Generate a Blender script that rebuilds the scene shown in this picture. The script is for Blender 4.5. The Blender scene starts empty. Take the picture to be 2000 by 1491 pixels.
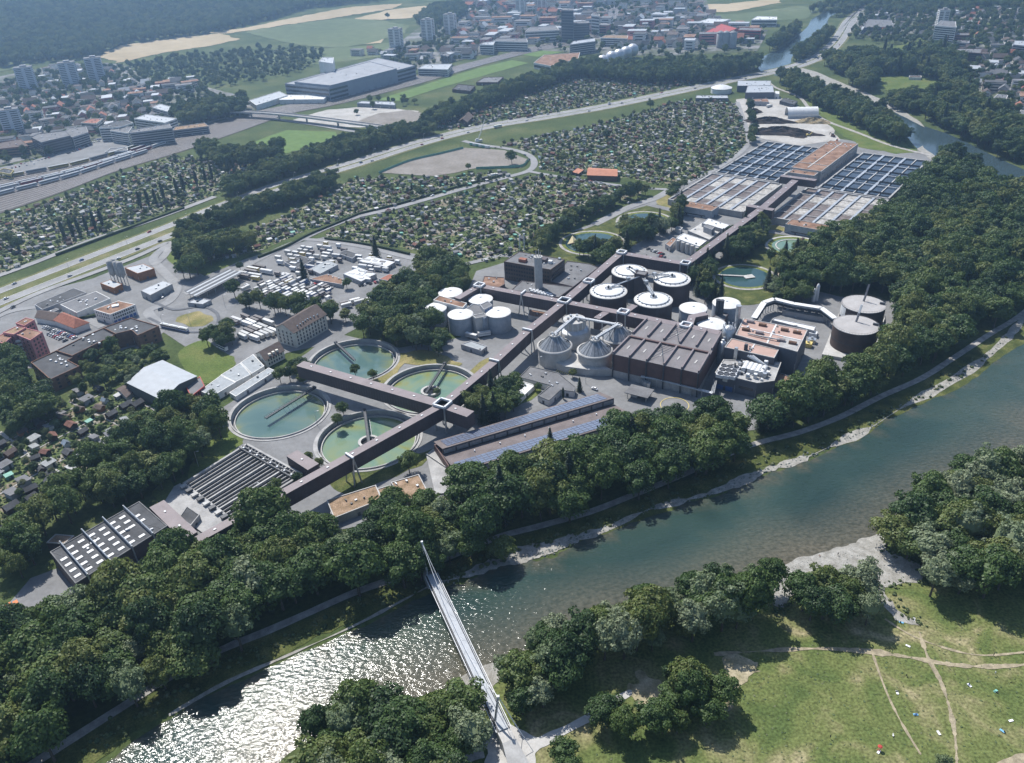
import bpy, bmesh, math, random
import numpy as np
from mathutils import Vector, Matrix
from mathutils.geometry import delaunay_2d_cdt, tessellate_polygon

# ------------------------------------------------------------------ camera, light, exposure
SC = bpy.context.scene
COL = SC.collection
CAM_H, FPX, PITCH, ROLL = 270.0, 1600.0, math.radians(31), math.radians(-3)
SUN_EL = math.radians(54)
SUN_AZ = Vector((-0.48, 0.877)).normalized()          # horizontal direction towards the sun
_F = np.array([0, math.cos(PITCH), -math.sin(PITCH)])
_R0 = np.array([1.0, 0, 0]); _U0 = np.cross(_R0, _F)
_R = math.cos(ROLL) * _R0 + math.sin(ROLL) * _U0
_U = -math.sin(ROLL) * _R0 + math.cos(ROLL) * _U0
cam = bpy.data.cameras.new('camera'); camo = bpy.data.objects.new('camera', cam); COL.objects.link(camo)
cam.sensor_fit = 'HORIZONTAL'; cam.sensor_width = 36; cam.lens = 36 * FPX / 2000
cam.clip_start = 1; cam.clip_end = 30000
camo.matrix_world = Matrix(((_R[0], _U[0], -_F[0], 0), (_R[1], _U[1], -_F[1], 0), (_R[2], _U[2], -_F[2], CAM_H), (0, 0, 0, 1)))
SC.camera = camo
world = bpy.data.worlds.new('World'); SC.world = world; world.use_nodes = True
_nt = world.node_tree; _bg = _nt.nodes['Background']
_sky = _nt.nodes.new('ShaderNodeTexSky'); _sky.sky_type = 'NISHITA'; _sky.sun_disc = False
_sky.sun_elevation = SUN_EL; _sky.sun_rotation = math.atan2(SUN_AZ.x, SUN_AZ.y)
_sky.altitude = 400; _sky.air_density = 1.0; _sky.dust_density = 1.0
_nt.links.new(_sky.outputs[0], _bg.inputs[0]); _bg.inputs[1].default_value = 0.115
sun = bpy.data.lights.new('sun', 'SUN'); suno = bpy.data.objects.new('sun', sun); COL.objects.link(suno)
sun.energy = 4.6; sun.angle = math.radians(0.53); sun.color = (1.0, 0.965, 0.91)
_sd = Vector((SUN_AZ.x * math.cos(SUN_EL), SUN_AZ.y * math.cos(SUN_EL), math.sin(SUN_EL)))
suno.rotation_euler = _sd.to_track_quat('Z', 'Y').to_euler(); suno.location = _sd * 500
SC.view_settings.view_transform = 'Standard'; SC.view_settings.look = 'None'
SC.view_settings.exposure = 0.62; SC.view_settings.gamma = 1.0; SC.view_settings.use_curve_mapping = False
SC.cycles.max_bounces = 4; SC.cycles.diffuse_bounces = 2; SC.cycles.glossy_bounces = 2
SC.cycles.transmission_bounces = 2; SC.cycles.transparent_max_bounces = 4; SC.cycles.volume_bounces = 0
SC.cycles.caustics_reflective = False; SC.cycles.caustics_refractive = False
SC.cycles.sample_clamp_indirect = 4.0

# ------------------------------------------------------------------ mapping between photo and ground
def rays(px, py):
    px = np.asarray(px, float); py = np.asarray(py, float)
    d = _F * FPX + _R * (px[..., None] - 1000) - _U * (py[..., None] - 745.5)
    return d / np.linalg.norm(d, axis=-1, keepdims=True)
def Pz(px, py, z=0.0):
    d = rays(px, py); t = (CAM_H - z) / -d[..., 2]
    return d[..., 0] * t, d[..., 1] * t
def g0(px, py, z=0.0):
    x, y = Pz(px, py, z); return float(x), float(y)
_l1a, _l1b = g0(0, 200), g0(900, 30)        # foot of the wooded hill
_l2a, _l2b = g0(1690, 60), g0(1990, 300)    # foot of the hillside with the villas
def _dist(a, b, x, y, sgn):
    dx, dy = b[0] - a[0], b[1] - a[1]; L = math.hypot(dx, dy)
    return sgn * ((x - a[0]) * dy - (y - a[1]) * dx) / L
def hgt(x, y):
    x = np.asarray(x, float); y = np.asarray(y, float)
    d1 = np.maximum(_dist(_l1a, _l1b, x, y, -1), 0); d2 = np.maximum(_dist(_l2a, _l2b, x, y, -1), 0)
    return 150 * (1 - np.exp(-(d1 / 1000) ** 2)) + 45 * (1 - np.exp(-(d2 / 330) ** 2))
def Gt(px, py, up=0.0):
    "photo pixels to points on the terrain (or up metres above it)"
    d = rays(np.atleast_1d(px), np.atleast_1d(py))
    t = (CAM_H - up) / np.maximum(-d[:, 2], 1e-3); lo = np.full_like(t, 100.0); hi = t.copy()
    for _ in range(36):                      # bisection: the terrain only rises away from the camera
        m = (lo + hi) / 2
        below = CAM_H + d[:, 2] * m < hgt(d[:, 0] * m, d[:, 1] * m) + up
        hi = np.where(below, m, hi); lo = np.where(below, lo, m)
    return np.stack([d[:, 0] * hi, d[:, 1] * hi], -1)
def G(px, py, up=0.0):
    a = Gt(px, py, up)[0]; return float(a[0]), float(a[1])
def GP(pts, z=None):
    a = np.array(pts, float)
    if z is None: return Gt(a[:, 0], a[:, 1])
    x, y = Pz(a[:, 0], a[:, 1], z); return np.stack([x, y], -1)
def smooth(p, closed=False, n=6):
    p = np.asarray(p, float); N = len(p); out = []
    rng = range(N) if closed else range(N - 1)
    for i in rng:
        if closed: a, b, c, d = p[i - 1], p[i], p[(i + 1) % N], p[(i + 2) % N]
        else: a, b, c, d = p[max(i - 1, 0)], p[i], p[i + 1], p[min(i + 2, N - 1)]
        for k in range(n):
            t = k / n
            out.append(0.5 * ((2 * b) + (-a + c) * t + (2 * a - 5 * b + 4 * c - d) * t * t + (-a + 3 * b - 3 * c + d) * t ** 3))
    if not closed: out.append(p[-1])
    return np.array(out)
def inpoly(poly, x, y):
    poly = np.asarray(poly); x = np.asarray(x, float); y = np.asarray(y, float); r = np.zeros(x.shape, bool)
    j = len(poly) - 1
    for i in range(len(poly)):
        xi, yi = poly[i]; xj, yj = poly[j]
        if yi != yj:
            r ^= ((yi > y) != (yj > y)) & (x < (xj - xi) * (y - yi) / (yj - yi) + xi)
        j = i
    return r
def roughen(p, step=4.0, amp=1.5, seed=1):
    rg = np.random.default_rng(seed); p = np.asarray(p); out = []; N = len(p)
    for i in range(N):
        a, b = p[i], p[(i + 1) % N]; L = np.linalg.norm(b - a); k = max(1, int(L / step))
        for q in range(k): out.append(a + (b - a) * q / k)
    out = np.array(out); n = rg.normal(0, 1, out.shape); n = (n + np.roll(n, 1, 0) * 1.5 + np.roll(n, 2, 0)) / 2
    return out + n * amp

# ------------------------------------------------------------------ materials
MATS = {}
def nodes(name):
    m = bpy.data.materials.new(name); m.use_nodes = True; nt = m.node_tree
    return m, nt, nt.nodes['Principled BSDF']
def lk(nt, a, b): nt.links.new(a, b)
def mat(name, col, rough=0.85, var=0.18, scale=0.25, bump=0.0, bscale=2.0, metal=0.0, col2=None, fine=True, spec=0.25, rnd=0.0, detail=5):
    "plain weathered surface: a base colour, broad stains towards col2 and a finer grain"
    if name in MATS: return MATS[name]
    m, nt, b = nodes(name)
    b.inputs['Roughness'].default_value = rough; b.inputs['Metallic'].default_value = metal
    b.inputs['Specular IOR Level'].default_value = spec
    geo = nt.nodes.new('ShaderNodeNewGeometry')
    n1 = nt.nodes.new('ShaderNodeTexNoise'); n1.inputs['Scale'].default_value = scale; n1.inputs['Detail'].default_value = detail
    lk(nt, geo.outputs['Position'], n1.inputs['Vector'])
    ramp = nt.nodes.new('ShaderNodeValToRGB'); c = np.array(col)
    c2 = np.array(col2) if col2 is not None else c * (1 - 2 * var)
    ramp.color_ramp.elements[0].position = 0.3; ramp.color_ramp.elements[1].position = 0.7
    ramp.color_ramp.elements[0].color = (*np.clip(c2, 0, 1), 1); ramp.color_ramp.elements[1].color = (*np.clip(c * (1 + var * .6), 0, 1), 1)
    lk(nt, n1.outputs[0], ramp.inputs[0]); out = ramp.outputs[0]
    if fine:
        n2 = nt.nodes.new('ShaderNodeTexNoise'); n2.inputs['Scale'].default_value = scale * 7; n2.inputs['Detail'].default_value = 3
        lk(nt, geo.outputs['Position'], n2.inputs['Vector'])
        mr = nt.nodes.new('ShaderNodeMapRange'); mr.inputs[1].default_value = 0.3; mr.inputs[2].default_value = 0.7
        mr.inputs[3].default_value = 1 - var; mr.inputs[4].default_value = 1 + var * .6
        lk(nt, n2.outputs[0], mr.inputs[0])
        mx = nt.nodes.new('ShaderNodeVectorMath'); mx.operation = 'SCALE'
        lk(nt, out, mx.inputs[0]); lk(nt, mr.outputs[0], mx.inputs['Scale']); out = mx.outputs[0]
    if rnd:
        oi = nt.nodes.new('ShaderNodeObjectInfo'); mr = nt.nodes.new('ShaderNodeMapRange')
        mr.inputs[3].default_value = 1 - rnd; mr.inputs[4].default_value = 1 + rnd; lk(nt, oi.outputs['Random'], mr.inputs[0])
        mx = nt.nodes.new('ShaderNodeVectorMath'); mx.operation = 'SCALE'
        lk(nt, out, mx.inputs[0]); lk(nt, mr.outputs[0], mx.inputs['Scale']); out = mx.outputs[0]
    lk(nt, out, b.inputs['Base Color'])
    if bump:
        nb = nt.nodes.new('ShaderNodeTexNoise'); nb.inputs['Scale'].default_value = bscale; nb.inputs['Detail'].default_value = 4
        lk(nt, geo.outputs['Position'], nb.inputs['Vector']); bp = nt.nodes.new('ShaderNodeBump'); bp.inputs['Strength'].default_value = bump
        bp.inputs['Distance'].default_value = 0.4; lk(nt, nb.outputs[0], bp.inputs['Height']); lk(nt, bp.outputs[0], b.inputs['Normal'])
    MATS[name] = m; return m
def patch(name, cols, scale, rough=0.95, bump=0.3, bscale=1.2, kind='noise', fine=0.25, fscale=1.5, dist=0.0, detail=6):
    "patchy ground: several colours over noise or cells"
    m, nt, b = nodes(name); b.inputs['Roughness'].default_value = rough; b.inputs['Specular IOR Level'].default_value = 0.1
    geo = nt.nodes.new('ShaderNodeNewGeometry')
    if kind == 'noise':
        t = nt.nodes.new('ShaderNodeTexNoise'); t.inputs['Detail'].default_value = detail; t.inputs['Distortion'].default_value = dist
        t.inputs['Scale'].default_value = scale; lk(nt, geo.outputs['Position'], t.inputs['Vector']); v = t.outputs[0]; lo, hi = 0.3, 0.7
    else:
        t = nt.nodes.new('ShaderNodeTexVoronoi'); t.distance = 'CHEBYCHEV'; t.inputs['Scale'].default_value = scale
        mp = nt.nodes.new('ShaderNodeMapping'); mp.inputs['Rotation'].default_value[2] = 0.9; lk(nt, geo.outputs['Position'], mp.inputs[0])
        lk(nt, mp.outputs[0], t.inputs['Vector']); sp = nt.nodes.new('ShaderNodeSeparateColor'); lk(nt, t.outputs['Color'], sp.inputs[0]); v = sp.outputs[0]; lo, hi = 0.0, 1.0
    r = nt.nodes.new('ShaderNodeValToRGB'); r.color_ramp.interpolation = 'LINEAR' if kind == 'noise' else 'CONSTANT'
    els = r.color_ramp.elements
    while len(els) < len(cols): els.new(0.5)
    for i, c in enumerate(cols):
        els[i].position = lo + (hi - lo) * i / (len(cols) - (1 if kind == 'noise' else 0)); els[i].color = (*c, 1)
    lk(nt, v, r.inputs[0]); out = r.outputs[0]
    n2 = nt.nodes.new('ShaderNodeTexNoise'); n2.inputs['Scale'].default_value = fscale; n2.inputs['Detail'].default_value = 4
    lk(nt, geo.outputs['Position'], n2.inputs['Vector'])
    mr = nt.nodes.new('ShaderNodeMapRange'); mr.inputs[1].default_value = 0.3; mr.inputs[2].default_value = 0.7
    mr.inputs[3].default_value = 1 - fine; mr.inputs[4].default_value = 1 + fine; lk(nt, n2.outputs[0], mr.inputs[0])
    mx = nt.nodes.new('ShaderNodeVectorMath'); mx.operation = 'SCALE'; lk(nt, out, mx.inputs[0]); lk(nt, mr.outputs[0], mx.inputs['Scale'])
    lk(nt, mx.outputs[0], b.inputs['Base Color'])
    if bump:
        bp = nt.nodes.new('ShaderNodeBump'); bp.inputs['Strength'].default_value = bump; bp.inputs['Distance'].default_value = 0.5
        n3 = nt.nodes.new('ShaderNodeTexNoise'); n3.inputs['Scale'].default_value = bscale; n3.inputs['Detail'].default_value = 4
        lk(nt, geo.outputs['Position'], n3.inputs['Vector']); lk(nt, n3.outputs[0], bp.inputs['Height']); lk(nt, bp.outputs[0], b.inputs['Normal'])
    MATS[name] = m; return m
def water(name, cols, scale, wave=0.35, wscale=0.6, rough=0.06, dist=1.2, stretch=None, rng=(0.3, 0.7), attr=None, spec=0.5, radial=None):
    m, nt, b = nodes(name); b.inputs['Roughness'].default_value = rough; b.inputs['Specular IOR Level'].default_value = spec
    b.inputs['IOR'].default_value = 1.33
    geo = nt.nodes.new('ShaderNodeNewGeometry'); t = nt.nodes.new('ShaderNodeTexNoise')
    t.inputs['Scale'].default_value = scale; t.inputs['Detail'].default_value = 5; t.inputs['Distortion'].default_value = dist
    lk(nt, geo.outputs['Position'], t.inputs['Vector'])
    r = nt.nodes.new('ShaderNodeValToRGB'); els = r.color_ramp.elements
    while len(els) < len(cols): els.new(0.5)
    for i, c in enumerate(cols): els[i].position = rng[0] + (rng[1] - rng[0]) * i / (len(cols) - 1); els[i].color = (*c, 1)
    val = t.outputs[0]
    if radial:                                                   # scum drifts to the wall of a round basin
        tc = nt.nodes.new('ShaderNodeTexCoord'); ln = nt.nodes.new('ShaderNodeVectorMath'); ln.operation = 'LENGTH'; lk(nt, tc.outputs['Object'], ln.inputs[0])
        rr = nt.nodes.new('ShaderNodeMapRange'); rr.inputs[1].default_value = radial[0]; rr.inputs[2].default_value = radial[1]; rr.inputs[4].default_value = radial[2]; lk(nt, ln.outputs['Value'], rr.inputs[0])
        aa = nt.nodes.new('ShaderNodeMath'); lk(nt, val, aa.inputs[0]); lk(nt, rr.outputs[0], aa.inputs[1]); val = aa.outputs[0]
    lk(nt, val, r.inputs[0]); out = r.outputs[0]
    if attr:                                                     # shallow bed of gravel near the shores
        at = nt.nodes.new('ShaderNodeAttribute'); at.attribute_name = 'shallow'
        ad = nt.nodes.new('ShaderNodeMath'); ad.operation = 'MULTIPLY_ADD'; ad.inputs[1].default_value = 0.5; ad.inputs[2].default_value = -0.25
        lk(nt, t.outputs[0], ad.inputs[0]); a2 = nt.nodes.new('ShaderNodeMath'); a2.operation = 'ADD'; a2.use_clamp = True
        lk(nt, ad.outputs[0], a2.inputs[0]); lk(nt, at.outputs['Fac'], a2.inputs[1])
        mx = nt.nodes.new('ShaderNodeMix'); mx.data_type = 'RGBA'; lk(nt, a2.outputs[0], mx.inputs[0]); lk(nt, out, mx.inputs[6])
        n5 = nt.nodes.new('ShaderNodeTexNoise'); n5.inputs['Scale'].default_value = 0.5; lk(nt, geo.outputs['Position'], n5.inputs['Vector'])
        r5 = nt.nodes.new('ShaderNodeValToRGB'); r5.color_ramp.elements[0].color = (*attr[0], 1); r5.color_ramp.elements[1].color = (*attr[1], 1)
        r5.color_ramp.elements[0].position = .35; r5.color_ramp.elements[1].position = .65
        lk(nt, n5.outputs[0], r5.inputs[0]); lk(nt, r5.outputs[0], mx.inputs[7]); out = mx.outputs[2]
    lk(nt, out, b.inputs['Base Color'])
    if wave:
        n3 = nt.nodes.new('ShaderNodeTexNoise'); n3.inputs['Scale'].default_value = wscale; n3.inputs['Detail'].default_value = 4
        vec = geo.outputs['Position']
        if stretch:
            mp = nt.nodes.new('ShaderNodeMapping'); mp.inputs['Rotation'].default_value[2] = stretch[0]; mp.inputs['Scale'].default_value = (stretch[1], 1, 1)
            lk(nt, vec, mp.inputs[0]); vec = mp.outputs[0]
        lk(nt, vec, n3.inputs['Vector']); bp = nt.nodes.new('ShaderNodeBump'); bp.inputs['Strength'].default_value = wave; bp.inputs['Distance'].default_value = 0.6
        lk(nt, n3.outputs[0], bp.inputs['Height']); lk(nt, bp.outputs[0], b.inputs['Normal'])
    MATS[name] = m; return m
def foliage(name, cols, trans=0.22):
    m, nt, b = nodes(name); nt.nodes.remove(b); outn = nt.nodes['Material Output']
    geo = nt.nodes.new('ShaderNodeNewGeometry'); oi = nt.nodes.new('ShaderNodeObjectInfo')
    r = nt.nodes.new('ShaderNodeValToRGB'); els = r.color_ramp.elements
    while len(els) < len(cols): els.new(0.5)
    for i, c in enumerate(cols): els[i].position = i / (len(cols) - 1); els[i].color = (*c, 1)
    ad = nt.nodes.new('ShaderNodeMath'); ad.operation = 'MULTIPLY_ADD'; ad.inputs[1].default_value = 0.35; ad.inputs[2].default_value = -0.17
    lk(nt, geo.outputs['Random Per Island'], ad.inputs[0]); a2 = nt.nodes.new('ShaderNodeMath'); a2.operation = 'ADD'; a2.use_clamp = True
    lk(nt, ad.outputs[0], a2.inputs[0]); lk(nt, oi.outputs['Random'], a2.inputs[1]); lk(nt, a2.outputs[0], r.inputs[0])
    d = nt.nodes.new('ShaderNodeBsdfDiffuse'); t = nt.nodes.new('ShaderNodeBsdfTranslucent'); mx = nt.nodes.new('ShaderNodeMixShader'); mx.inputs[0].default_value = trans
    lk(nt, r.outputs[0], d.inputs[0]); lk(nt, r.outputs[0], t.inputs[0]); lk(nt, d.outputs[0], mx.inputs[1]); lk(nt, t.outputs[0], mx.inputs[2])
    gl = nt.nodes.new('ShaderNodeBsdfGlossy'); gl.inputs['Roughness'].default_value = 0.6; mg = nt.nodes.new('ShaderNodeMixShader'); mg.inputs[0].default_value = 0.03
    lk(nt, mx.outputs[0], mg.inputs[1]); lk(nt, gl.outputs[0], mg.inputs[2]); lk(nt, mg.outputs[0], outn.inputs[0])
    MATS[name] = m; return m

# ------------------------------------------------------------------ object helpers
def mesh_data(name, v, f, m=None, mi=None, smooth_=False):
    me = bpy.data.meshes.new(name); me.from_pydata([tuple(map(float, p)) for p in v], [], [tuple(q) for q in f])
    for q in (m if isinstance(m, (list, tuple)) else [m]):
        if q is not None: me.materials.append(MATS[q] if isinstance(q, str) else q)
    if mi is not None: me.polygons.foreach_set('material_index', mi)
    if smooth_: me.polygons.foreach_set('use_smooth', [True] * len(me.polygons))
    me.update(); return me
def put(name, me, parent=None, loc=(0, 0, 0), rz=0.0, sc=(1, 1, 1)):
    o = bpy.data.objects.new(name, me); COL.objects.link(o); o.location = loc; o.rotation_euler = (0, 0, rz); o.scale = sc
    if parent is not None: o.parent = parent
    return o
def tag(o, label, cat, group=None, kind=None):
    o['label'] = label; o['category'] = cat
    if group: o['group'] = group
    if kind: o['kind'] = kind
    return o
def thing(name, label, cat, loc=(0, 0, 0), rz=0.0, group=None):
    return tag(put(name, None, None, loc, rz), label, cat, group)
def copy_tree(o, parent=None):
    c = o.copy(); COL.objects.link(c); c.parent = parent
    for ch in o.children: copy_tree(ch, c)
    return c
class MB:
    "collects boxes, prisms, tubes ... and links them as one mesh"
    def __init__(s): s.v = []; s.f = []; s.mi = []; s.cur = 0
    def add(s, v, f):
        k = len(s.v); s.v += [tuple(map(float, p)) for p in v]; s.f += [tuple(i + k for i in q) for q in f]; s.mi += [s.cur] * len(f); return s
    def prism(s, poly, z0, z1, bottom=True):
        p = [tuple(q) for q in poly]; n = len(p)
        if sum((p[i][0] * p[(i + 1) % n][1] - p[(i + 1) % n][0] * p[i][1]) for i in range(n)) < 0: p = p[::-1]
        v = [(x, y, z0) for x, y in p] + [(x, y, z1) for x, y in p]
        f = [(i, (i + 1) % n, n + (i + 1) % n, n + i) for i in range(n)]
        if n > 4:
            tr = tessellate_polygon([[Vector((x, y, 0)) for x, y in p]])
            for t in tr:
                a, b, c = [p[i] for i in t]
                if (b[0] - a[0]) * (c[1] - a[1]) - (b[1] - a[1]) * (c[0] - a[0]) < 0: t = t[::-1]
                f.append(tuple(n + i for i in t))
                if bottom: f.append(tuple(t[::-1]))
        else:
            f.append(tuple(range(n, 2 * n)))
            if bottom: f.append(tuple(range(n))[::-1])
        return s.add(v, f)
    def box(s, c, d, rz=0.0):
        ca, sa = math.cos(rz), math.sin(rz); q = []
        for dx, dy in ((-1, -1), (1, -1), (1, 1), (-1, 1)):
            x, y = dx * d[0] / 2, dy * d[1] / 2; q.append((c[0] + x * ca - y * sa, c[1] + x * sa + y * ca))
        return s.prism(q, c[2] - d[2] / 2, c[2] + d[2] / 2)
    def beam(s, a, b, w, h=None, up=(0, 0, 1)):
        "box bar from a to b, w wide, h high"
        h = h or w; a = Vector(a); b = Vector(b); d = (b - a).normalized(); u = Vector(up)
        if abs(d.dot(u)) > 0.98: u = Vector((1, 0, 0))
        sd = d.cross(u).normalized() * w / 2; uu = sd.cross(d).normalized() * h / 2
        v = [p + sx * sd + sz * uu for p in (a, b) for sx, sz in ((-1, -1), (1, -1), (1, 1), (-1, 1))]
        return s.add(v, [(3, 2, 1, 0), (4, 5, 6, 7), (0, 1, 5, 4), (1, 2, 6, 5), (2, 3, 7, 6), (3, 0, 4, 7)])
    def tube(s, a, b, r0, r1=None, n=10, cap=True):
        r1 = r0 if r1 is None else r1; a = Vector(a); b = Vector(b); d = (b - a).normalized()
        u = Vector((1, 0, 0)) if abs(d.z) > 0.9 else Vector((0, 0, 1)); e1 = d.cross(u).normalized(); e2 = d.cross(e1)
        v = [p + (e1 * math.cos(2 * math.pi * i / n) + e2 * math.sin(2 * math.pi * i / n)) * r for p, r in ((a, r0), (b, r1)) for i in range(n)]
        f = [(i, (i + 1) % n, n + (i + 1) % n, n + i) for i in range(n)]
        if cap: f += [tuple(range(n))[::-1], tuple(range(n, 2 * n))]
        return s.add(v, f)
    def lathe(s, prof, n=40, c=(0, 0)):
        "surface of revolution about the vertical through c; prof = [(r, z), ...] from bottom outside up"
        v = []; f = []
        for r, z in prof:
            for i in range(n):
                a = 2 * math.pi * i / n; v.append((c[0] + r * math.cos(a), c[1] + r * math.sin(a), z))
        for k in range(len(prof) - 1):
            for i in range(n):
                j = (i + 1) % n; f.append((k * n + i, k * n + j, (k + 1) * n + j, (k + 1) * n + i))
        return s.add(v, f)
    def build(s, name, m, parent=None, loc=(0, 0, 0), rz=0.0, sm=False):
        me = mesh_data(name, s.v, s.f, m, s.mi if isinstance(m, (list, tuple)) else None, sm); return put(name, me, parent, loc, rz)
    def data(s, name, m, sm=False): return mesh_data(name, s.v, s.f, m, s.mi if isinstance(m, (list, tuple)) else None, sm)
EXCL = []          # footprints that trees keep clear of
def excl(poly, pad=2.0):
    p = np.asarray(poly, float); c = p.mean(0); d = p - c; L = np.linalg.norm(d, axis=1, keepdims=True)
    EXCL.append(c + d * (L + pad) / L)
def excl_disc(c, r):
    a = np.linspace(0, 2 * math.pi, 20, endpoint=False); EXCL.append(np.stack([c[0] + r * np.cos(a), c[1] + r * np.sin(a)], -1))

HOLES = [(-144.1, 427.4, 29.2), (-106.7, 487.0, 29.2), (-52.2, 445.5, 29.2), (-85.0, 392.6, 29.2)]   # the round basins are dug into the ground
_ZC = [0]
def bump_z():
    _ZC[0] = (_ZC[0] + 1) % 61; return _ZC[0] * 0.002      # no two sheets of a layer share a plane
def sheet(name, world_pts, m, layer, kind='structure', drape=None, label=None, cat=None, attrs=None, grid=None):
    "a thin ground sheet following the terrain, a few centimetres per layer above the soil"
    p = np.asarray(world_pts, float); z0 = layer * 0.14 + bump_z()
    if drape is None: drape = float(np.max(hgt(p[:, 0], p[:, 1]))) > 0.4
    pts = [Vector((x, y)) for x, y in p]; edges = [(i, (i + 1) % len(p)) for i in range(len(p))]
    st = grid or (30.0 if drape else None); cut = []
    for hx, hy, hr in HOLES:
        if p[:, 0].min() < hx + hr and p[:, 0].max() > hx - hr and p[:, 1].min() < hy + hr and p[:, 1].max() > hy - hr:
            k0 = len(pts); pts += [Vector((hx + hr * math.cos(i * math.pi / 36), hy + hr * math.sin(i * math.pi / 36))) for i in range(72)]
            edges += [(k0 + i, k0 + (i + 1) % 72) for i in range(72)]; cut.append((hx, hy, hr))
    if st:
        lo, hi = p.min(0), p.max(0); gx, gy = np.meshgrid(np.arange(lo[0], hi[0], st), np.arange(lo[1], hi[1], st))
        gx = gx.ravel() + 0.37; gy = gy.ravel() + 0.29; k = inpoly(p, gx, gy)
        pts += [Vector((x, y)) for x, y in zip(gx[k], gy[k])]
    r = delaunay_2d_cdt(pts, edges, [], 1, 1e-4); V = np.array([(q.x, q.y) for q in r[0]])
    z = hgt(V[:, 0], V[:, 1]) + z0 + (0.15 * layer if drape else 0)
    f = []
    for t in r[2]:
        a, b, c = V[t[0]], V[t[1]], V[t[2]]; g = (a + b + c) / 3
        if cut and (any(math.hypot(g[0] - hx, g[1] - hy) < hr for hx, hy, hr in cut) or not inpoly(p, g[:1], g[1:])[0]): continue
        f.append(tuple(t) if (b[0] - a[0]) * (c[1] - a[1]) - (b[1] - a[1]) * (c[0] - a[0]) > 0 else tuple(t)[::-1])
    me = mesh_data(name, np.c_[V, z], f, m)
    if attrs:
        at = me.attributes.new('shallow', 'FLOAT', 'POINT'); at.data.foreach_set('value', attrs(V).astype(np.float32))
    o = put(name, me); o['kind'] = kind
    if label: o['label'] = label; o['category'] = cat
    return o
def offset_line(c, d):
    c = np.asarray(c); t = np.gradient(c, axis=0); t /= np.linalg.norm(t, axis=1, keepdims=True) + 1e-9
    return c + np.stack([-t[:, 1], t[:, 0]], -1) * (d if np.isscalar(d) else np.asarray(d)[:, None])
def strip(name, c, w, m, layer, kind='structure', up=0.0, parent=None, zfun=None):
    "ribbon of width w along a world centreline"
    c = np.asarray(c, float); a, b = offset_line(c, np.asarray(w) / 2 if not np.isscalar(w) else w / 2), offset_line(c, -np.asarray(w) / 2 if not np.isscalar(w) else -w / 2)
    n = len(c); _zz = bump_z(); h = lambda p: np.maximum(hgt(p[:, 0], p[:, 1]), 0) + layer * 0.14 + _zz + up
    V = np.r_[np.c_[b, h(b)], np.c_[a, h(a)]]
    if zfun is not None: V[:, 2] += np.r_[zfun, zfun]
    o = put(name, mesh_data(name, V, [(i, i + 1, n + i + 1, n + i) for i in range(n - 1)], m), parent)
    if parent is None: o['kind'] = kind
    return o
def line(px, n=6): return smooth(GP(px), False, n)
# ------------------------------------------------------------------ palette
mat('asphalt', (0.20, 0.20, 0.20), 0.9, 0.12, 0.06, col2=(0.15, 0.15, 0.15))
mat('asphalt_dark', (0.125, 0.13, 0.14), 0.9, 0.15, 0.08)
mat('road_concrete', (0.27, 0.268, 0.265), 0.9, 0.12, 0.05)
mat('gravel_path', (0.36, 0.345, 0.32), 0.95, 0.2, 0.3)
mat('gravel_bank', (0.31, 0.30, 0.275), 0.95, 0.24, 0.3, bump=0.6, bscale=1.5, col2=(0.21, 0.20, 0.175))
mat('pale_yard', (0.40, 0.385, 0.36), 0.95, 0.16, 0.05, col2=(0.29, 0.275, 0.25))
mat('dirt', (0.215, 0.195, 0.175), 0.95, 0.2, 0.05, col2=(0.17, 0.15, 0.125))
mat('ballast', (0.105, 0.092, 0.084), 0.95, 0.18, 0.12)
mat('white_paint', (0.78, 0.78, 0.76), 0.7, 0.06, 0.5)
mat('yellow_paint', (0.62, 0.50, 0.18), 0.7, 0.1, 0.5)
patch('meadow', [(0.068, 0.096, 0.031), (0.088, 0.114, 0.037), (0.114, 0.132, 0.046), (0.172, 0.166, 0.078), (0.31, 0.265, 0.16)], 0.042, fine=0.42, fscale=0.9, dist=1.2, detail=10)
patch('park_grass', [(0.070, 0.105, 0.026), (0.098, 0.128, 0.036), (0.125, 0.138, 0.046)], 0.05, fine=0.25, fscale=0.8)
patch('dry_grass', [(0.11, 0.12, 0.04), (0.19, 0.17, 0.07), (0.29, 0.24, 0.12)], 0.06, fine=0.3)
patch('wild_grass', [(0.040, 0.054, 0.018), (0.070, 0.084, 0.026), (0.125, 0.125, 0.048)], 0.12, fine=0.4)
patch('land', [(0.038, 0.058, 0.020), (0.060, 0.082, 0.028), (0.10, 0.11, 0.045)], 0.02, fine=0.3, fscale=0.4)
patch('forest_floor', [(0.018, 0.028, 0.010), (0.030, 0.042, 0.014), (0.05, 0.05, 0.022)], 0.05, fine=0.3)
patch('allotment_soil', [(0.060, 0.088, 0.032), (0.085, 0.112, 0.042), (0.12, 0.135, 0.058), (0.065, 0.090, 0.034), (0.17, 0.145, 0.10), (0.095, 0.122, 0.044), (0.24, 0.22, 0.18), (0.075, 0.102, 0.036)], 0.16, kind='cells', fine=0.4, fscale=0.7, bump=0.5)
patch('urban_ground', [(0.055, 0.072, 0.036), (0.09, 0.10, 0.065), (0.17, 0.17, 0.165), (0.25, 0.245, 0.235)], 0.022, fine=0.25, fscale=0.15, bump=0)
patch('field_green', [(0.085, 0.112, 0.052), (0.105, 0.132, 0.064), (0.13, 0.148, 0.078)], 0.006, fine=0.14, fscale=0.05, bump=0)
patch('field_wheat', [(0.32, 0.255, 0.155), (0.37, 0.30, 0.19), (0.42, 0.345, 0.23)], 0.006, fine=0.08, fscale=0.06, bump=0)
patch('pitch_green', [(0.095, 0.152, 0.045), (0.115, 0.168, 0.055)], 0.03, fine=0.14, fscale=0.1, bump=0)
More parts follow.
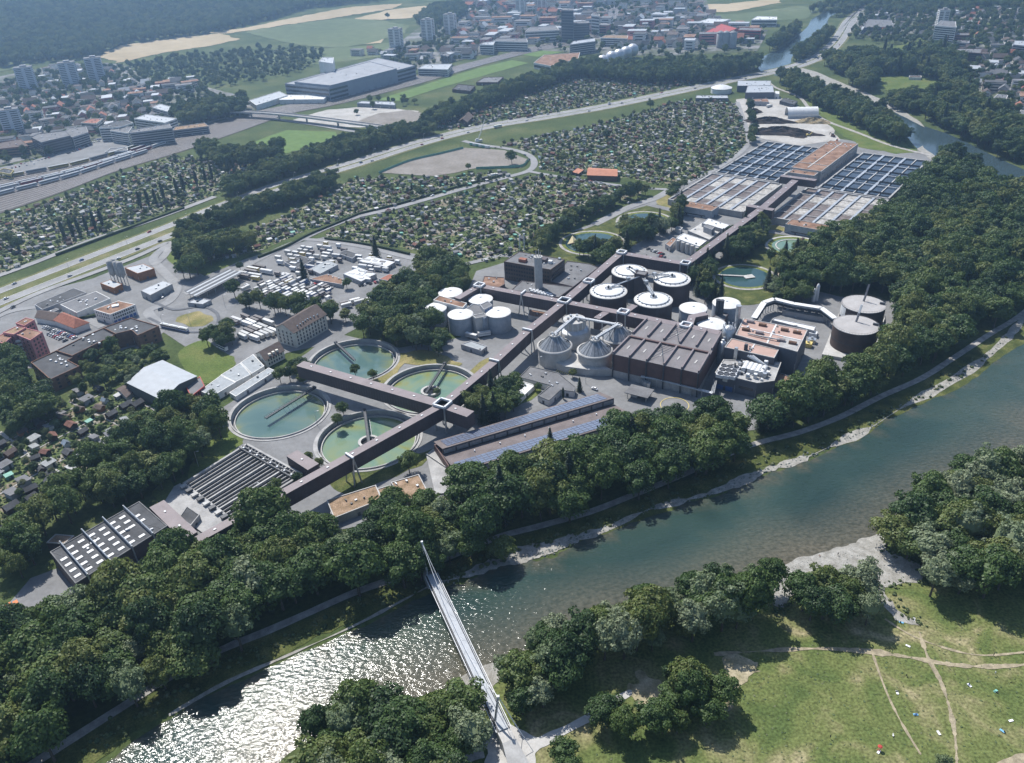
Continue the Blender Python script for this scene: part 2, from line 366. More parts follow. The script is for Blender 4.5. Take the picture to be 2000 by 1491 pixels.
water('river_water', [(0.018, 0.037, 0.032), (0.026, 0.050, 0.042), (0.037, 0.062, 0.049)], 0.012, wave=0.78, wscale=0.65, rough=0.115, stretch=(-0.85, 0.45), attr=((0.066, 0.058, 0.038), (0.125, 0.108, 0.076)), spec=0.42)
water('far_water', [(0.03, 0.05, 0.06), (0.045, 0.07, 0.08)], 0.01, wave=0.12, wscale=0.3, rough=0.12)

# ------------------------------------------------------------------ soil and far land
def graded(lo, hi, core_lo, core_hi, st):
    a = list(np.arange(core_lo, core_hi + 1, st)); s = st
    x = core_lo
    while x > lo: s *= 1.35; x -= s; a.insert(0, x)
    s = st; x = core_hi
    while x < hi: s *= 1.35; x += s; a.append(x)
    return np.array(a)
_gx = graded(-20000, 20000, -2600, 2200, 30.0); _gy = graded(-4000, 24000, 60, 4300, 30.0)
_X, _Y = np.meshgrid(_gx, _gy); _Zt = hgt(_X, _Y)
_nx, _ny = len(_gx), len(_gy)
_idx = np.arange(_nx * _ny).reshape(_ny, _nx)
_q = np.stack([_idx[:-1, :-1], _idx[:-1, 1:], _idx[1:, 1:], _idx[1:, :-1]], -1).reshape(-1, 4)
_q = _q.tolist(); _vx, _vy = _X.ravel(), _Y.ravel()
_bx0, _bx1 = _gx[_gx < -190].max(), _gx[_gx > -10].min(); _by0, _by1 = _gy[_gy < 350].max(), _gy[_gy > 530].min()
_q = [t for t in _q if not (_bx0 <= (_vx[t[0]] + _vx[t[1]]) / 2 <= _bx1 and _by0 <= (_vy[t[0]] + _vy[t[2]]) / 2 <= _by1)]
_me = bpy.data.meshes.new('ground'); _me.from_pydata(np.c_[_X.ravel(), _Y.ravel(), _Zt.ravel()].tolist(), [], _q); _me.materials.append(MATS['land'])
put('ground', _me)['kind'] = 'structure'
sheet('ground', [(_bx0, _by0), (_bx1, _by0), (_bx1, _by1), (_bx0, _by1)], 'land', 0)

# river, drawn between its two water lines
FARBANK = [(60, 1600), (150, 1530), (225, 1480), (320, 1410), (430, 1345), (560, 1288), (690, 1230), (790, 1180), (835, 1150), (900, 1140), (960, 1112), (1010, 1098), (1075, 1092), (1120, 1062), (1190, 1042), (1262, 1008), (1330, 988), (1405, 966), (1455, 948), (1490, 928), (1560, 908), (1620, 882), (1700, 842), (1765, 800), (1835, 765), (1900, 727), (1960, 675), (2000, 628), (2060, 560), (2120, 480)]
NEARBANK = [(2240, 600), (2120, 770), (2010, 890), (1940, 925), (1850, 965), (1765, 1020), (1712, 1052), (1650, 1078), (1565, 1096), (1520, 1128), (1430, 1165), (1330, 1195), (1230, 1210), (1135, 1235), (1040, 1292), (950, 1312), (875, 1342), (785, 1372), (700, 1402), (600, 1450), (540, 1495), (460, 1600)]
_fb = roughen(smooth(GP(FARBANK)), 5, 0.7, 3)[:-40]; _nb = smooth(GP(NEARBANK))
_fb = smooth(GP(FARBANK)); _rgk = np.random.default_rng(5); _j = _rgk.normal(0, 1.0, _fb.shape); _fb = _fb + (_j + np.roll(_j, 1, 0)) / 1.6
RIVER = np.r_[_fb, _nb]
def _shallow(V):
    d = np.min(np.linalg.norm(V[:, None] - _nb[None, ::3], axis=2), axis=1); e = np.min(np.linalg.norm(V[:, None] - _fb[None, ::3], axis=2), axis=1)
    return np.clip(1.1 - d / 34, 0, 1) * 0.9 + np.clip(0.75 - e / 9, 0, 1)
sheet('river', RIVER, 'river_water', 1, attrs=_shallow, grid=9.0)
_far_l = [(2100, 445), (2010, 385), (1960, 362), (1900, 335), (1830, 318), (1790, 290), (1765, 262), (1720, 232), (1665, 205), (1620, 180), (1570, 155), (1510, 147), (1482, 135), (1490, 112), (1530, 92), (1575, 55), (1590, 35), (1640, 12)]
_far_r = [(1668, 12), (1622, 33), (1612, 55), (1560, 98), (1545, 120), (1560, 140), (1600, 160), (1655, 175), (1712, 200), (1765, 225), (1800, 245), (1850, 262), (1890, 280), (1940, 305), (2000, 332), (2120, 380)]
FAR_RIVER = np.r_[smooth(GP(_far_l)), smooth(GP(_far_r))]
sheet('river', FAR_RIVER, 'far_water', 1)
# gravel along the water
def ribbon_px(name, px, w, m, layer, seed=1, amp=0.5, n=6):
    c = line(px, n); rg = np.random.default_rng(seed)
    ww = np.convolve(rg.normal(0, 1, len(c) + 4), np.ones(5) / 2.2, 'valid')[:len(c)] * amp * w * 0.5 + w
    return strip(name, c, np.maximum(ww, 0.12 * w), m, layer)
_bank_w = [(835, 1142), (900, 1128), (975, 1098), (1040, 1084), (1085, 1075), (1130, 1052), (1190, 1032), (1262, 998), (1330, 980), (1405, 958), (1460, 935), (1500, 918), (1560, 900), (1620, 874), (1700, 836), (1765, 795), (1835, 758), (1900, 718), (1960, 668), (2000, 622), (2060, 555)]
ribbon_px('gravel_bank', _bank_w, 3.6, 'gravel_bank', 2, 4, 1.7)
ribbon_px('gravel_bank', [(965, 1108), (1000, 1090), (1040, 1078), (1080, 1068), (1125, 1050)], 8, 'gravel_bank', 2, 8, .5)
ribbon_px('gravel_bank', [(330, 1398), (440, 1335), (560, 1282), (690, 1224), (790, 1172), (840, 1145)], 1.8, 'gravel_bank', 2, 5, 0.9)
for i, px in enumerate(([(1515, 1150), (1535, 1108), (1570, 1090), (1650, 1070), (1714, 1042), (1728, 1075), (1760, 1090), (1812, 1112), (1800, 1138), (1735, 1145), (1730, 1160), (1760, 1195), (1795, 1215), (1775, 1222), (1735, 1195), (1715, 1165), (1705, 1140), (1640, 1132), (1590, 1135), (1550, 1165), (1520, 1190)],
                        [(868, 1345), (930, 1310), (985, 1290), (985, 1320), (960, 1345), (955, 1385), (922, 1378), (905, 1360)])):
    sheet('gravel_beach', roughen(smooth(GP(px), True), 1.5, 0.7, i), 'gravel_bank', 2)
FAR_GRAVEL = [[(1560, 140), (1610, 165), (1660, 180), (1715, 205), (1770, 232), (1808, 250), (1800, 240), (1745, 205), (1690, 180), (1640, 160), (1590, 140), (1565, 132)],
              [(1790, 292), (1830, 322), (1835, 312), (1800, 285)]]
for i, px in enumerate(FAR_GRAVEL): sheet('gravel_bank', roughen(GP(px), 8, 0.8, i), 'gravel_bank', 2)

# near shore meadow with worn trails
MEADOW = [(a + 6, b + 10) for a, b in NEARBANK[::-1]][2:] + [(2300, 1700), (300, 1700)]
sheet('meadow', roughen(GP(MEADOW), 6, .6, 9), 'meadow', 1)
TRAILS = [([(1395, 1279), (1500, 1272), (1600, 1268), (1700, 1274), (1770, 1284), (1850, 1298), (1920, 1303), (2010, 1298), (2080, 1280)], 1.7),
          ([(1728, 1210), (1780, 1242), (1850, 1268), (1920, 1281), (2010, 1274)], .9), ([(1702, 1272), (1730, 1350), (1760, 1412), (1798, 1475)], .8),
          ([(1795, 1235), (1812, 1285), (1838, 1335), (1857, 1395), (1866, 1450), (1869, 1510)], 1.4), ([(1425, 1312), (1412, 1345), (1405, 1370)], 1.4),
          ([(1930, 1510), (2020, 1470)], 3.0)]
for i, (px, w) in enumerate(TRAILS): ribbon_px('trail', px, w, 'trail_soil' if False else mat('trail_soil', (0.34, 0.29, 0.20), 0.95, 0.22, 0.4), 2, i, 0.8, 14)
BARE = [([(1405, 1280), (1470, 1290), (1480, 1310), (1440, 1345), (1415, 1390), (1425, 1330)], 1), ([(1235, 1330), (1262, 1318), (1292, 1340), (1300, 1365), (1262, 1385), (1238, 1362)], 3)]
for px, s in BARE: sheet('bare_soil', roughen(smooth(GP(px), True), 1.2, 1.0, s), mat('bare_soil', (0.36, 0.31, 0.22), 0.95, 0.28, 0.2, col2=(0.20, 0.18, 0.10)), 2)
sheet('bridge_landing', roughen(smooth(GP([(935, 1440), (968, 1412), (1000, 1415), (1045, 1440), (1090, 1425), (1165, 1385), (1225, 1350), (1232, 1360), (1170, 1402), (1080, 1450), (1045, 1470), (1040, 1510), (955, 1515), (950, 1465)]), True), 4, 0.3, 6), mat('pale_gravel', (0.44, 0.43, 0.41), 0.95, 0.1, 0.2), 2)
ribbon_px('path', [(945, 1470), (900, 1480), (840, 1500), (780, 1530)], 5, 'gravel_path', 2, 2, 0.2)
# riverside path and grassy bank beside the plant
RPATH = [(40, 1510), (130, 1452), (240, 1382), (330, 1325), (430, 1272), (520, 1235), (600, 1200), (690, 1160), (780, 1128), (880, 1088), (975, 1050), (1050, 1030), (1150, 1002), (1240, 967), (1330, 930), (1400, 898), (1475, 868), (1560, 846), (1640, 816), (1720, 776), (1800, 740), (1860, 702), (1930, 656), (2000, 612), (2080, 540)]
ribbon_px('grass_bank', [(a + 20, b + 22) for a, b in RPATH], 15, 'wild_grass', 1, 3, 0.3)
ribbon_px('riverside_path', RPATH, 4.2, 'gravel_path', 3, 1, 0.08)

# ------------------------------------------------------------------ zones
def zone(name, px, m, layer, rough=0.0, seed=1, sm=False):
    p = GP(px)
    if sm: p = smooth(p, True)
    if rough: p = roughen(p, 6, rough, seed)
    return sheet(name, p, m, layer)
PLANT = [(330, 1030), (400, 940), (440, 870), (430, 800), (600, 690), (650, 650), (780, 680), (900, 660), (905, 590), (930, 530), (1030, 500), (1080, 465), (1180, 430), (1290, 385), (1310, 372), (1480, 268), (1640, 272), (1830, 300), (1690, 470), (1640, 520), (1560, 560), (1640, 580), (1760, 590), (1745, 690), (1680, 760), (1600, 800), (1510, 835), (1260, 870), (900, 990), (640, 1040), (440, 1080), (330, 1100), (240, 1160), (90, 1180), (20, 1240), (0, 1200), (60, 1130)]
zone('plant_yard', PLANT, 'asphalt', 1)
TOWN = [(-80, 620), (0, 592), (180, 545), (320, 490), (400, 540), (470, 510), (560, 480), (640, 462), (760, 486), (850, 505), (830, 560), (760, 600), (700, 640), (640, 672), (560, 690), (470, 740), (380, 690), (320, 650), (240, 700), (150, 690), (80, 720), (-60, 720)]
zone('town_yard', TOWN, 'asphalt', 1)
ALLOT = {
 'a1': [(-60, 450), (0, 425), (120, 385), (240, 340), (340, 305), (420, 312), (500, 330), (510, 348), (430, 378), (360, 402), (240, 444), (110, 492), (0, 537), (-60, 560)],
 'a2': [(640, 380), (690, 348), (760, 347), (860, 348), (985, 336), (1000, 345), (860, 380), (760, 406), (660, 431), (580, 458), (500, 495), (420, 515), (370, 505), (470, 460), (560, 420)],
 'a3': [(1010, 352), (1050, 342), (1120, 348), (1210, 368), (1280, 368), (1190, 402), (1120, 442), (1060, 472), (1010, 500), (950, 512), (880, 502), (760, 480), (645, 466), (635, 458), (680, 437), (780, 411), (880, 386)],
 'a4': [(960, 292), (1020, 272), (1140, 250), (1260, 217), (1330, 197), (1436, 200), (1452, 240), (1458, 280), (1436, 305), (1378, 345), (1318, 368), (1230, 350), (1100, 341), (1055, 330), (1050, 305), (1000, 285)],
 'a5': [(850, 250), (900, 225), (1000, 195), (1080, 160), (1160, 150), (1260, 160), (1400, 156), (1330, 171), (1200, 196), (1060, 226), (960, 240), (880, 256)],
 'a6': [(-40, 890), (0, 868), (60, 830), (160, 765), (235, 765), (300, 798), (255, 830), (225, 870), (185, 920), (110, 965), (40, 1020), (-40, 1060)]}
for k in ALLOT: zone('allotment_ground', ALLOT[k], 'allotment_soil', 1)
FIELDS = [('field_wheat', [(190, 112), (235, 90), (290, 82), (340, 72), (430, 66), (470, 78), (400, 92), (320, 104), (235, 123)]), ('field_wheat', [(395, 66), (480, 55), (560, 38), (680, 15), (790, 7), (770, 17), (640, 38), (540, 52), (450, 66)]),
          ('field_green', [(-60, 150), (0, 140), (70, 128), (80, 118), (30, 122), (-60, 130)]), ('field_green', [(250, 66), (330, 62), (400, 62), (400, 70), (300, 80), (255, 86)]),
          ('field_green', [(480, 62), (600, 44), (680, 36), (740, 40), (800, 50), (790, 65), (720, 85), (660, 95), (600, 90), (540, 80)]), ('field_wheat', [(650, 78), (690, 68), (750, 72), (745, 84), (680, 90)]),
          ('field_wheat', [(690, 38), (760, 20), (830, 12), (850, 18), (800, 36), (740, 40)]), ('field_green', [(560, 100), (640, 95), (720, 90), (780, 80), (760, 108), (640, 125), (560, 130), (470, 120)]),
          ('field_green', [(1340, 30), (1440, 28), (1560, 12), (1600, 16), (1575, 38), (1500, 42), (1420, 42), (1400, 36)]), ('field_wheat', [(1345, 10), (1420, 8), (1530, -4), (1520, 6), (1440, 22), (1345, 28)]), ('field_wheat', [(1180, 62), (1215, 48), (1245, 58), (1200, 70)]),
          ('park_grass', [(1720, 152), (1780, 148), (1830, 150), (1830, 168), (1790, 190), (1740, 180), (1700, 170)]), ('park_grass', [(1690, 100), (1740, 95), (1800, 72), (1840, 78), (1790, 98), (1760, 112), (1700, 115)]),
          ('park_grass', [(1860, 100), (1915, 50), (1960, 40), (1955, 70), (1925, 88), (1880, 75)]), ('park_grass', [(1560, 190), (1620, 215), (1700, 245), (1790, 295), (1750, 302), (1680, 288), (1640, 262), (1620, 240)])]
for i, (m, px) in enumerate(FIELDS): zone('field' if 'field' in m else 'lawn', px, m, 2, 2.0, i)
zone('sports_pitch', [(425, 305), (470, 288), (530, 265), (560, 255), (655, 258), (660, 268), (600, 290), (530, 308), (480, 318)], 'pitch_green', 2)
zone('sports_pitch', [(735, 196), (830, 166), (930, 135), (1000, 118), (1032, 124), (940, 150), (860, 172), (780, 198)], 'pitch_green', 2)
zone('sports_pitch', [(1020, 108), (1090, 88), (1130, 84), (1110, 100), (1050, 112)], 'pitch_green', 2)
zone('dirt_pitch', [(742, 338), (800, 314), (860, 300), (910, 289), (985, 294), (1030, 312), (1018, 328), (930, 330), (850, 345)], 'dirt', 2, 1.0)
zone('gravel_lot', [(570, 235), (640, 215), (730, 208), (820, 218), (770, 242), (700, 250), (640, 248)], 'pale_yard', 2, 1.5)
zone('dirt_lot', [(680, 245), (740, 222), (800, 216), (830, 222), (810, 240), (740, 250)], 'dirt', 3, 1.5)
zone('office_yard', [(0, 352), (0, 328), (60, 315), (120, 298), (190, 272), (262, 278), (200, 312), (80, 342)], 'asphalt', 2, 1.0)
zone('compost_yard', [(1440, 195), (1470, 190), (1500, 178), (1540, 200), (1590, 225), (1625, 250), (1640, 275), (1560, 285), (1480, 270), (1450, 245)], 'pale_yard', 2, 1.0)
zone('urban_ground', [(-100, 345), (0, 325), (100, 300), (260, 262), (380, 240), (500, 215), (480, 190), (400, 170), (280, 150), (240, 125), (120, 125), (0, 150), (-100, 170)], 'urban_ground', 1)
zone('urban_ground', [(800, 140), (1000, 95), (1180, 108), (1300, 110), (1480, 100), (1500, 60), (1390, 40), (1380, 0), (1340, -30), (900, -30), (880, 20), (810, 60), (760, 100)], 'urban_ground', 1)
zone('urban_ground', [(1640, 60), (1720, 75), (1800, 85), (1850, 120), (1900, 190), (1960, 240), (2060, 330), (2100, 120), (2060, -20), (1700, -10)], 'urban_ground', 1)
LAWNS = [([(690, 705), (790, 690), (820, 700), (790, 712), (760, 745), (690, 760), (715, 735)], 'dry_grass'), ([(780, 695), (830, 685), (880, 700), (900, 715), (860, 712), (800, 712)], 'dry_grass'), ([(905, 735), (950, 700), (960, 712), (930, 745), (915, 748)], 'dry_grass'),
         ([(420, 850), (452, 835), (470, 850), (472, 872), (440, 895), (400, 915), (380, 940), (365, 920)], 'park_grass'), ([(300, 960), (330, 940), (345, 955), (320, 985)], 'park_grass'), ([(350, 690), (400, 665), (440, 690), (462, 700), (450, 730), (415, 750), (380, 740)], 'park_grass'), ([(345, 625), (370, 613), (400, 612), (415, 625), (400, 637), (365, 637)], 'dry_grass'),
         ([(230, 690), (265, 680), (270, 700), (245, 720), (235, 740), (205, 730)], 'park_grass'), ([(300, 720), (330, 712), (345, 730), (320, 745)], 'park_grass'), ([(320, 490), (350, 470), (430, 470), (500, 480), (480, 505), (420, 530), (380, 535), (340, 520)], 'park_grass'),
         ([(990, 745), (1020, 730), (1060, 760), (1020, 790), (990, 800), (960, 790)], 'park_grass'), ([(1030, 500), (1080, 462), (1150, 445), (1250, 405), (1320, 400), (1330, 430), (1260, 470), (1190, 505), (1150, 520)], 'wild_grass'), ([(1370, 530), (1420, 500), (1500, 455), (1600, 460), (1640, 490), (1590, 560), (1500, 590), (1420, 590)], 'wild_grass'), ([(1490, 440), (1530, 445), (1540, 455), (1500, 460)], 'dry_grass'), ([(1280, 395), (1310, 380), (1330, 400), (1310, 410)], 'dry_grass'),
         ([(650, 945), (720, 900), (800, 890), (860, 870), (830, 905), (760, 935), (690, 965)], 'wild_grass'), ([(230, 800), (260, 788), (320, 815), (300, 825)], 'park_grass')]
for i, (px, m) in enumerate(LAWNS): zone('lawn', px, m, 2, 0.8, i, True)

# ------------------------------------------------------------------ roads
patch('verge', [(0.085, 0.10, 0.035), (0.125, 0.13, 0.055), (0.19, 0.17, 0.085)], 0.06, fine=0.3)
MWAY = line([(-220, 668), (-60, 605), (0, 581), (100, 542), (210, 499), (330, 452), (430, 410), (540, 367), (640, 336), (700, 318), (800, 286), (880, 264), (960, 246), (1060, 230), (1160, 213), (1260, 193), (1340, 176), (1420, 159), (1500, 143), (1560, 128), (1605, 108), (1632, 85), (1648, 62), (1662, 40), (1690, 20), (1740, 8)])
_nL = len(MWAY); _sep = np.interp(np.arange(_nL), [0, 30, 45, 60, _nL], [12.0, 12.0, 8.5, 7.2, 7.2])
for s, nm in ((1, 'carriageway'), (-1, 'carriageway')):
    strip('motorway', offset_line(MWAY, s * _sep), 11.5, 'road_concrete', 3)
    for d, w in ((-5.3, 0.25), (5.3, 0.25)): strip('edge_line', offset_line(offset_line(MWAY, s * _sep), d), w, 'white_paint', 4)
strip('motorway_verge', offset_line(MWAY, 0.0), 2 * _sep + 20, 'verge', 2)
strip('slip_road', line([(-60, 640), (60, 580), (180, 535), (260, 505), (330, 475), (322, 500), (300, 520)]), 7, 'road_concrete', 4)
strip('slip_road', line([(-60, 560), (60, 517), (180, 470), (300, 430), (420, 385)]), 8, 'road_concrete', 4)
def road(px, w=7.0, m='asphalt', layer=3, name='road'): return strip(name, line(px), w, m if m in MATS else m, layer)
mat('road_grey', (0.25, 0.25, 0.25), 0.9, 0.1, 0.06)
road([(905, 276), (940, 284), (985, 290), (1025, 300), (1043, 315), (1035, 333), (990, 347), (900, 371), (780, 405), (700, 424), (640, 445), (590, 468), (540, 490), (490, 515), (440, 545), (400, 560), (360, 575)], 8, 'road_grey')
road([(1035, 336), (1110, 349), (1200, 362), (1270, 369), (1310, 371)], 6, 'road_grey')
road([(1310, 371), (1280, 388), (1230, 405), (1190, 425), (1160, 440)], 9, 'road_grey')
road([(1440, 200), (1452, 235), (1462, 275), (1445, 300), (1400, 330), (1355, 352), (1310, 371)], 6, 'road_grey')
road([(1500, 160), (1515, 172), (1560, 190), (1580, 212), (1610, 235), (1680, 262), (1740, 285), (1820, 305)], 5, 'gravel_path')
road([(590, 468), (640, 472), (720, 485), (800, 505), (880, 520), (930, 512), (980, 500), (1010, 505)], 6, 'road_grey')
road([(200, 640), (150, 615), (100, 600), (20, 610), (-40, 640)], 6, 'road_grey')
road([(330, 478), (300, 505), (318, 530), (345, 560), (330, 590), (290, 610), (320, 640)], 8, 'road_grey')
road([(380, 250), (440, 232), (520, 232), (620, 245), (700, 258), (800, 262)], 9, 'road_concrete', 3)
road([(700, 262), (800, 236), (900, 205), (1000, 172), (1080, 145), (1170, 118), (1250, 95)], 7, 'road_grey')
for px, w in (([(1318, 200), (1308, 255), (1285, 290)], 2), ([(1376, 205), (1372, 250), (1360, 290)], 2), ([(870, 495), (920, 465), (980, 420), (1035, 375), (1055, 352)], 2.2), ([(660, 455), (740, 462), (830, 476), (900, 480)], 1.6), ([(690, 435), (760, 440), (860, 450)], 1.5), ([(0, 845), (60, 895), (110, 950)], 2.2), ([(85, 792), (140, 830), (205, 868)], 2.2), ([(230, 770), (300, 800), (310, 815)], 2)):
    road(px, w, 'gravel_path', 3, 'garden_path')
# railway
RAIL_TOP = [(-80, 365), (0, 345), (150, 318), (260, 288), (330, 262), (420, 240), (500, 218), (600, 198), (720, 172), (815, 148), (920, 122), (1030, 95), (1130, 72), (1180, 40), (1190, 0)]
RAIL_BOT = [(1215, 0), (1205, 45), (1150, 80), (1045, 102), (935, 130), (835, 160), (745, 184), (655, 206), (565, 224), (485, 252), (400, 282), (340, 302), (230, 335), (120, 377), (0, 418), (-80, 445)]
sheet('railway', np.r_[smooth(GP(RAIL_TOP)), smooth(GP(RAIL_BOT))], 'ballast', 3)
_rt, _rb = smooth(GP(RAIL_TOP)), smooth(GP(RAIL_BOT))[::-1]
mat('rail_steel', (0.33, 0.32, 0.32), 0.45, 0.1, 1.0, metal=0.6)
_tt = np.linspace(0, 1, 70); _ri = lambda p: np.stack([np.interp(_tt, np.linspace(0, 1, len(p)), p[:, k]) for k in (0, 1)], -1)
_rt, _rb = _ri(_rt), _ri(_rb)
TRACKS = [_rt * (1 - k) + _rb * k for k in np.linspace(0.05, 0.95, 17)]
for c in TRACKS:
    r = thing('railway_track', 'pair of steel rails on brown ballast beside the allotments', 'track', (0, 0, 0), 0, 'parallel railway tracks')
    for d in (-0.75, 0.75): strip('rail', offset_line(c, d), 0.45, 'rail_steel', 5, parent=r)
# ------------------------------------------------------------------ treatment plant: palette
mat('clad_brown', (0.085, 0.066, 0.068), 0.6, 0.12, 0.12, col2=(0.065, 0.050, 0.052))
mat('clad_roof', (0.205, 0.172, 0.175), 0.6, 0.08, 0.15)
mat('clad_red', (0.115, 0.068, 0.062), 0.6, 0.12, 0.2)
mat('concrete', (0.36, 0.355, 0.345), 0.9, 0.14, 0.15, col2=(0.26, 0.255, 0.25))
mat('concrete_pale', (0.45, 0.44, 0.42), 0.9, 0.12, 0.2)
mat('concrete_dark', (0.17, 0.17, 0.17), 0.9, 0.15, 0.2)
mat('concrete_blue', (0.33, 0.36, 0.40), 0.85, 0.12, 0.3, col2=(0.25, 0.28, 0.32))
mat('white_sheet', (0.62, 0.62, 0.61), 0.5, 0.05, 0.3)
mat('steel', (0.46, 0.48, 0.50), 0.35, 0.12, 0.5, metal=0.55)
mat('steel_blue', (0.14, 0.175, 0.22), 0.45, 0.1, 0.6)
mat('steel_dark', (0.06, 0.065, 0.075), 0.5, 0.15, 0.6)
mat('steel_white', (0.62, 0.63, 0.64), 0.5, 0.08, 0.6)
mat('bitumen', (0.088, 0.090, 0.094), 0.92, 0.18, 0.15)
mat('grey_roof', (0.165, 0.165, 0.17), 0.9, 0.14, 0.12)
patch('moss_roof', [(0.14, 0.085, 0.058), (0.22, 0.135, 0.095), (0.30, 0.20, 0.15)], 0.12, fine=0.3, bump=0.2)
patch('sedum_roof', [(0.17, 0.12, 0.072), (0.25, 0.175, 0.115), (0.33, 0.235, 0.165)], 0.25, fine=0.35, bump=0.3)
mat('pink_roof', (0.40, 0.275, 0.23), 0.85, 0.07, 0.15)
mat('glass_dark', (0.02, 0.026, 0.034), 0.12, 0.1, 0.5, spec=0.6)
mat('glass_sky', (0.20, 0.235, 0.27), 0.15, 0.15, 0.6, spec=0.6)
mat('solar_cell', (0.13, 0.15, 0.205), 0.22, 0.12, 0.7, spec=0.7)
mat('black_water', (0.008, 0.009, 0.011), 0.25, 0.2, 0.3, spec=0.15)
mat('wall_white', (0.66, 0.65, 0.62), 0.85, 0.07, 0.3)
mat('wall_cream', (0.60, 0.565, 0.49), 0.85, 0.08, 0.3)
mat('wall_grey', (0.36, 0.36, 0.37), 0.85, 0.1, 0.3)
mat('wall_slate', (0.115, 0.12, 0.14), 0.7, 0.1, 0.2)
mat('brick_brown', (0.20, 0.115, 0.08), 0.9, 0.14, 0.4)
mat('wood_orange', (0.30, 0.135, 0.06), 0.8, 0.12, 0.5)
mat('wood_dark', (0.085, 0.055, 0.042), 0.85, 0.15, 0.5)
mat('tile_red', (0.30, 0.125, 0.085), 0.9, 0.14, 0.5)
mat('tile_brown', (0.115, 0.090, 0.080), 0.9, 0.14, 0.5)
mat('fibre_roof', (0.31, 0.33, 0.34), 0.8, 0.1, 0.4)
mat('orange_paint', (0.55, 0.15, 0.03), 0.5, 0.08, 0.6)
mat('red_paint', (0.38, 0.07, 0.06), 0.6, 0.1, 0.5)
mat('pink_wall', (0.46, 0.20, 0.20), 0.85, 0.08, 0.3)
mat('blue_paint', (0.06, 0.13, 0.34), 0.5, 0.1, 0.5)
mat('green_sheet', (0.16, 0.36, 0.28), 0.6, 0.12, 0.5)
mat('rust', (0.15, 0.085, 0.055), 0.8, 0.2, 0.6)
water('basin_water', [(0.066, 0.120, 0.116), (0.082, 0.138, 0.128), (0.108, 0.152, 0.122), (0.155, 0.182, 0.088), (0.24, 0.245, 0.125)], 0.03, wave=0.03, wscale=0.8, rough=0.05, dist=2.4, rng=(0.36, .94), spec=0.4, radial=(14, 28, .24))
water('basin_green', [(0.10, 0.175, 0.135), (0.135, 0.205, 0.15), (0.17, 0.215, 0.12), (0.19, 0.195, 0.06), (0.13, 0.135, 0.03)], 0.04, wave=0.03, wscale=0.8, rough=0.06, dist=1.8, rng=(0.36, .98), spec=0.4, radial=(8, 28, .14))
water('clear_water', [(0.022, 0.029, 0.040), (0.03, 0.038, 0.05)], 0.02, wave=0.06, wscale=0.7, rough=0.05, spec=0.6)
water('pond_water', [(0.02, 0.05, 0.055), (0.035, 0.075, 0.07)], 0.03, wave=0.05, wscale=0.8, rough=0.04, spec=0.6)
patch('foam', [(0.22, 0.205, 0.185), (0.33, 0.315, 0.29), (0.46, 0.445, 0.42)], 0.35, fine=0.3, bump=0.3, rough=0.8)
patch('sludge_water', [(0.10, 0.082, 0.075), (0.145, 0.12, 0.11), (0.21, 0.18, 0.165)], 0.3, fine=0.25, bump=0.1, rough=0.5)
patch('reed', [(0.07, 0.10, 0.025), (0.13, 0.15, 0.04), (0.19, 0.19, 0.06)], 0.2, fine=0.4, bump=0.6)

def loc0(p): return (float(np.mean([q[0] for q in p])), float(np.mean([q[1] for q in p])), 0.0)
def rel(p, o): return [(q[0] - o[0], q[1] - o[1]) for q in p]
def inset(p, d):
    p = np.asarray(p, float); c = p.mean(0); n = len(p); out = []
    ar = sum(p[i][0] * p[(i + 1) % n][1] - p[(i + 1) % n][0] * p[i][1] for i in range(n)); s = 1 if ar > 0 else -1
    for i in range(n):
        a, b, e = p[i - 1], p[i], p[(i + 1) % n]; d1 = (b - a) / np.linalg.norm(b - a); d2 = (e - b) / np.linalg.norm(e - b)
        n1 = np.array([-d1[1], d1[0]]) * s; n2 = np.array([-d2[1], d2[0]]) * s; m = n1 + n2; m /= max(np.dot(m, n1), 0.35); out.append(b + m * d)
    return np.array(out)
_WIN = {}
def win_mesh(m):
    if m not in _WIN: _WIN[m] = MB().box((0, 0, 0), (1, 0.12, 1)).data('window', m)
    return _WIN[m]
def windows(root, p, o, edge, rows, cols, z0, z1, w=1.3, h=1.6, m='glass_dark', pad=1.5, name='window', sill=False):
    "a grid of windows on one wall; p is the footprint in order, edge its index"
    a = np.array(p[edge]); b = np.array(p[(edge + 1) % len(p)]); L = np.linalg.norm(b - a); d = (b - a) / L; rz = math.atan2(d[1], d[0])
    n = np.array([d[1], -d[0]]); c = np.mean(np.asarray(p), axis=0)
    if np.dot((a + b) / 2 - c, n) < 0: n = -n
    for r in range(rows):
        z = z0 + (r + 0.5) * (z1 - z0) / rows
        for k in range(cols):
            q = a + d * (pad + (k + 0.5) * (L - 2 * pad) / cols) + n * 0.04
            put(name, win_mesh(m), root, (q[0] - o[0], q[1] - o[1], z), rz, (w, 1, h))
def bands(root, p, o, edge, rows, z0, z1, h=1.4, m='glass_dark', pad=0.8): windows(root, p, o, edge, rows, 1, z0, z1, np.linalg.norm(np.array(p[edge]) - np.array(p[(edge + 1) % len(p)])) - 2 * pad, h, m, 0, 'window_band')
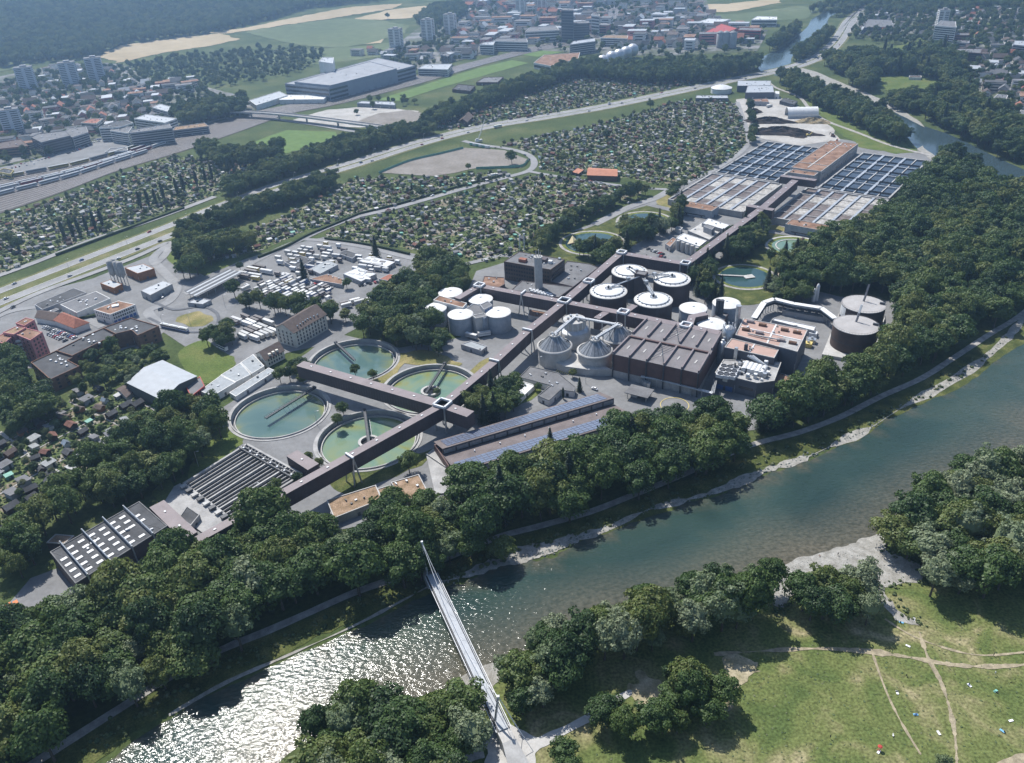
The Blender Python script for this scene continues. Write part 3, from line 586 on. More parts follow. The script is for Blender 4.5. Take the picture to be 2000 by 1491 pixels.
def flat_roofed(name, label, cat, p, ztop, wall='wall_white', roof='grey_roof', z0=0.0, par=0.5, rim=None, group=None, ex=True, clutter=True):
    p = [tuple(map(float, q)) for q in p]; o = loc0(p); t = thing(name, label, cat, o, 0, group); r = rel(p, o)
    MB().prism(r, z0 - 0.2, ztop - par).build('wall', wall, t)
    i = inset(r, 0.5)
    MB().prism(i, ztop - par + 0.002, ztop - par + 0.12).build('roof', roof, t)
    mb = MB(); n = len(r)
    for k in range(n):
        q = [r[k], r[(k + 1) % n], tuple(i[(k + 1) % n]), tuple(i[k])]; mb.prism(q, ztop - par + 0.001, ztop)
    mb.build('parapet', rim or wall, t)
    if ex: excl(p, 1.5)
    ar = abs(sum(r[k][0] * r[(k + 1) % n][1] - r[(k + 1) % n][0] * r[k][1] for k in range(n))) / 2; rg = random.Random(len(label)); c = np.mean(i, axis=0)
    if clutter:
        for k in range(min(7, int(ar / 90))):
            a, b = i[rg.randrange(n)], i[rg.randrange(n)]; q = a + (b - a) * rg.uniform(.2, .8); q = q + (c - q) * rg.uniform(.15, .7); h = rg.uniform(.4, 1.1)
            if inpoly(i, q[:1], q[1:])[0]: MB().box((q[0], q[1], ztop - par + .1 + h / 2), (rg.uniform(.6, 2), rg.uniform(.6, 1.4), h), rg.choice([.6, -.95])).build('roof_unit', rg.choice(['steel', 'steel_white', 'concrete_dark']), t)
        for k in range(n):
            a, b = np.array(p[k]), np.array(p[(k + 1) % n]); L = np.linalg.norm(b - a); nn = np.array([b[1] - a[1], a[0] - b[0]]); m = (a + b) / 2; nn = nn if np.dot(m - np.mean(p, axis=0), nn) > 0 else -nn
            if L > 7 and np.dot(nn, m) < 0:
                MB().beam((*(a - np.array(o[:2]) + nn / L * .05 + (b - a) / L * .4), (z0 + ztop) / 2), (*(a - np.array(o[:2]) + nn / L * .05 + (b - a) / L * .4), z0), .18).build('downpipe', 'steel', t)
                if z0 < 1: windows(t, p, o, k, 1, max(1, int(L / 14)), 0, 2.6, 1.6, 2.3, rg.choice(['steel_dark', 'wall_slate', 'steel']), 2, 'door')
    return t, p, o
def gabled(name, label, cat, p, eave, ridge, wall='wall_white', roof='tile_brown', along=0, over=0.6, group=None, hip=0.0, z0=0.0):
    "p: four corners in order; the ridge runs parallel to edge `along`"
    p = [np.array(q, float) for q in p]; p = p[along:] + p[:along]; o = loc0(p); t = thing(name, label, cat, o, 0, group); r = [q - np.array(o[:2]) for q in p]
    m1 = (r[1] + r[2]) / 2; m0 = (r[3] + r[0]) / 2; ax = (m1 - m0)
    m0h, m1h = m0 + ax * hip, m1 - ax * hip
    v = [(*r[i], z0 - 0.2) for i in range(4)] + [(*r[i], eave) for i in range(4)] + [(*m0, ridge - .05 if not hip else eave), (*m1, ridge - .05 if not hip else eave)]
    MB().add(v, [(0, 1, 5, 4), (2, 3, 7, 6), (1, 2, 6, 9, 5), (3, 0, 4, 8, 7)]).build('wall', wall, t)
    sl = (ridge - eave) / (np.linalg.norm(r[1] - r[2]) / 2); u = ax / np.linalg.norm(ax); mb = MB()
    e = inset(np.array(r), -over); ze = eave - over * sl; th = 0.22
    a0, a1 = (m0h, m1h) if hip else (m0 - u * over, m1 + u * over)
    def slab(q): k = [(x, y, z + .02) for x, y, z in q] + [(x, y, z - th) for x, y, z in q]; n = len(q); mb.add(k, [tuple(range(n)), tuple(range(n, 2 * n))[::-1]] + [(i, n + i, n + (i + 1) % n, (i + 1) % n) for i in range(n)])
    slab([(*e[0], ze), (*e[1], ze), (*a1, ridge), (*a0, ridge)]); slab([(*e[2], ze), (*e[3], ze), (*a0, ridge), (*a1, ridge)])
    if hip: slab([(*e[1], ze), (*e[2], ze), (*a1, ridge)]); slab([(*e[3], ze), (*e[0], ze), (*a0, ridge)])
    mb.build('roof', roof, t); excl([tuple(q) for q in p], 1.5)
    return t, [tuple(q) for q in p], o
def W4(px, z): return [tuple(q) for q in GP(px, z)]

# ------------------------------------------------------------------ round settling basins
def basin(x, y, R, label, wm, arm, ring, z0=0.0):
    t = thing('settling_basin', label, 'basin', (x, y, 0)); n = 72
    MB().lathe([(R + 2.6, 0.0), (R + 2.6, 0.5), (R + 0.7, 0.5)], n).build('path_ring', 'concrete', t)
    MB().lathe([(R + 0.8, 0.0), (R + 0.8, 1.2), (R, 1.2), (R, -4.2)], n).build('rim_wall', 'concrete', t)
    MB().lathe([(R - 0.02, -2.4), (R - 2.0, -2.4), (R - 2.0, -3.2)], n).build('inner_channel', 'concrete_dark', t)
    MB().lathe([(R - 1.6, -3.5), (R - 1.6, -1.5), (R - 2.1, -1.5), (R - 2.1, -3.5)], n).build('overflow_weir', 'concrete_pale', t)
    MB().lathe([(R - 2.05, -2.6), (0.01, -2.6)], n).build('water', wm, t)
    if ring: MB().lathe([(6.2, -2.6), (6.2, -1.0), (4.6, -1.0), (4.6, -2.6)], 40).build('inlet_ring', 'concrete_pale', t); MB().lathe([(4.58, -2.5), (0.01, -2.5)], 24).build('inlet_water', 'black_water', t)
    a0, r0 = arm; d = Vector((math.cos(a0), math.sin(a0), 0)); s = Vector((-d.y, d.x, 0))
    br = MB(); p0, p1 = d * r0, d * (R + 1.2)
    br.beam(p0 + Vector((0, 0, 2.0)), p1 + Vector((0, 0, 2.0)), 1.5, 0.18)
    for q in (-.75, .75): br.beam(p0 + s * q + Vector((0, 0, 2.9)), p1 + s * q + Vector((0, 0, 2.9)), 0.12); br.beam(p0 + s * q + Vector((0, 0, 1.4)), p1 + s * q + Vector((0, 0, 1.4)), 0.25, 0.5)
    k = 0
    while k < (p1 - p0).length:
        for q in (-.75, .75): b = p0 + d * k + s * q; br.beam(b + Vector((0, 0, 1.4)), b + Vector((0, 0, 2.9)), 0.09)
        k += 2.0
    br.build('scraper_bridge', 'steel_dark', t)
    sb = MB(); q0 = d * max(r0, 3) + s * -2.2; q1 = d * (R - 2.5) + s * -2.2
    sb.beam(q0 + Vector((0, 0, -2)), q1 + Vector((0, 0, -2)), 0.22); k = 0
    while k < (q1 - q0).length - 3:
        b = q0 + d * k; sb.beam(b + Vector((0, 0, -2)), b + s * 2 + Vector((0, 0, 1.4)), 0.12); sb.beam(b + Vector((0, 0, -2)), b + d * 3 + Vector((0, 0, -2.5)), 0.12); k += 3.2
    sb.build('scraper_truss', 'steel', t)
    MB().box((d.x * (R + .9), d.y * (R + .9), 1.9), (1.6, 2.0, 1.4), a0).build('drive_unit', 'steel_dark', t)
    excl_disc((x, y), R + 3.5)
def ang(x, y, px, z=1.5): q = g0(px[0], px[1], z); return math.atan2(q[1] - y, q[0] - x)
_c = (-144.1, 427.4); basin(*_c, 29.0, 'round basin of teal water with a dark truss bridge and no ring', 'basin_water', (ang(*_c, (616, 757)), -11.0), False)
_c = (-106.7, 487.0); basin(*_c, 29.0, 'rear round basin of teal water partly hidden by the cross gallery', 'basin_water', (ang(*_c, (677, 690)) , -2.0), False)
_c = (-52.2, 445.5); basin(*_c, 29.0, 'round green basin with white inlet ring behind the gallery crossing', 'basin_green', (ang(*_c, (868, 712)), -8.0), True)
_c = (-85.0, 392.6); basin(*_c, 29.0, 'round green basin with white inlet ring cut by the long gallery', 'basin_green', (ang(*_c, (712, 803)), -8.0), True)

# ------------------------------------------------------------------ elevated galleries
GTOP = 17.0
def gallery(label, px, w=5.4, zt=GTOP, h=8.6, n0=0.0, n1=0.0, vents=16.0):
    c = GP(px, zt); o = (float(c[0][0]), float(c[0][1]), 0.0); t = thing('gallery', label, 'gallery', o); c = c - np.array(o[:2]); bw = MB(); bs = MB(); br = MB(); k = 0
    d = (c[1] - c[0]) / np.linalg.norm(c[1] - c[0]); c[0] -= d * n0; d = (c[-1] - c[-2]) / np.linalg.norm(c[-1] - c[-2]); c[-1] += d * n1
    a, b = offset_line(c, w / 2), offset_line(c, -w / 2)
    if len(c) == 2:
        nrm = np.array([-d[1], d[0]]); a = c + nrm * w / 2; b = c - nrm * w / 2
    for i in range(len(c) - 1):
        bw.prism([tuple(b[i]), tuple(b[i + 1]), tuple(a[i + 1]), tuple(a[i])], zt - h, zt - 0.25)
        ra, rb = [c[j] + (a[j] - c[j]) * 1.05 for j in (i, i + 1)], [c[j] + (b[j] - c[j]) * 1.05 for j in (i, i + 1)]
        br.prism([tuple(rb[0]), tuple(rb[1]), tuple(ra[1]), tuple(ra[0])], zt - 0.248, zt)
        L = np.linalg.norm(c[i + 1] - c[i]); dd = (c[i + 1] - c[i]) / L; q = 1.0
        while q < L:                                   # standing seams of the cladding
            for e in (a, b):
                p = e[i] + dd * q; bs.box((p[0], p[1], zt - h / 2 - .1), (0.1, 0.16, h - 0.5), math.atan2(dd[1], dd[0]))
            q += 2.0
        q = vents * .6
        while q < L - 3:
            p = c[i] + dd * q; MB().box((0, 0, 0.2), (1.3, 0.9, 0.4), math.atan2(dd[1], dd[0])).build('roof_hatch', 'white_sheet', t, (p[0], p[1], zt)); q += vents
    bw.build('cladding', 'clad_brown', t); br.build('roof', 'clad_roof', t); bs.build('seams', 'clad_brown', t)['kind'] = 'stuff'
    EXCL.append(np.r_[a, b[::-1]] + np.array(o[:2])); return t
gallery('long brown gallery running in front of the round basins', [(383, 1055), (864, 790)], 5.0)
gallery('brown gallery from the basin crossing up to the digesters', [(864, 790), (963, 708), (1030, 646), (1101, 589)], 5.4)
gallery('brown gallery between office block and dark digesters', [(1101, 589), (1212, 494)], 6.0)
gallery('brown cross gallery dividing the four round basins', [(586, 710), (864, 790), (919, 809)], 6.6)
gallery('brown gallery in front of the dark digesters and behind the hall', [(1101, 589), (1215, 611), (1342, 637), (1405, 650)], 5.6)
gallery('brown gallery from the crossing towards the white silos', [(1101, 589), (936, 558)], 5.4)
gallery('short brown gallery branch beside the white silos', [(936, 558), (893, 583)], 5.0, zt=16.6)
gallery('brown gallery behind the dark digesters along the car park', [(1212, 494), (1339, 515)], 5.8)
gallery('long brown gallery climbing to the aeration basins', [(1339, 515), (1493, 403), (1553, 352)], 6.2)
gallery('brown cross head of the gallery over the aeration basins', [(1460, 401), (1511, 410)], 6.0, zt=17.3)
gallery('brown cross head of the gallery before the moss roofed building', [(1525, 343), (1594, 352)], 6.0, zt=17.3, h=7)
gallery('brown gallery stub linking the gallery to the big hall', [(1188, 607), (1165, 622)], 4.6, zt=16.7)
gallery('brown gallery stub beside the nearest dark digester', [(1222, 609), (1240, 596)], 4.6, zt=16.7)
gallery('low brown gallery wing at the rectangular settling tanks', [(570, 885), (612, 912)], 7.0, zt=7.5, h=7.4)
gallery('low brown gallery wing beside the screening hall', [(306, 984), (371, 1047)], 7.5, zt=8.0, h=7.8)
gallery('angled brown gallery end between the white tanks', [(1345, 637), (1352, 618), (1380, 612)], 5.0, zt=17.4, h=8)
def portal(px, label, zt=GTOP + 1.0, w=8.0, ax=None, legs=2, spread=5.0):
    x, y = g0(px[0], px[1], GTOP); t = thing('gallery_portal', label, 'support', (x, y, 0)); d = np.array(ax) / np.linalg.norm(ax); n = np.array([-d[1], d[0]])
    mb = MB(); mb.beam((*(n * w / 2), zt), (*(-n * w / 2), zt), 1.1, 0.9); mb.build('cap_beam', 'steel_white', t)
    for s in (-1, 1):
        for q in ((-spread / 2, spread / 2) if legs == 2 else (0,)):
            e = n * s * (w / 2); f = n * s * (w / 2 + .3) + d * q; MB().beam((*e, zt - .4), (*f, 0), 0.7).build('leg', 'steel', t)
_ax1 = GP([(864, 790)], GTOP)[0] - GP([(383, 1055)], GTOP)[0]; _ax2 = GP([(1101, 589)], GTOP)[0] - GP([(864, 790)], GTOP)[0]; _ax3 = GP([(1101, 589)], GTOP)[0] - GP([(936, 558)], GTOP)[0]
portal((683, 893), 'white capped steel trestle carrying the long gallery near the green basin', ax=_ax1, w=6.6)
portal((518, 977), 'white cap on the long gallery beside the rectangular tanks', ax=_ax1, w=6.6, legs=1)
portal((965, 706), 'white capped steel trestle beside the round spruce group', ax=_ax2, w=7.0)
portal((1030, 646), 'white capped steel trestle beside the conical digesters', ax=_ax2, w=7.0)
portal((1022, 573), 'white capped steel trestle near the white silos', ax=_ax3, w=7.0)
def node_frame(px, label, s=7.4, rz=0.0):
    x, y = g0(px[0], px[1], GTOP + 1.2); t = thing('gallery_node', label, 'support', (x, y, 0), rz)
    for a, b in (((-1, -1), (1, -1)), ((1, -1), (1, 1)), ((1, 1), (-1, 1)), ((-1, 1), (-1, -1))): MB().beam((a[0] * s / 2, a[1] * s / 2, GTOP + 1.0), (b[0] * s / 2, b[1] * s / 2, GTOP + 1.0), 1.0, 1.3).build('frame_beam', 'steel_white', t)
    for a in ((-1, -1), (1, -1), (1, 1), (-1, 1)): MB().beam((a[0] * s / 2, a[1] * s / 2, GTOP), (a[0] * s / 2, a[1] * s / 2, 0), 0.8).build('post', 'steel', t)
_rz = math.radians(-32)
node_frame((864, 787), 'square white frame on posts at the gallery crossing by the basins', 7.6, _rz); node_frame((1102, 586), 'square white frame on posts at the gallery crossing by the digesters', 7.2, _rz)
for px, lb in (((1214, 492), 'white frame at the gallery corner by the garden pond'), ((1339, 513), 'white frame at the gallery corner by the car park'), ((936, 556), 'white frame at the gallery corner behind the silos'), ((1217, 608), 'white frame where the gallery meets the big hall'), ((1340, 634), 'white frame on the gallery end above the hall roof'), ((1150, 548), 'slanted white frame on the gallery beside the office block')): node_frame(px, lb, 6.2, _rz)

# ------------------------------------------------------------------ basin block
_A, _B, _D = (np.array(g0(1306, 389, 6)), np.array(g0(1496, 275, 6)), np.array(g0(1671, 452, 6)))
def ST(s, t): return tuple(_A + s * (_D - _A) + t * (_B - _A))
_rzS = math.atan2(*(_D - _A)[::-1]); _rzT = math.atan2(*(_B - _A)[::-1])
def basin_field(name, label, s0, s1, t0, t1, lanes, cells, ws, wall_w, beam, zt=6.0, alt=None, gantry=(), seed=0):
    p = [ST(s0, t0), ST(s1, t0), ST(s1, t1), ST(s0, t1)]; o = loc0(p); t = thing(name, label, 'basins', o); rg = random.Random(seed)
    O = np.array(o[:2]); q = lambda s, u: tuple(np.array(ST(s, u)) - O)
    for a, b in (((s0, t0), (s1, t0)), ((s1, t0), (s1, t1)), ((s1, t1), (s0, t1)), ((s0, t1), (s0, t0))): MB().beam((*q(*a), zt / 2), (*q(*b), zt / 2), 1.6, zt).build('outer_wall', 'concrete', t)
    ds = (s1 - s0) / lanes
    for i in range(1, lanes): MB().beam((*q(s0 + i * ds, t0), zt - 1.3), (*q(s0 + i * ds, t1), zt - 1.3), wall_w, 2.5).build('lane_wall', 'concrete_blue', t)
    dt = (t1 - t0) / cells
    for i in range(lanes):
        for j in range(cells):
            a, b, c, d = s0 + i * ds, s0 + (i + 1) * ds, t0 + j * dt, t0 + (j + 1) * dt
            m = ws[rg.choice(alt[i % len(alt)])] if alt else ws[0]
            me = MB().prism([q(a, c), q(b, c), q(b, d), q(a, d)], zt - 1.45, zt - 1.2 + rg.random() * .01); me.build('water', m, t)
        if beam:
            m = s0 + (i + .5) * ds; MB().beam((*q(m, t0), zt - .5), (*q(m, t1), zt - .5), 0.9, 0.5).build('walkway', 'concrete_pale', t)
    for j in range(1, cells):
        u = t0 + j * dt; MB().beam((*q(s0, u), zt - .35), (*q(s1, u), zt - .35), 0.7 if not beam else 1.4, 0.4).build('cross_walkway', 'concrete_pale' if not beam else 'concrete_blue', t)
    for u in gantry:
        for i in range(lanes):
            for e in (-.006, .006): MB().beam((*q(s0 + i * ds + .004, u + e), zt + .5), (*q(s0 + (i + 1) * ds - .004, u + e), zt + .5), 0.3, 0.9).build('gantry', 'steel_dark', t)
    excl(p, 3)
basin_field('sedimentation_basins', 'blue clear water basins with gantries to the left of the moss roofed building', 0.012, 0.372, 0.415, 0.99, 3, 4, ['clear_water'], 2.4, True, gantry=(0.46, 0.60, 0.745, 0.885), seed=1)
basin_field('sedimentation_basins', 'blue clear water basins with gantries to the right of the moss roofed building', 0.622, 0.995, 0.415, 1.0, 3, 4, ['clear_water'], 2.4, True, gantry=(0.46, 0.60, 0.745, 0.885), seed=2)
basin_field('aeration_basins', 'foaming aeration basins to the left of the gallery', 0.0, 0.425, 0.0, 0.398, 6, 5, ['foam', 'sludge_water'], 2.0, False, alt=[[1, 1], [0, 1], [0, 0, 1], [1, 1, 0], [0, 1], [0, 0]], seed=3)
basin_field('aeration_basins', 'foaming aeration basins to the right of the gallery', 0.57, 1.0, 0.0, 0.398, 6, 5, ['foam', 'sludge_water'], 2.0, False, alt=[[1, 1], [1, 0], [1, 1, 0], [0, 0], [0, 0, 1], [0, 1]], seed=4)
_p = [ST(.385, .57), ST(.562, .57), ST(.562, 1.06), ST(.385, 1.06)]
_t, _p, _o = flat_roofed('pump_building', 'long flat building with moss brown roof between the clear basins', 'building', _p, 11, 'concrete', 'moss_roof', rim='concrete_pale')
bands(_t, _p, _o, 1, 1, 5.5, 9.5, 2.2, 'glass_sky', 4)
MB().beam((*np.subtract(ST(.47, .6), _o[:2]), 10.75), (*np.subtract(ST(.47, 1.05), _o[:2]), 10.75), 1.2, 0.5).build('roof_kerb', 'concrete_pale', _t); MB().beam((*np.subtract(ST(.39, .66), _o[:2]), 10.8), (*np.subtract(ST(.555, .66), _o[:2]), 10.8), .8, 0.5).build('roof_kerb', 'concrete_pale', _t)
for k in range(8): MB().box((*np.subtract(ST(.40 + .02 * k, .99 + .012 * (k % 3)), _o[:2]), 11.0), (1.4, 1.4, .9), _rzT).build('roof_vent', 'steel_white', _t)
_t, _p, _o = flat_roofed('porch_building', 'lower flat moss roof in front of the moss roofed building', 'building', [ST(.40, .515), ST(.548, .515), ST(.548, .567), ST(.40, .567)], 9.6, 'concrete', 'moss_roof', rim='concrete_pale')
for s0, s1, lb in ((.105, .30, 'low moss roofed inlet building at the left aeration basins'), (.69, .89, 'low moss roofed inlet building at the right aeration basins')):
    _t, _p, _o = flat_roofed('inlet_building', lb, 'building', [ST(s0, -.075), ST(s1, -.075), ST(s1, -.012), ST(s0, -.012)], 8.4, 'concrete_blue', 'moss_roof', rim='concrete'); bands(_t, _p, _o, 0, 1, 1.5, 3.2, 0.8, 'glass_dark', 6)
strip('basin_road', np.array([ST(-.1, -.035), ST(.4, -.09), ST(.58, -.09), ST(1.02, -.06)]), 8, 'asphalt', 3)

# ------------------------------------------------------------------ tanks
def domed(x, y, R, h, label, wall='concrete_blue', name='storage_silo', rise=1.5, ladder=None, group=None, knob=True, seams=16):
    t = thing(name, label, 'tank', (x, y, 0), 0, group); n = 48
    MB().lathe([(R, -.2), (R, h)], n).build('shell', wall, t, sm=True)
    MB().lathe([(R + .25, h - .35), (R + .25, h + .05), (R - .25, h + .12)], n).build('rim', 'concrete_pale', t)
    r = MB().lathe([(R - .2, h + .08), (R * .72, h + rise * .45), (R * .4, h + rise * .82), (R * .12, h + rise), (.02, h + rise + .02)], n).build('roof', 'white_sheet', t, sm=True)
    for i in range(seams):
        a = i * 2 * math.pi / seams; ca, sa = math.cos(a), math.sin(a)
        if i % 2 == 0: MB().beam((R * ca * .97, R * sa * .97, h + .16), (R * ca * .2, R * sa * .2, h + rise * 1.0), .12, .1).build('seam', 'steel_white', r)
    if knob: MB().lathe([(.9, h + rise - .1), (.9, h + rise + .5), (.02, h + rise + .6)], 14).build('hatch', 'steel_white', t)
    excl_disc((x, y), R + 2.5); return t
for x, y, lb in ((-7.2, 524.3, 'white domed silo nearest the yard, rightmost of its group'), (-34.1, 524.4, 'white domed silo beside the two trailers, front left'), (-20, 548, 'white domed silo at the back close to the gallery'), (-42.6, 562.1, 'white domed silo at the rear left of the silo group'), (-53.5, 536.5, 'white domed silo half hidden by trees')): domed(x, y, 9.0, 13, lb)
for x, y, lb in ((129.4, 514.6, 'white domed tank left of the twin dark chimneys'), (154.0, 519.8, 'white domed tank behind the twin dark chimneys'), (136.1, 489.5, 'white domed tank behind the big hall roof')): domed(x, y, 9.6, 13, lb)
flat_roofed('silo_link_building', 'grey link building between the white silos', 'building', W4([(905, 607), (925, 592), (968, 607), (946, 622)], 13), 13, 'concrete_blue', 'grey_roof')
flat_roofed('silo_stair_house', 'pale stair tower between the two front silos', 'building', W4([(922, 616), (946, 611), (952, 617), (929, 622)], 13.5), 13.5, 'concrete_pale', 'grey_roof')
flat_roofed('silo_head_house', 'long low house with brown roof behind the silos', 'building', W4([(846, 586), (858, 577), (912, 592), (904, 601)], 15), 15, 'wall_white', 'moss_roof')
_t, _p, _o = flat_roofed('silo_cabin', 'small grey cabin with blue windows on the silo roof', 'cabin', W4([(937, 595), (953, 588), (962, 596), (945, 605)], 15.6), 15.6, 'wall_grey', 'grey_roof', z0=12.5); windows(_t, _p, _o, 2, 1, 3, 13.2, 15, 1.3, 1.2, 'blue_paint', .5)

def digester(x, y, label):
    R, h = 13.35, 17.0; t = thing('digester', label, 'digester', (x, y, 0)); n = 56
    MB().lathe([(R, -.2), (R, h - .5)], n).build('cladding', 'clad_brown', t, sm=True)
    sm = MB()
    for i in range(56): a = i * 2 * math.pi / 56; sm.box(((R + .03) * math.cos(a), (R + .03) * math.sin(a), h / 2), (.12, .12, h - 1), a)
    sm.build('seams', 'clad_brown', t)['kind'] = 'stuff'
    MB().lathe([(R + .25, h - .55), (R + .25, h), (R - 1.0, h + .1)], n).build('rim', 'concrete_pale', t)
    MB().lathe([(R - .8, h + .08), (R * .75, h + .9), (R * .45, h + 1.7), (R * .15, h + 2.1), (.02, h + 2.1)], n).build('roof', 'white_sheet', t, sm=True)
    r = MB()
    for i in range(40):
        a, b = i * 2 * math.pi / 40, (i + 1) * 2 * math.pi / 40; r.tube((R * .8 * math.cos(a), R * .8 * math.sin(a), h + 1.1), (R * .8 * math.cos(b), R * .8 * math.sin(b), h + 1.1), .26, n=6, cap=False)
    rp = r.build('ring_pipe', 'steel', t)
    for i in range(20): a = i * math.pi / 10; MB().box((R * .83 * math.cos(a), R * .83 * math.sin(a), h + .85), (1.3, .22, .5), a).build('bracket', 'steel_dark', t)
    pl = MB().lathe([(2.6, h + 1.9), (2.6, h + 2.6), (2.4, h + 2.6), (2.4, h + 2.3), (.02, h + 2.3)], 20).build('platform', 'steel', t)
    MB().tube((0, 0, h + 2), (0, 0, h + 4.2), .8, .7, 10).build('mixer', 'steel_dark', t); MB().box((1.5, -.8, h + 3), (1.0, 1.0, 1.4)).build('motor', 'steel', t)
    excl_disc((x, y), R + 2); return t
DIG = [(102.7, 523.2, 'dark clad digester with white roof nearest the big hall'), (73.3, 541.3, 'dark clad digester with white roof at the left of the four'), (93.6, 574.7, 'dark clad digester with white roof at the back by the car park'), (122.4, 556.4, 'dark clad digester with white roof at the right by the trees')]
for d in DIG: digester(*d)
_c = (98.5, 549.0); _hx = flat_roofed('digester_stair_tower', 'dark square stair tower between the four dark digesters', 'building', W4([(1239, 534), (1247, 528), (1266, 531), (1260, 538)], 22), 22, 'clad_brown', 'grey_roof')
for i, d in enumerate(DIG):
    t = thing('digester_catwalk', 'steel catwalk with pipes from the stair tower to %s' % ('the nearest dark digester', 'the left dark digester', 'the rear dark digester', 'the right dark digester')[i], 'catwalk', (0, 0, 0))
    a = Vector((d[0], d[1], 19.6)); b = Vector((_hx[2][0], _hx[2][1], 19.6)); a = a + (b - a).normalized() * 2.4; b = b + (a - b).normalized() * 3
    sd = (b - a).normalized().cross(Vector((0, 0, 1)))
    MB().beam(a, b, 1.6, .2).build('deck', 'steel', t); MB().tube(a + sd * 1.2 + Vector((0, 0, .5)), b + sd * 1.2 + Vector((0, 0, .5)), .35, n=8).build('pipe', 'steel', t)
    r = MB()
    for s in (-.8, .8):
        r.beam(a + sd * s + Vector((0, 0, 1.1)), b + sd * s + Vector((0, 0, 1.1)), .1)
        for k in range(7): q = a.lerp(b, k / 6) + sd * s; r.beam(q, q + Vector((0, 0, 1.1)), .09)
    r.build('railing', 'steel_dark', t); q = a.lerp(b, .62); MB().box((q.x, q.y, q.z + 1.2), (2.6, 2.2, 2.6), .4).build('valve_box', 'steel', t); MB().beam((q.x, q.y, q.z), (q.x, q.y, 0), .5).build('post', 'steel_dark', t)

def cone_digester(x, y, label, R=11.0, h=11.5, zc=19.0):
    t = thing('conical_digester', label, 'digester', (x, y, 0)); n = 44
    MB().lathe([(R, -.2), (R, h)], n).build('shell', 'concrete_pale', t, sm=True)
    MB().lathe([(R, h - 1.1), (R + .8, h - .5), (R + .8, h + .5), (R - .4, h + .9)], n).build('rim', 'concrete_pale', t, sm=True)
    MB().lathe([(R - .4, h + .2), (R - .6, h + .5), (3.0, zc)], n).build('cone_roof', mat('steel_cone', (.27, .28, .29), .4, .12, .5, metal=.5), t)
    for i in range(22): a = i * 2 * math.pi / 22; MB().beam((math.cos(a) * (R - .7), math.sin(a) * (R - .7), h + .7), (math.cos(a) * 3.1, math.sin(a) * 3.1, zc + .08), .16, .14).build('roof_seam', 'steel_dark' if i % 3 else 'steel_white', t)
    MB().lathe([(3.1, zc - .2), (3.4, zc), (3.4, zc + 1.1), (3.2, zc + 1.1), (3.2, zc + .2), (.02, zc + .3)], 20).build('platform', 'concrete_pale', t)
    for k in range(5): a = k * 1.3; MB().tube((math.cos(a) * 1.6, math.sin(a) * 1.6, zc), (math.cos(a) * 1.6, math.sin(a) * 1.6, zc + 1.4 + .5 * (k % 3)), .5, .45, 8).build('valve', 'steel_white', t)
    MB().box((R * .62, -R * .1, h + 3.2), (3.0, .9, .5), .3).build('ladder_landing', 'steel_dark', t); MB().beam((R * .9, -R * .2, h), (3.2, -.8, zc), .9, .25).build('stair', 'steel_white', t)
    excl_disc((x, y), R + 2); return t
CON = [(29.2, 472.8, 'conical steel topped digester at the left front'), (54.7, 463.9, 'conical steel topped digester at the right front'), (71.6, 481.5, 'conical steel topped digester beside the hall corner')]
for c in CON: cone_digester(*c)
_x, _y = 44.5, 497.0; t = thing('stepped_digester', 'pale stepped digester with upper drum behind the conical ones', 'digester', (_x, _y, 0))
MB().lathe([(11, -.2), (11, 10.5), (10.2, 11)], 44).build('shell', 'concrete_pale', t, sm=True); MB().lathe([(10.2, 10.9), (7.6, 12.5)], 44).build('cone_roof', 'steel', t); MB().lathe([(7.6, 12.4), (7.6, 18.2), (.02, 18.6)], 36).build('upper_drum', 'concrete_pale', t)
for k in range(14): a = k * 2 * math.pi / 14; MB().box((7.7 * math.cos(a), 7.7 * math.sin(a), 15.2), (.3, .5, 5.6), a).build('drum_rib', 'steel_white', t)
for k in range(6): a = k * 1.05; MB().box((4.2 * math.cos(a), 4.2 * math.sin(a), 19.2), (1.6, 1.2, 1.3), a).build('roof_unit', 'steel', t)
_top = [(29.2, 472.8, 20), (54.7, 463.9, 20), (71.6, 481.5, 20), (44.5, 497.0, 19.5)]
for i, (a, b) in enumerate(((0, 3), (1, 2), (2, 3))):
    t = thing('pipe_bridge', 'pale pipe bridge linking %s' % ('the left conical digester to the stepped one', 'the two conical digesters at the hall', 'the hall side digester to the stepped one')[i], 'pipe bridge', (0, 0, 0)); A_, B_ = Vector(_top[a]), Vector(_top[b]); sd = (B_ - A_).normalized().cross(Vector((0, 0, 1)))
    MB().beam(A_, B_, 2.2, .4).build('deck', 'concrete_pale', t)
    for s in (-.7, .1, .7): MB().tube(A_ + sd * s + Vector((0, 0, .6)), B_ + sd * s + Vector((0, 0, .6)), .28, n=8).build('pipe', 'steel_white', t)
    for k in (.35, .65): q = A_.lerp(B_, k); MB().beam((q.x, q.y, 20), (q.x, q.y, 0), .6).build('pylon', 'concrete_pale', t)
_p = W4([(1072, 680), (1125, 690), (1195, 722), (1150, 722), (1105, 716), (1062, 700)], 5); t = thing('digester_podium', 'grey sloped podium with stepped dark louvres at the conical digesters', 'podium', loc0(_p)); MB().prism(rel(_p, loc0(_p)), -.2, 5).build('wall', 'concrete_pale', t)
for k in range(7): q = g0(1083 + k * 8.6, 697 + k * 1.9, 4.5); MB().box((q[0] - loc0(_p)[0], q[1] - loc0(_p)[1] - 1, 4.6 - k * .1), (3.0, 1.6, .5), -.5).build('louvre', 'steel_dark', t)

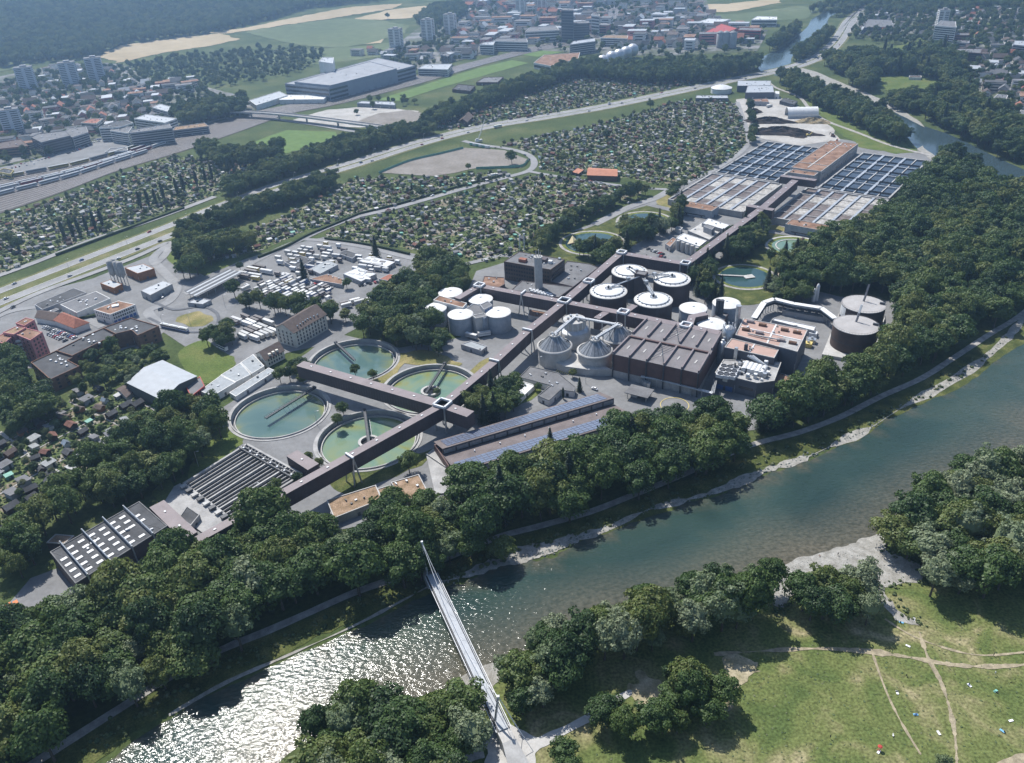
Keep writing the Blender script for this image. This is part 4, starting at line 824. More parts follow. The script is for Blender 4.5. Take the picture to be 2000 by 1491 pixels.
# ------------------------------------------------------------------ big hall
_p = W4([(1196, 691), (1366, 729), (1410, 652), (1262, 624)], 17); o = loc0(_p); r = [np.array(q) for q in rel(_p, o)]; t = thing('sludge_hall', 'big brown hall with ribbed flat roof beside the conical digesters', 'hall', o)
MB().prism([tuple(q) for q in r], 5.2, 16.6).build('wall', 'clad_red', t); MB().prism([tuple(q) for q in inset(np.array(r), .06)], -.2, 5.198).build('base_wall', 'concrete', t)
MB().prism([tuple(q) for q in inset(np.array(r), -.15)], 16.602, 16.9).build('roof', mat('hall_roof', (0.175, 0.162, 0.165), .7, .1, .12), t)
_e = lambda a, b, k: a + (b - a) * k
for i in range(6):
    k = (i + .02) / 5.0 if i else 0.01; k = min(k, .99); a, b = _e(r[0], r[1], k), _e(r[3], r[2], k); m = _e(a, b, .50)
    for (u, v) in ((a, _e(a, b, .46)), (_e(a, b, .56), b)): MB().beam((*u, 17.7), (*v, 17.7), .9, 1.6).build('roof_frame', 'clad_roof', t)
    MB().beam((*(a + (a - b) / np.linalg.norm(a - b) * .35), 17), (*(a + (a - b) / np.linalg.norm(a - b) * .35), 0), .9, .7).build('column', 'steel_dark', t)
_a, _b = _e(r[0], r[3], .47), _e(r[1], r[2], .47); MB().beam((*_e(_a, _b, .02), 17.5), (*_e(_a, _b, .98), 17.5), 1.4, 1.2).build('roof_step', 'clad_red', t)
for (i, j) in ((2, 0), (2, 1)):
    ks = (.40, .60); t0_, t1_ = (.02, .46) if j == 0 else (.56, .98); c = lambda k, tt: _e(_e(r[0], r[1], k), _e(r[3], r[2], k), tt)
    for q in (((.41, t0_), (.59, t1_)), ((.59, t0_), (.41, t1_)), ((.41, (t0_ + t1_) / 2), (.5, t1_))): MB().beam((*c(*q[0]), 17.9), (*c(*q[1]), 17.9), .22).build('roof_brace', 'steel_dark', t)
for i in range(5):
    for tt in (.22, .78): c = _e(_e(r[0], r[1], (i + .5) / 5), _e(r[3], r[2], (i + .5) / 5), tt); MB().box((*c, 17.0), (.9, 4.5, .3), math.atan2(*(r[3] - r[0])[::-1]) - math.pi / 2).build('skylight', 'concrete_pale', t)
excl(_p, 3)
t = thing('pipe_rack', 'steel pipe rack along the front of the big hall', 'pipe rack', (0, 0, 0)); P_ = [Vector((*g0(a, b, 6), 6)) for a, b in ((1252, 735), (1290, 742), (1392, 768), (1398, 740))]
for i in range(3):
    sd = (P_[i + 1] - P_[i]).normalized().cross(Vector((0, 0, 1)))
    for s in (-.8, 0, .8): MB().tube(P_[i] + sd * s, P_[i + 1] + sd * s, .35, n=8).build('pipe', 'steel', t)
    for k in range(5): q = P_[i].lerp(P_[i + 1], k / 5); MB().beam((q.x, q.y, 6), (q.x, q.y, 0), .4).build('post', 'steel', t)
t = thing('fan_unit', 'grey curved fan duct at the foot of the big hall', 'duct', (0, 0, 0)); q = g0(1275, 745, 2)
for k in range(6): a0, a1 = 2.2 + k * .35, 2.55 + k * .35; MB().beam((q[0] + 6 * math.cos(a0), q[1] + 6 * math.sin(a0), 2.2), (q[0] + 6 * math.cos(a1), q[1] + 6 * math.sin(a1), 2.2), 2.2, 3.6).build('duct_piece', 'steel', t)

# ------------------------------------------------------------------ incinerator complex
Z7 = lambda l: [(1300 + a / 4, 450 + b / 4) for a, b in l]
_t, _p, _o = flat_roofed('incinerator_block', 'tall slate block with salmon pink gravel roof behind the equipment deck', 'building', W4(Z7([(545, 815), (610, 685), (1110, 778), (1030, 948)]), 18), 18, 'wall_slate', 'pink_roof', rim='concrete_pale')
_r = [np.array(q) for q in rel(_p, _o)]; _f = lambda a, b: _e(_e(_r[1], _r[2], a), _e(_r[0], _r[3], a), b)
MB().beam((*_f(.52, 0.02), 17.75), (*_f(.52, .98), 17.75), 1.0, .4).build('roof_kerb', 'white_sheet', _t); MB().beam((*_f(.02, .5), 17.78), (*_f(.98, .5), 17.78), .8, .4).build('roof_kerb', 'white_sheet', _t)
MB().prism([tuple(_f(.70, .5)), tuple(_f(.98, .5)), tuple(_f(.98, .97)), tuple(_f(.70, .97))], 17.6, 17.72).build('grey_deck', 'concrete', _t)
for k, (a, b) in enumerate(((.13, .15), (.33, .2), (.12, .62), (.34, .62), (.68, .22), (.87, .22), (.70, .72), (.88, .72))):
    c = _f(a, b); dd = _r[2] - _r[1]; rz = math.atan2(dd[1], dd[0]); v = MB(); v.box((0, 0, .5), (4.6, 2.6, 1.0))
    n = 8; ring = [(math.cos(math.pi * i / n) * 1.3, 1.0 + math.sin(math.pi * i / n) * .9) for i in range(n + 1)]
    v.add([(x, y, z) for x in (-2.3, 2.3) for y, z in ring], [(i, i + 1, n + 2 + i, n + 1 + i) for i in range(n)] + [tuple(range(n + 1))[::-1], tuple(range(n + 1, 2 * n + 2))]); v.build('roof_ventilator', 'rust' if k % 3 else 'clad_roof', _t, (*c, 17.6), rz)
for k in range(3): c = _f(.18 + .1 * k, .82); d = _f(.48 + .1 * k, .80 - .02 * k); MB().tube((*c, 18.6 + .2 * k), (*d, 18.6 + .2 * k), .5, n=8).build('duct', 'concrete_pale', _t)
windows(_t, _p, _o, 2, 1, 2, 3, 5, 3, 1.4, 'glass_sky', 3)
_t, _p, _o = flat_roofed('boiler_block', 'slate block with pink roof in front of the incinerator tower block', 'building', W4(Z7([(460, 912), (515, 842), (885, 932), (850, 997)]), 16), 16, 'wall_slate', 'pink_roof', rim='concrete_pale')
_r = [np.array(q) for q in rel(_p, _o)]; _f = lambda a, b: _e(_e(_r[1], _r[2], a), _e(_r[0], _r[3], a), b); MB().beam((*_f(.5, 0.05), 15.8), (*_f(.5, .95), 15.8), .8, .4).build('roof_kerb', 'white_sheet', _t)
_t, _p, _o = flat_roofed('equipment_block', 'slate blue block with fans and white tanks on its roof', 'building', W4(Z7([(385, 1112), (452, 1008), (905, 1030), (850, 1175), (715, 1192), (552, 1152)]), 11), 11, 'wall_slate', 'concrete', rim='concrete_pale')
bands(_t, _p, _o, 4, 1, 4, 6.5, 1.6, 'glass_dark', 2); windows(_t, _p, _o, 5, 1, 1, 6, 9, 3.0, 2.2, 'wall_white', 3); windows(_t, _p, _o, 5, 1, 2, .2, 3.6, 4.5, 3.2, 'blue_paint', 1, 'gate')
for k in range(9):
    q = np.array(g0(*Z7([(455 + (k % 3) * 48 + (k // 3) * -14, 1055 + (k // 3) * 30 + (k % 3) * 6)])[0], 13)); x, y = q[0] - _o[0], q[1] - _o[1]
    f = MB().box((x, y, 11.6), (4.2, 4.2, 2.2), -.55).build('fan_box', 'steel_white', _t); MB().lathe([(1.8, 12.71), (1.8, 13.1), (1.6, 13.1), (1.6, 12.8), (.02, 12.75)], 20, (x, y)).build('fan_ring', 'steel_dark', f)
for k in range(5):
    a = np.array(g0(*Z7([(610 + k * 34, 1095 + k * 8)])[0], 12)); b = np.array(g0(*Z7([(640 + k * 34, 1040 + k * 9)])[0], 12)); MB().tube((a[0] - _o[0], a[1] - _o[1], 12.2), (b[0] - _o[0], b[1] - _o[1], 12.2), 1.7, n=14).build('horizontal_tank', 'white_sheet', _t)
for k, (a, b, h, m) in enumerate(((545, 1000, 8, 'steel'), (620, 985, 9, 'steel_dark'), (700, 1150, 3, 'steel_white'), (640, 1150, 3, 'steel_white'), (780, 1060, 4, 'steel_white'), (800, 1120, 2, 'white_sheet'))):
    q = np.array(g0(*Z7([(a, b)])[0], 11)); mbx = MB(); mbx.box((0, 0, h / 2), (2.0, 2.0, h), -.5); mbx.build('roof_unit', m, _t, (q[0] - _o[0], q[1] - _o[1], 10.6))
for k in range(3): a = np.array(g0(*Z7([(640 + k * 20, 980)])[0], 15)); b = np.array(g0(*Z7([(760 + k * 20, 1050 + 10 * k)])[0], 12)); MB().tube((a[0] - _o[0], a[1] - _o[1], 15), (b[0] - _o[0], b[1] - _o[1], 12), .7, n=8).build('duct', 'steel', _t)
_rg = random.Random(3); _q6 = inset(np.array(rel(_p, _o)), 2.0)
for k in range(46):
    q = np.array([_rg.uniform(_q6[:, 0].min(), _q6[:, 0].max()), _rg.uniform(_q6[:, 1].min(), _q6[:, 1].max())])
    if not inpoly(_q6, q[:1], q[1:])[0]: continue
    h = _rg.uniform(.8, 3.4); m_ = MB()
    if k % 3: m_.box((*q, 10.6 + h / 2), (_rg.uniform(.6, 2.2), _rg.uniform(.6, 2), h), -.55)
    else: m_.tube((*q, 10.6), (*q, 11 + h * 1.3), _rg.uniform(.3, .8), n=10)
    m_.build('process_unit', _rg.choice(['steel', 'steel_white', 'concrete', 'steel_dark']), _t)
for k in range(9): x, y = g0(*Z7([(_rg.uniform(420, 560), _rg.uniform(860, 990))])[0], 3); t = thing('pipe_tower', 'slim steel vessel in the gap between big hall and incinerator', 'vessel', (x, y, 0), 0, 'slim vessels between hall and incinerator'); h = _rg.uniform(7, 15); MB().lathe([(1.1, 0), (1.1, h), (.4, h + .9), (.02, h + 1)], 14).build('shell', _rg.choice(['steel', 'steel_white', 'concrete']), t, sm=True); MB().tube((1.1, 0, h * .7), (3.5, 0, h * .7), .3, n=6).build('pipe', 'steel', t)
flat_roofed('incinerator_annex', 'low brown roofed annex at the foot of the slate block', 'building', W4(Z7([(800, 1205), (885, 1110), (990, 1150), (920, 1230)]), 5), 5, 'wall_slate', 'moss_roof')
def stack(px, z0, z1, r, label, m='steel', name='chimney', top=None, r1=None):
    x, y = g0(px[0], px[1], z0); t = thing(name, label, 'chimney', (x, y, 0)); MB().tube((0, 0, z0 - .3), (0, 0, z1), r, r1 or r, 18).build('shaft', m, t, sm=False); MB().lathe([(r * 1.0 + .02, z1 - .6), (r * 1.12, z1 - .5), (r * 1.12, z1 + .1), (r * .8, z1 + .12)], 18).build('collar', top or m, t); return t
stack((1437, 655), 6, 28, 1.6, 'tall pale steel chimney at the corner of the incinerator'); x, y = g0(1421, 672, 8); t = thing('process_silo', 'tall steel process silo with a valve crown beside the hall', 'tank', (x, y, 0)); MB().lathe([(4.2, 0), (4.2, 19), (2.2, 21), (.05, 21.5)], 28).build('shell', 'steel', t, sm=True)
for k in range(9): a = k * .7; MB().box((3.6 * math.cos(a), 3.6 * math.sin(a), 21.2), (.5, .5, 2.2), a).build('valve', 'steel_white', t)
x, y = g0(1410, 687, 8); t = thing('process_silo', 'smaller steel silo standing in front of the process silo', 'tank', (x, y, 0)); MB().lathe([(3.0, 0), (3.0, 14), (1.5, 15.5), (.05, 15.7)], 24).build('shell', 'steel', t, sm=True); MB().box((0, 0, 16), (1.4, 1.4, 1.6)).build('hopper_head', 'steel_white', t)
for k, (a, b) in enumerate(((402, 655), (432, 660))): stack(Z7([(a, b)])[0], 10, 21, 1.5, ('left', 'right')[k] + ' one of the twin dark chimneys between the white tanks', 'steel_dark')
flat_roofed('chimney_house', 'brown block carrying the twin dark chimneys', 'building', W4(Z7([(355, 680), (415, 645), (490, 650), (450, 730)]), 10), 10, 'clad_brown', 'grey_roof')
# two gas tanks with flag stacks
_p = W4(Z7([(1222, 968), (1318, 735), (1390, 560), (1705, 640), (1712, 690), (1605, 1035)]), 2.4); t = thing('tank_plinth', 'raised concrete plinth under the two brown gas tanks', 'plinth', loc0(_p)); MB().prism(rel(_p, loc0(_p)), -.2, 2.4).build('slab', 'concrete_pale', t); excl(_p, 2)
for x, y, lb, col in ((225.5, 469.8, 'brown gas tank with grey flat roof nearest the path', 'steel_white'), (242, 499.1, 'brown gas tank with grey flat roof at the back with a white panel', 'wall_slate')):
    R, h = 14.1, 17; t = thing('gas_tank', lb, 'tank', (x, y, 0)); MB().lathe([(R, 2.3), (R, h)], 60).build('shell', mat('tank_brown', (0.085, 0.060, 0.052), .6, .16, .3), t, sm=True); MB().lathe([(R + .02, 8.6), (R + .16, 8.6), (R + .16, 9.0), (R + .02, 9.0)], 60).build('belt', 'steel_dark', t)
    MB().lathe([(R + .02, h - .3), (R + .15, h - .3), (R + .15, h + .1), (R - .1, h + .1)], 60).build('rim', 'concrete', t); MB().lathe([(R - .1, h + .02), (.02, h + .7)], 60).build('roof', mat('tank_roof', (0.36, 0.345, 0.335), .9, .08, .2), t)
    rl = MB()
    for i in range(48): a, b = i * math.pi / 24, (i + 1) * math.pi / 24; rl.tube((R * math.cos(a), R * math.sin(a), h + 1.1), (R * math.cos(b), R * math.sin(b), h + 1.1), .05, n=4, cap=False); rl.beam((R * math.cos(a), R * math.sin(a), h), (R * math.cos(a), R * math.sin(a), h + 1.1), .06)
    rl.build('railing', 'steel_dark', t); b = MB(); b.beam((1, 3.0, h + .4), (2.4, 3.6, h + 6.6), 1.3, .5); b.build('stack_lower', 'wall_slate', t); MB().beam((2.0, 3.9, h + 4), (3.6, 4.8, h + 12), 1.3, .5).build('stack_upper', col, t); MB().box((R - 2.2, -2, h + .9), (3.4, 1.4, 1.0), -.5).build('hatch', 'steel_dark', t)
    if col == 'wall_slate':
        pm = MB()
        for i in range(6): a, bb = 2.85 + i * .1, 2.95 + i * .1; pm.add([((R + .1) * math.cos(q), (R + .1) * math.sin(q), z) for z in (8.5, 16.4) for q in (a, bb)], [(0, 1, 3, 2)])
        pm.build('white_panel', 'white_sheet', t)
# conveyor bridge
P_ = [Vector((*g0(a, b, 9.5), 9.5)) for a, b in Z7([(690, 685), (770, 562), (850, 535), (1000, 572), (1215, 605), (1325, 688)])]; t = thing('conveyor_bridge', 'white roofed conveyor bridge curving behind the incinerator', 'bridge', (0, 0, 0))
for i in range(5):
    MB().beam(P_[i], P_[i + 1], 4.0, .3).build('roof', 'white_sheet', t); MB().beam(P_[i] - Vector((0, 0, 3.2)), P_[i + 1] - Vector((0, 0, 3.2)), 3.6, .5).build('deck', 'steel_dark', t); MB().tube(P_[i] - Vector((0, 0, 1.6)), P_[i + 1] - Vector((0, 0, 1.6)), .9, n=10).build('duct', 'steel', t)
    for k in range(4): q = P_[i].lerp(P_[i + 1], k / 4); MB().beam((q.x, q.y, 9.4), (q.x, q.y, 0), .45).build('post', 'steel', t)
t = thing('switch_house', 'low grey process house under the conveyor bridge', 'building', (*g0(1573, 612, 3), 0)); MB().box((0, 0, 2), (30, 7, 4), -.52).build('wall', 'wall_grey', t); MB().box((0, 0, 4.1), (31, 8, .25), -.52).build('roof', 'grey_roof', t)
for k in range(6): MB().box((-11 + k * 4.4, 4.4 * .3 - k * 1.8 + 4, 5), (1.6, 1.6, 1.6), -.52).build('roof_unit', 'steel', t)
for k, (a, b) in enumerate(((1588, 590), (1594, 588))): x, y = g0(a, b, 0); t = thing('gas_bottle_tank', ('left', 'right')[k] + ' one of two slim white upright tanks at the wood edge', 'tank', (x, y, 0)); MB().lathe([(1.3, 0), (1.3, 9 + k * 3), (.6, 10.6 + k * 3), (.02, 11 + k * 3)], 16).build('shell', 'white_sheet', t, sm=True); MB().lathe([(1.5, 0), (1.5, .6), (1.3, .7)], 16).build('foot', 'concrete', t)
flat_roofed('process_shed', 'long pale sheet roofed shed beside the pink roofed block', 'building', W4(Z7([(830, 700), (850, 685), (1175, 750), (1160, 785)]), 5), 5, 'wall_grey', 'white_sheet')
for k, (a, b, m) in enumerate(((1120, 800, 'blue_paint'), (1150, 830, 'steel_white'), (1140, 880, 'steel'), (1110, 910, 'yellow_paint'))): x, y = g0(*Z7([(a, b)])[0], 0); t = thing('process_unit', ('blue', 'white', 'grey', 'yellow')[k] + ' process unit in the yard beside the brown gas tanks', 'unit', (x, y, 0)); MB().box((0, 0, 1.6), (5, 4, 3.2), -.5).build('body', m, t); MB().tube((0, 0, 3.2), (0, 0, 4.6), .8, n=10).build('hood', 'steel', t)

# ------------------------------------------------------------------ office block and stack
Z6 = lambda l: [(900 + a / 4, 450 + b / 4) for a, b in l]
_t, _p, _o = flat_roofed('office_block', 'dark brown four storey office block behind the concrete chimney', 'building', W4(Z7([(0, 0)]) and Z6([(336, 243), (702, 308), (812, 226), (456, 165)]), 16), 16, mat('dark_brick', (0.105, 0.075, 0.060), .8, .12, .3), 'grey_roof', rim=MATS['dark_brick'])
windows(_t, _p, _o, 0, 4, 17, 1.5, 14.6, 1.5, 1.5, 'glass_dark', 1.2); windows(_t, _p, _o, 1, 4, 9, 1.5, 14.6, 1.5, 1.5, 'glass_dark', 1.2)
for a, b, d, m in ((485, 232, (6, 4, 2.6), 'tile_red'), (640, 232, (7, 5, 3), 'clad_brown'), (700, 245, (3, 3, 2.4), 'white_sheet'), (560, 195, (2, 2, 1.6), 'steel'), (770, 215, (2, 2, 1.4), 'steel')): q = g0(*Z6([(a, b)])[0], 17); MB().box((q[0] - _o[0], q[1] - _o[1], 15.5 + d[2] / 2), d, -.55).build('roof_house', m, _t)
t = stack(Z6([(610, 447)])[0], 6, 31.5, 3.1, 'round concrete chimney with steel masts in front of the office block', 'concrete_pale', 'concrete_chimney')
for k in range(5): a = k * 1.26; MB().tube((1.8 * math.cos(a), 1.8 * math.sin(a), 31), (1.8 * math.cos(a), 1.8 * math.sin(a), 35 + k % 2 * 1.5), .28, n=6).build('mast', 'steel', t)
_t, _p, _o = flat_roofed('office_wing', 'low flat wing with rooftop coolers around the concrete chimney', 'building', W4(Z6([(395, 465), (475, 392), (700, 420), (880, 440), (765, 525), (560, 490)]), 6.5), 6.5, 'clad_brown', 'grey_roof')
for k in range(14): a, b = 545 + (k % 7) * 26 + (k // 7) * 10, 462 + (k % 7) * 7 + (k // 7) * 14 - (k % 7) * 0; q = g0(*Z6([(a, b)])[0], 7); c = MB().box((q[0] - _o[0], q[1] - _o[1], 7.0), (2.0, 1.6, 1.6), -.55).build('cooler', 'steel_white', _t)
flat_roofed('office_annex', 'low annex with rust red roof left of the office block', 'building', W4(Z6([(160, 428), (182, 357), (342, 368), (345, 420), (300, 445)]), 8), 8, 'clad_brown', 'moss_roof')
flat_roofed('workshop_wing', 'long flat grey roofed workshop right of the office block', 'building', W4(Z6([(700, 400), (830, 238), (1010, 262), (1075, 290), (880, 440)]), 6), 6, 'clad_brown', 'grey_roof')
flat_roofed('workshop_terrace', 'low terrace with brown gravel beside the workshop wing', 'building', W4(Z6([(540, 615), (680, 640), (650, 690), (525, 665)]), 4), 4, 'concrete', 'moss_roof')
for k, (a, b) in enumerate(((463, 115), (497, 105))): x, y = g0(*Z6([(a, b + 45)])[0], 0); t = thing('vent_mast', ('left', 'right')[k] + ' white vent mast behind the office block', 'mast', (x, y, 0)); MB().tube((0, 0, 0), (0, 0, 14), .6, n=10).build('shaft', 'white_sheet', t); MB().lathe([(.6, 13.8), (.9, 13.9), (.9, 14.4), (.1, 14.5)], 10).build('cap', 'steel', t)

# ------------------------------------------------------------------ solar hall with two shed roofs
def quad3(pts): return MB().add(pts, [(0, 1, 2, 3)])
def W3(px, z): q = g0(px[0], px[1], z); return Vector((q[0], q[1], z))
t = thing('solar_hall', 'long hall with two solar shed roofs above the riverside trees', 'hall', (0, 0, 0))
bL, bR, r1L, r1R, r2L, r2R = W3((847, 863), 7.5), W3((1172, 766), 7.5), W3((864, 877), 10.2), W3((1199, 778), 10.2), W3((891, 923), 10.2), W3((1246, 816), 10.2)
dn = Vector((0, 0, -1))
def slab(mb, q, th=.3): k = [tuple(v) for v in q] + [tuple(v - Vector((0, 0, th))) for v in q]; mb.add(k, [(0, 1, 2, 3), (7, 6, 5, 4)] + [(i, 4 + i, 4 + (i + 1) % 4, (i + 1) % 4) for i in range(4)])
for nm, a, b, c, d in (('roof', bL, bR, r1R, r1L), ('roof', r1L + dn * 4.2, r1R + dn * 4.2, r2R, r2L)):
    m_ = MB(); slab(m_, (d, c, b, a)); m_.build(nm, mat('shed_roof', (0.155, 0.13, 0.125), .85, .12, .15), t)
for (a, b) in ((r1L, r1R), (r2L, r2R)):
    n_ = 14
    for i in range(n_):
        u, v = a.lerp(b, (i + .06) / n_), a.lerp(b, (i + .94) / n_); off = Vector((.25, -.35, 0)); MB().beam(u + dn * 2.0 + off, v + dn * 2.0 + off, .12, 2.6).build('clerestory_window', 'glass_sky', t)
    MB().beam(a + dn * 2.1, b + dn * 2.1, .5, 3.6).build('clerestory_wall', 'steel_dark', t)
poly = [tuple(v.xy) for v in (bL, bR, r2R, r2L)]; MB().prism(poly, -.2, 5.7).build('wall', 'clad_red', t); excl(poly, 2)
def panels(a, b, c, d, nu, nv, u0, u1, v0, v1):     # a-b low edge, d-c high edge
    nrm = (b - a).cross(d - a).normalized()
    if nrm.z < 0: nrm = -nrm
    for i in range(nu):
        for j in range(nv):
            f = lambda u, v: a.lerp(b, u).lerp(d.lerp(c, u), v) + nrm * .22
            ua, ub, va, vb = [lo + (hi - lo) * k for lo, hi, k in ((u0, u1, (i + .04) / nu), (u0, u1, (i + .96) / nu), (v0, v1, (j + .05) / nv), (v0, v1, (j + .95) / nv))]
            m_ = MB(); slab(m_, (f(ua, va), f(ub, va), f(ub, vb), f(ua, vb)), .1); m_.build('solar_panel', 'solar_cell', t)
panels(bL, bR, r1R, r1L, 34, 4, .03, .97, .12, .88); panels(r1L + dn * 4.2, r1R + dn * 4.2, r2R, r2L, 34, 4, .02, .98, .52, .95)
for k in range(6): q = (r1L + dn * 4.2).lerp(r1R + dn * 4.2, .15 + .14 * k).lerp(r2L.lerp(r2R, .15 + .14 * k), .3); MB().tube(q, q + Vector((0, 0, 1.2)), .4, n=8).build('roof_vent', 'steel_white', t)
_p = W4([(832, 888), (846, 876), (902, 935), (880, 962), (850, 965)], 1.0); t = thing('loading_court', 'pale concrete loading court at the end of the solar hall', 'court', loc0(_p)); MB().prism(rel(_p, loc0(_p)), -.2, 1.0).build('slab', 'concrete', t); MB().beam((*np.subtract(_p[0], loc0(_p)[:2]), 1.4), (*np.subtract(_p[2], loc0(_p)[:2]), 1.4), .4, 1.0).build('kerb_wall', 'concrete_pale', t)
for px, lb in (([(638, 977), (734, 947), (746, 975), (652, 1012)], 'flat sedum roofed garage under the willow, left'), ([(763, 942), (818, 926), (840, 968), (785, 978)], 'flat sedum roofed garage under the willow, right'), ([(736, 955), (762, 947), (772, 966), (745, 972)], 'small sedum roof between the two larger sedum roofs')): flat_roofed('sedum_garage', lb, 'building', W4(px, 5 if 'small' not in lb else 4.2), 5 if 'small' not in lb else 4.2, 'concrete', 'sedum_roof', rim='concrete_pale')

# ------------------------------------------------------------------ rectangular settling tanks and screening hall
_c4 = [np.array(q) for q in W4([(358, 944), (482, 867), (590, 926), (450, 1012)], 2.0)]; o = loc0(_c4); r = [q - np.array(o[:2]) for q in _c4]; t = thing('channel_tanks', 'long dark rectangular settling channels beside the long gallery', 'basins', o)
MB().prism([tuple(q) for q in r], -.2, .5).build('water', 'black_water', t)
for i in range(4): MB().beam((*r[i], .9), (*r[(i + 1) % 4], .9), 1.3, 2.2).build('outer_wall', 'concrete', t)
for i in range(1, 16):
    k = i / 16; MB().beam((*_e(r[0], r[3], k), .9), (*_e(r[1], r[2], k), .9), .9 if i % 4 == 0 else .42, 2.0 if i % 4 == 0 else 1.2).build('channel_wall', 'concrete_pale' if i % 2 == 0 else 'concrete', t)
for k in (.88, .93): MB().beam((*_e(r[0], r[1], k), 2.5), (*_e(r[3], r[2], k), 2.5), .7, .5).build('scraper_gantry', 'steel_dark', t)
for i in range(8): k = (i + .5) / 8; MB().box((*_e(_e(r[0], r[3], k), _e(r[1], r[2], k), .9), 3.0), (1, 1, .8), .8).build('drive_unit', 'steel_white', t)
for i in range(8): k = (i + .5) / 8; MB().box((*_e(_e(r[0], r[3], k), _e(r[1], r[2], k), -.035), 2.4), (3.4, 2.6, 1.0 + (i % 2) * .3), .8).build('inlet_box', 'concrete_pale' if i % 2 == 0 else 'steel_dark', t)
excl(_c4, 3)
_p = W4([(340, 950), (352, 944), (446, 1014), (420, 1035), (395, 1040), (318, 985)], 1.2); q = thing('inlet_apron', 'pale concrete apron at the lower end of the dark channels', 'apron', loc0(_p)); MB().prism(rel(_p, loc0(_p)), -.2, 1.2).build('slab', 'concrete', q); excl(_p, 1)
flat_roofed('inlet_house', 'small flat grey house on the concrete apron', 'building', W4([(350, 1010), (365, 988), (390, 1005), (372, 1027)], 4.5), 4.5, 'concrete', 'bitumen')
_t, _p, _o = flat_roofed('screening_hall', 'dark flat hall with white skylights and rooftop trusses', 'hall', W4([(97, 1078), (272, 979), (327, 1027), (147, 1140)], 9), 9, 'clad_brown', 'bitumen', rim='concrete_dark')
r = [np.array(q) for q in rel(_p, _o)]; f2 = lambda a, b: _e(_e(r[0], r[1], a), _e(r[3], r[2], a), b)
for i, k in enumerate((.125, .36, .595, .83)):
    a, b = f2(k, -.03), f2(k, 1.03)
    for h, w in ((9.6, .35), (10.9, .45)): MB().beam((*a, h), (*b, h), w).build('truss_chord', 'steel_blue', _t)
    for j in range(9): u, v = _e(a, b, j / 9), _e(a, b, (j + .5) / 9); MB().beam((*u, 9.6), (*v, 10.9), .22).build('truss_brace', 'steel_blue', _t)
    for e in (a, b): MB().beam((*e, 11), (*e, 0), .5).build('truss_post', 'steel', _t)
_sk = MB().box((0, 0, .15), (3.0, 1.7, .3)).data('skylight', 'white_sheet')
for i in range(8):
    for j in range(5):
        if (i * 5 + j) in (0, 38, 39, 33, 35): continue
        c = f2(.06 + i * .115, .16 + j * .175); put('skylight', _sk, _t, (*c, 8.64), math.atan2(*(r[1] - r[0])[::-1]))
for i in range(4): a, b = f2(.02 + .235 * i, 0.05), f2(.23 + .235 * i, .95); MB().beam((*a, 8.72), (*b, 8.72), .12).build('roof_brace', 'steel_dark', _t)
flat_roofed('sedum_shed', 'small sedum roofed shed behind the screening hall', 'building', W4([(90, 1060), (108, 1043), (145, 1046), (125, 1062)], 5), 5, 'clad_brown', 'sedum_roof', rim='concrete_pale')
# smaller plant buildings
flat_roofed('control_house', 'L shaped grey flat roofed house near the gallery', 'building', W4(Z6([(455, 1145), (540, 1060), (760, 1110), (895, 1220), (885, 1260), (780, 1245), (690, 1330), (600, 1290), (700, 1210)]), 4.5), 4.5, 'wall_white', 'grey_roof', rim='concrete_dark')
flat_roofed('white_canopy', 'bright white flat canopy beside the dark spruces', 'canopy', W4(Z6([(420, 1215), (470, 1175), (580, 1210), (450, 1330)]), 3.4), 3.4, 'wall_white', 'white_sheet')
flat_roofed('yard_store', 'low pale roofed store in the silo yard', 'building', W4(Z6([(0, 890), (80, 862), (205, 905), (160, 940)]), 4), 4, 'wall_grey', 'fibre_roof')
x, y = g0(*Z6([(1395, 1265)])[0], 4); t = thing('weighbridge_canopy', 'flat grey canopy on posts in the plant yard', 'canopy', (x, y, 0), -.55); MB().box((0, 0, 4.6), (15, 11, .5)).build('roof', 'grey_roof', t); MB().box((-3, 0, 1.5), (4, 3, 3)).build('booth', 'wall_white', t)
for a in (-6, 6):
    for b in (-4, 4): MB().beam((a, b, 0), (a, b, 4.4), .35).build('post', 'steel', t)
x, y = g0(*Z6([(1670, 1370)])[0], 0); t = thing('painted_ring', 'yellow painted turning ring on the plant yard', 'marking', (x, y, 0)); MB().lathe([(8.6, .42), (8.2, .421)], 48).build('ring_line', 'yellow_paint', t)
x, y = g0(*Z6([(810, 1100)])[0], 0); t = thing('hatched_marking', 'yellow hatched box painted on the plant road', 'marking', (x, y, 0), -.5)
for k in range(7): MB().box((-4.5 + k * 1.5, 0, .42), (.5, 8, .012), 0).build('stripe', 'yellow_paint', t)
# technical group right of the ponds
ZZ = lambda l: [(1200 + a / 3.074, 200 + b / 3.074) for a, b in l]
_t, _p, _o = flat_roofed('gas_cleaning_block', 'white block with round columns beside the upper gallery', 'building', W4(ZZ([(370, 815), (415, 785), (555, 830), (510, 865)]), 10), 10, 'wall_white', 'white_sheet')
for k in range(5): q = np.array(_p[3]) + (np.array(_p[0]) - np.array(_p[3])) * (.1 + .2 * k); MB().tube((q[0] - _o[0], q[1] - _o[1] - 1.2, -.2), (q[0] - _o[0], q[1] - _o[1] - 1.2, 9), 1.6, n=16).build('column_tank', 'concrete_pale', _t)
flat_roofed('filter_building', 'white roofed filter building near the aeration basins', 'building', W4(ZZ([(525, 725), (565, 695), (695, 735), (655, 762)]), 7), 7, 'wall_grey', 'white_sheet')
flat_roofed('filter_annex', 'low pale flat roofed annex between filter building and gallery', 'building', W4(ZZ([(440, 770), (520, 720), (650, 765), (570, 825)]), 4), 4, 'concrete', 'concrete_pale')
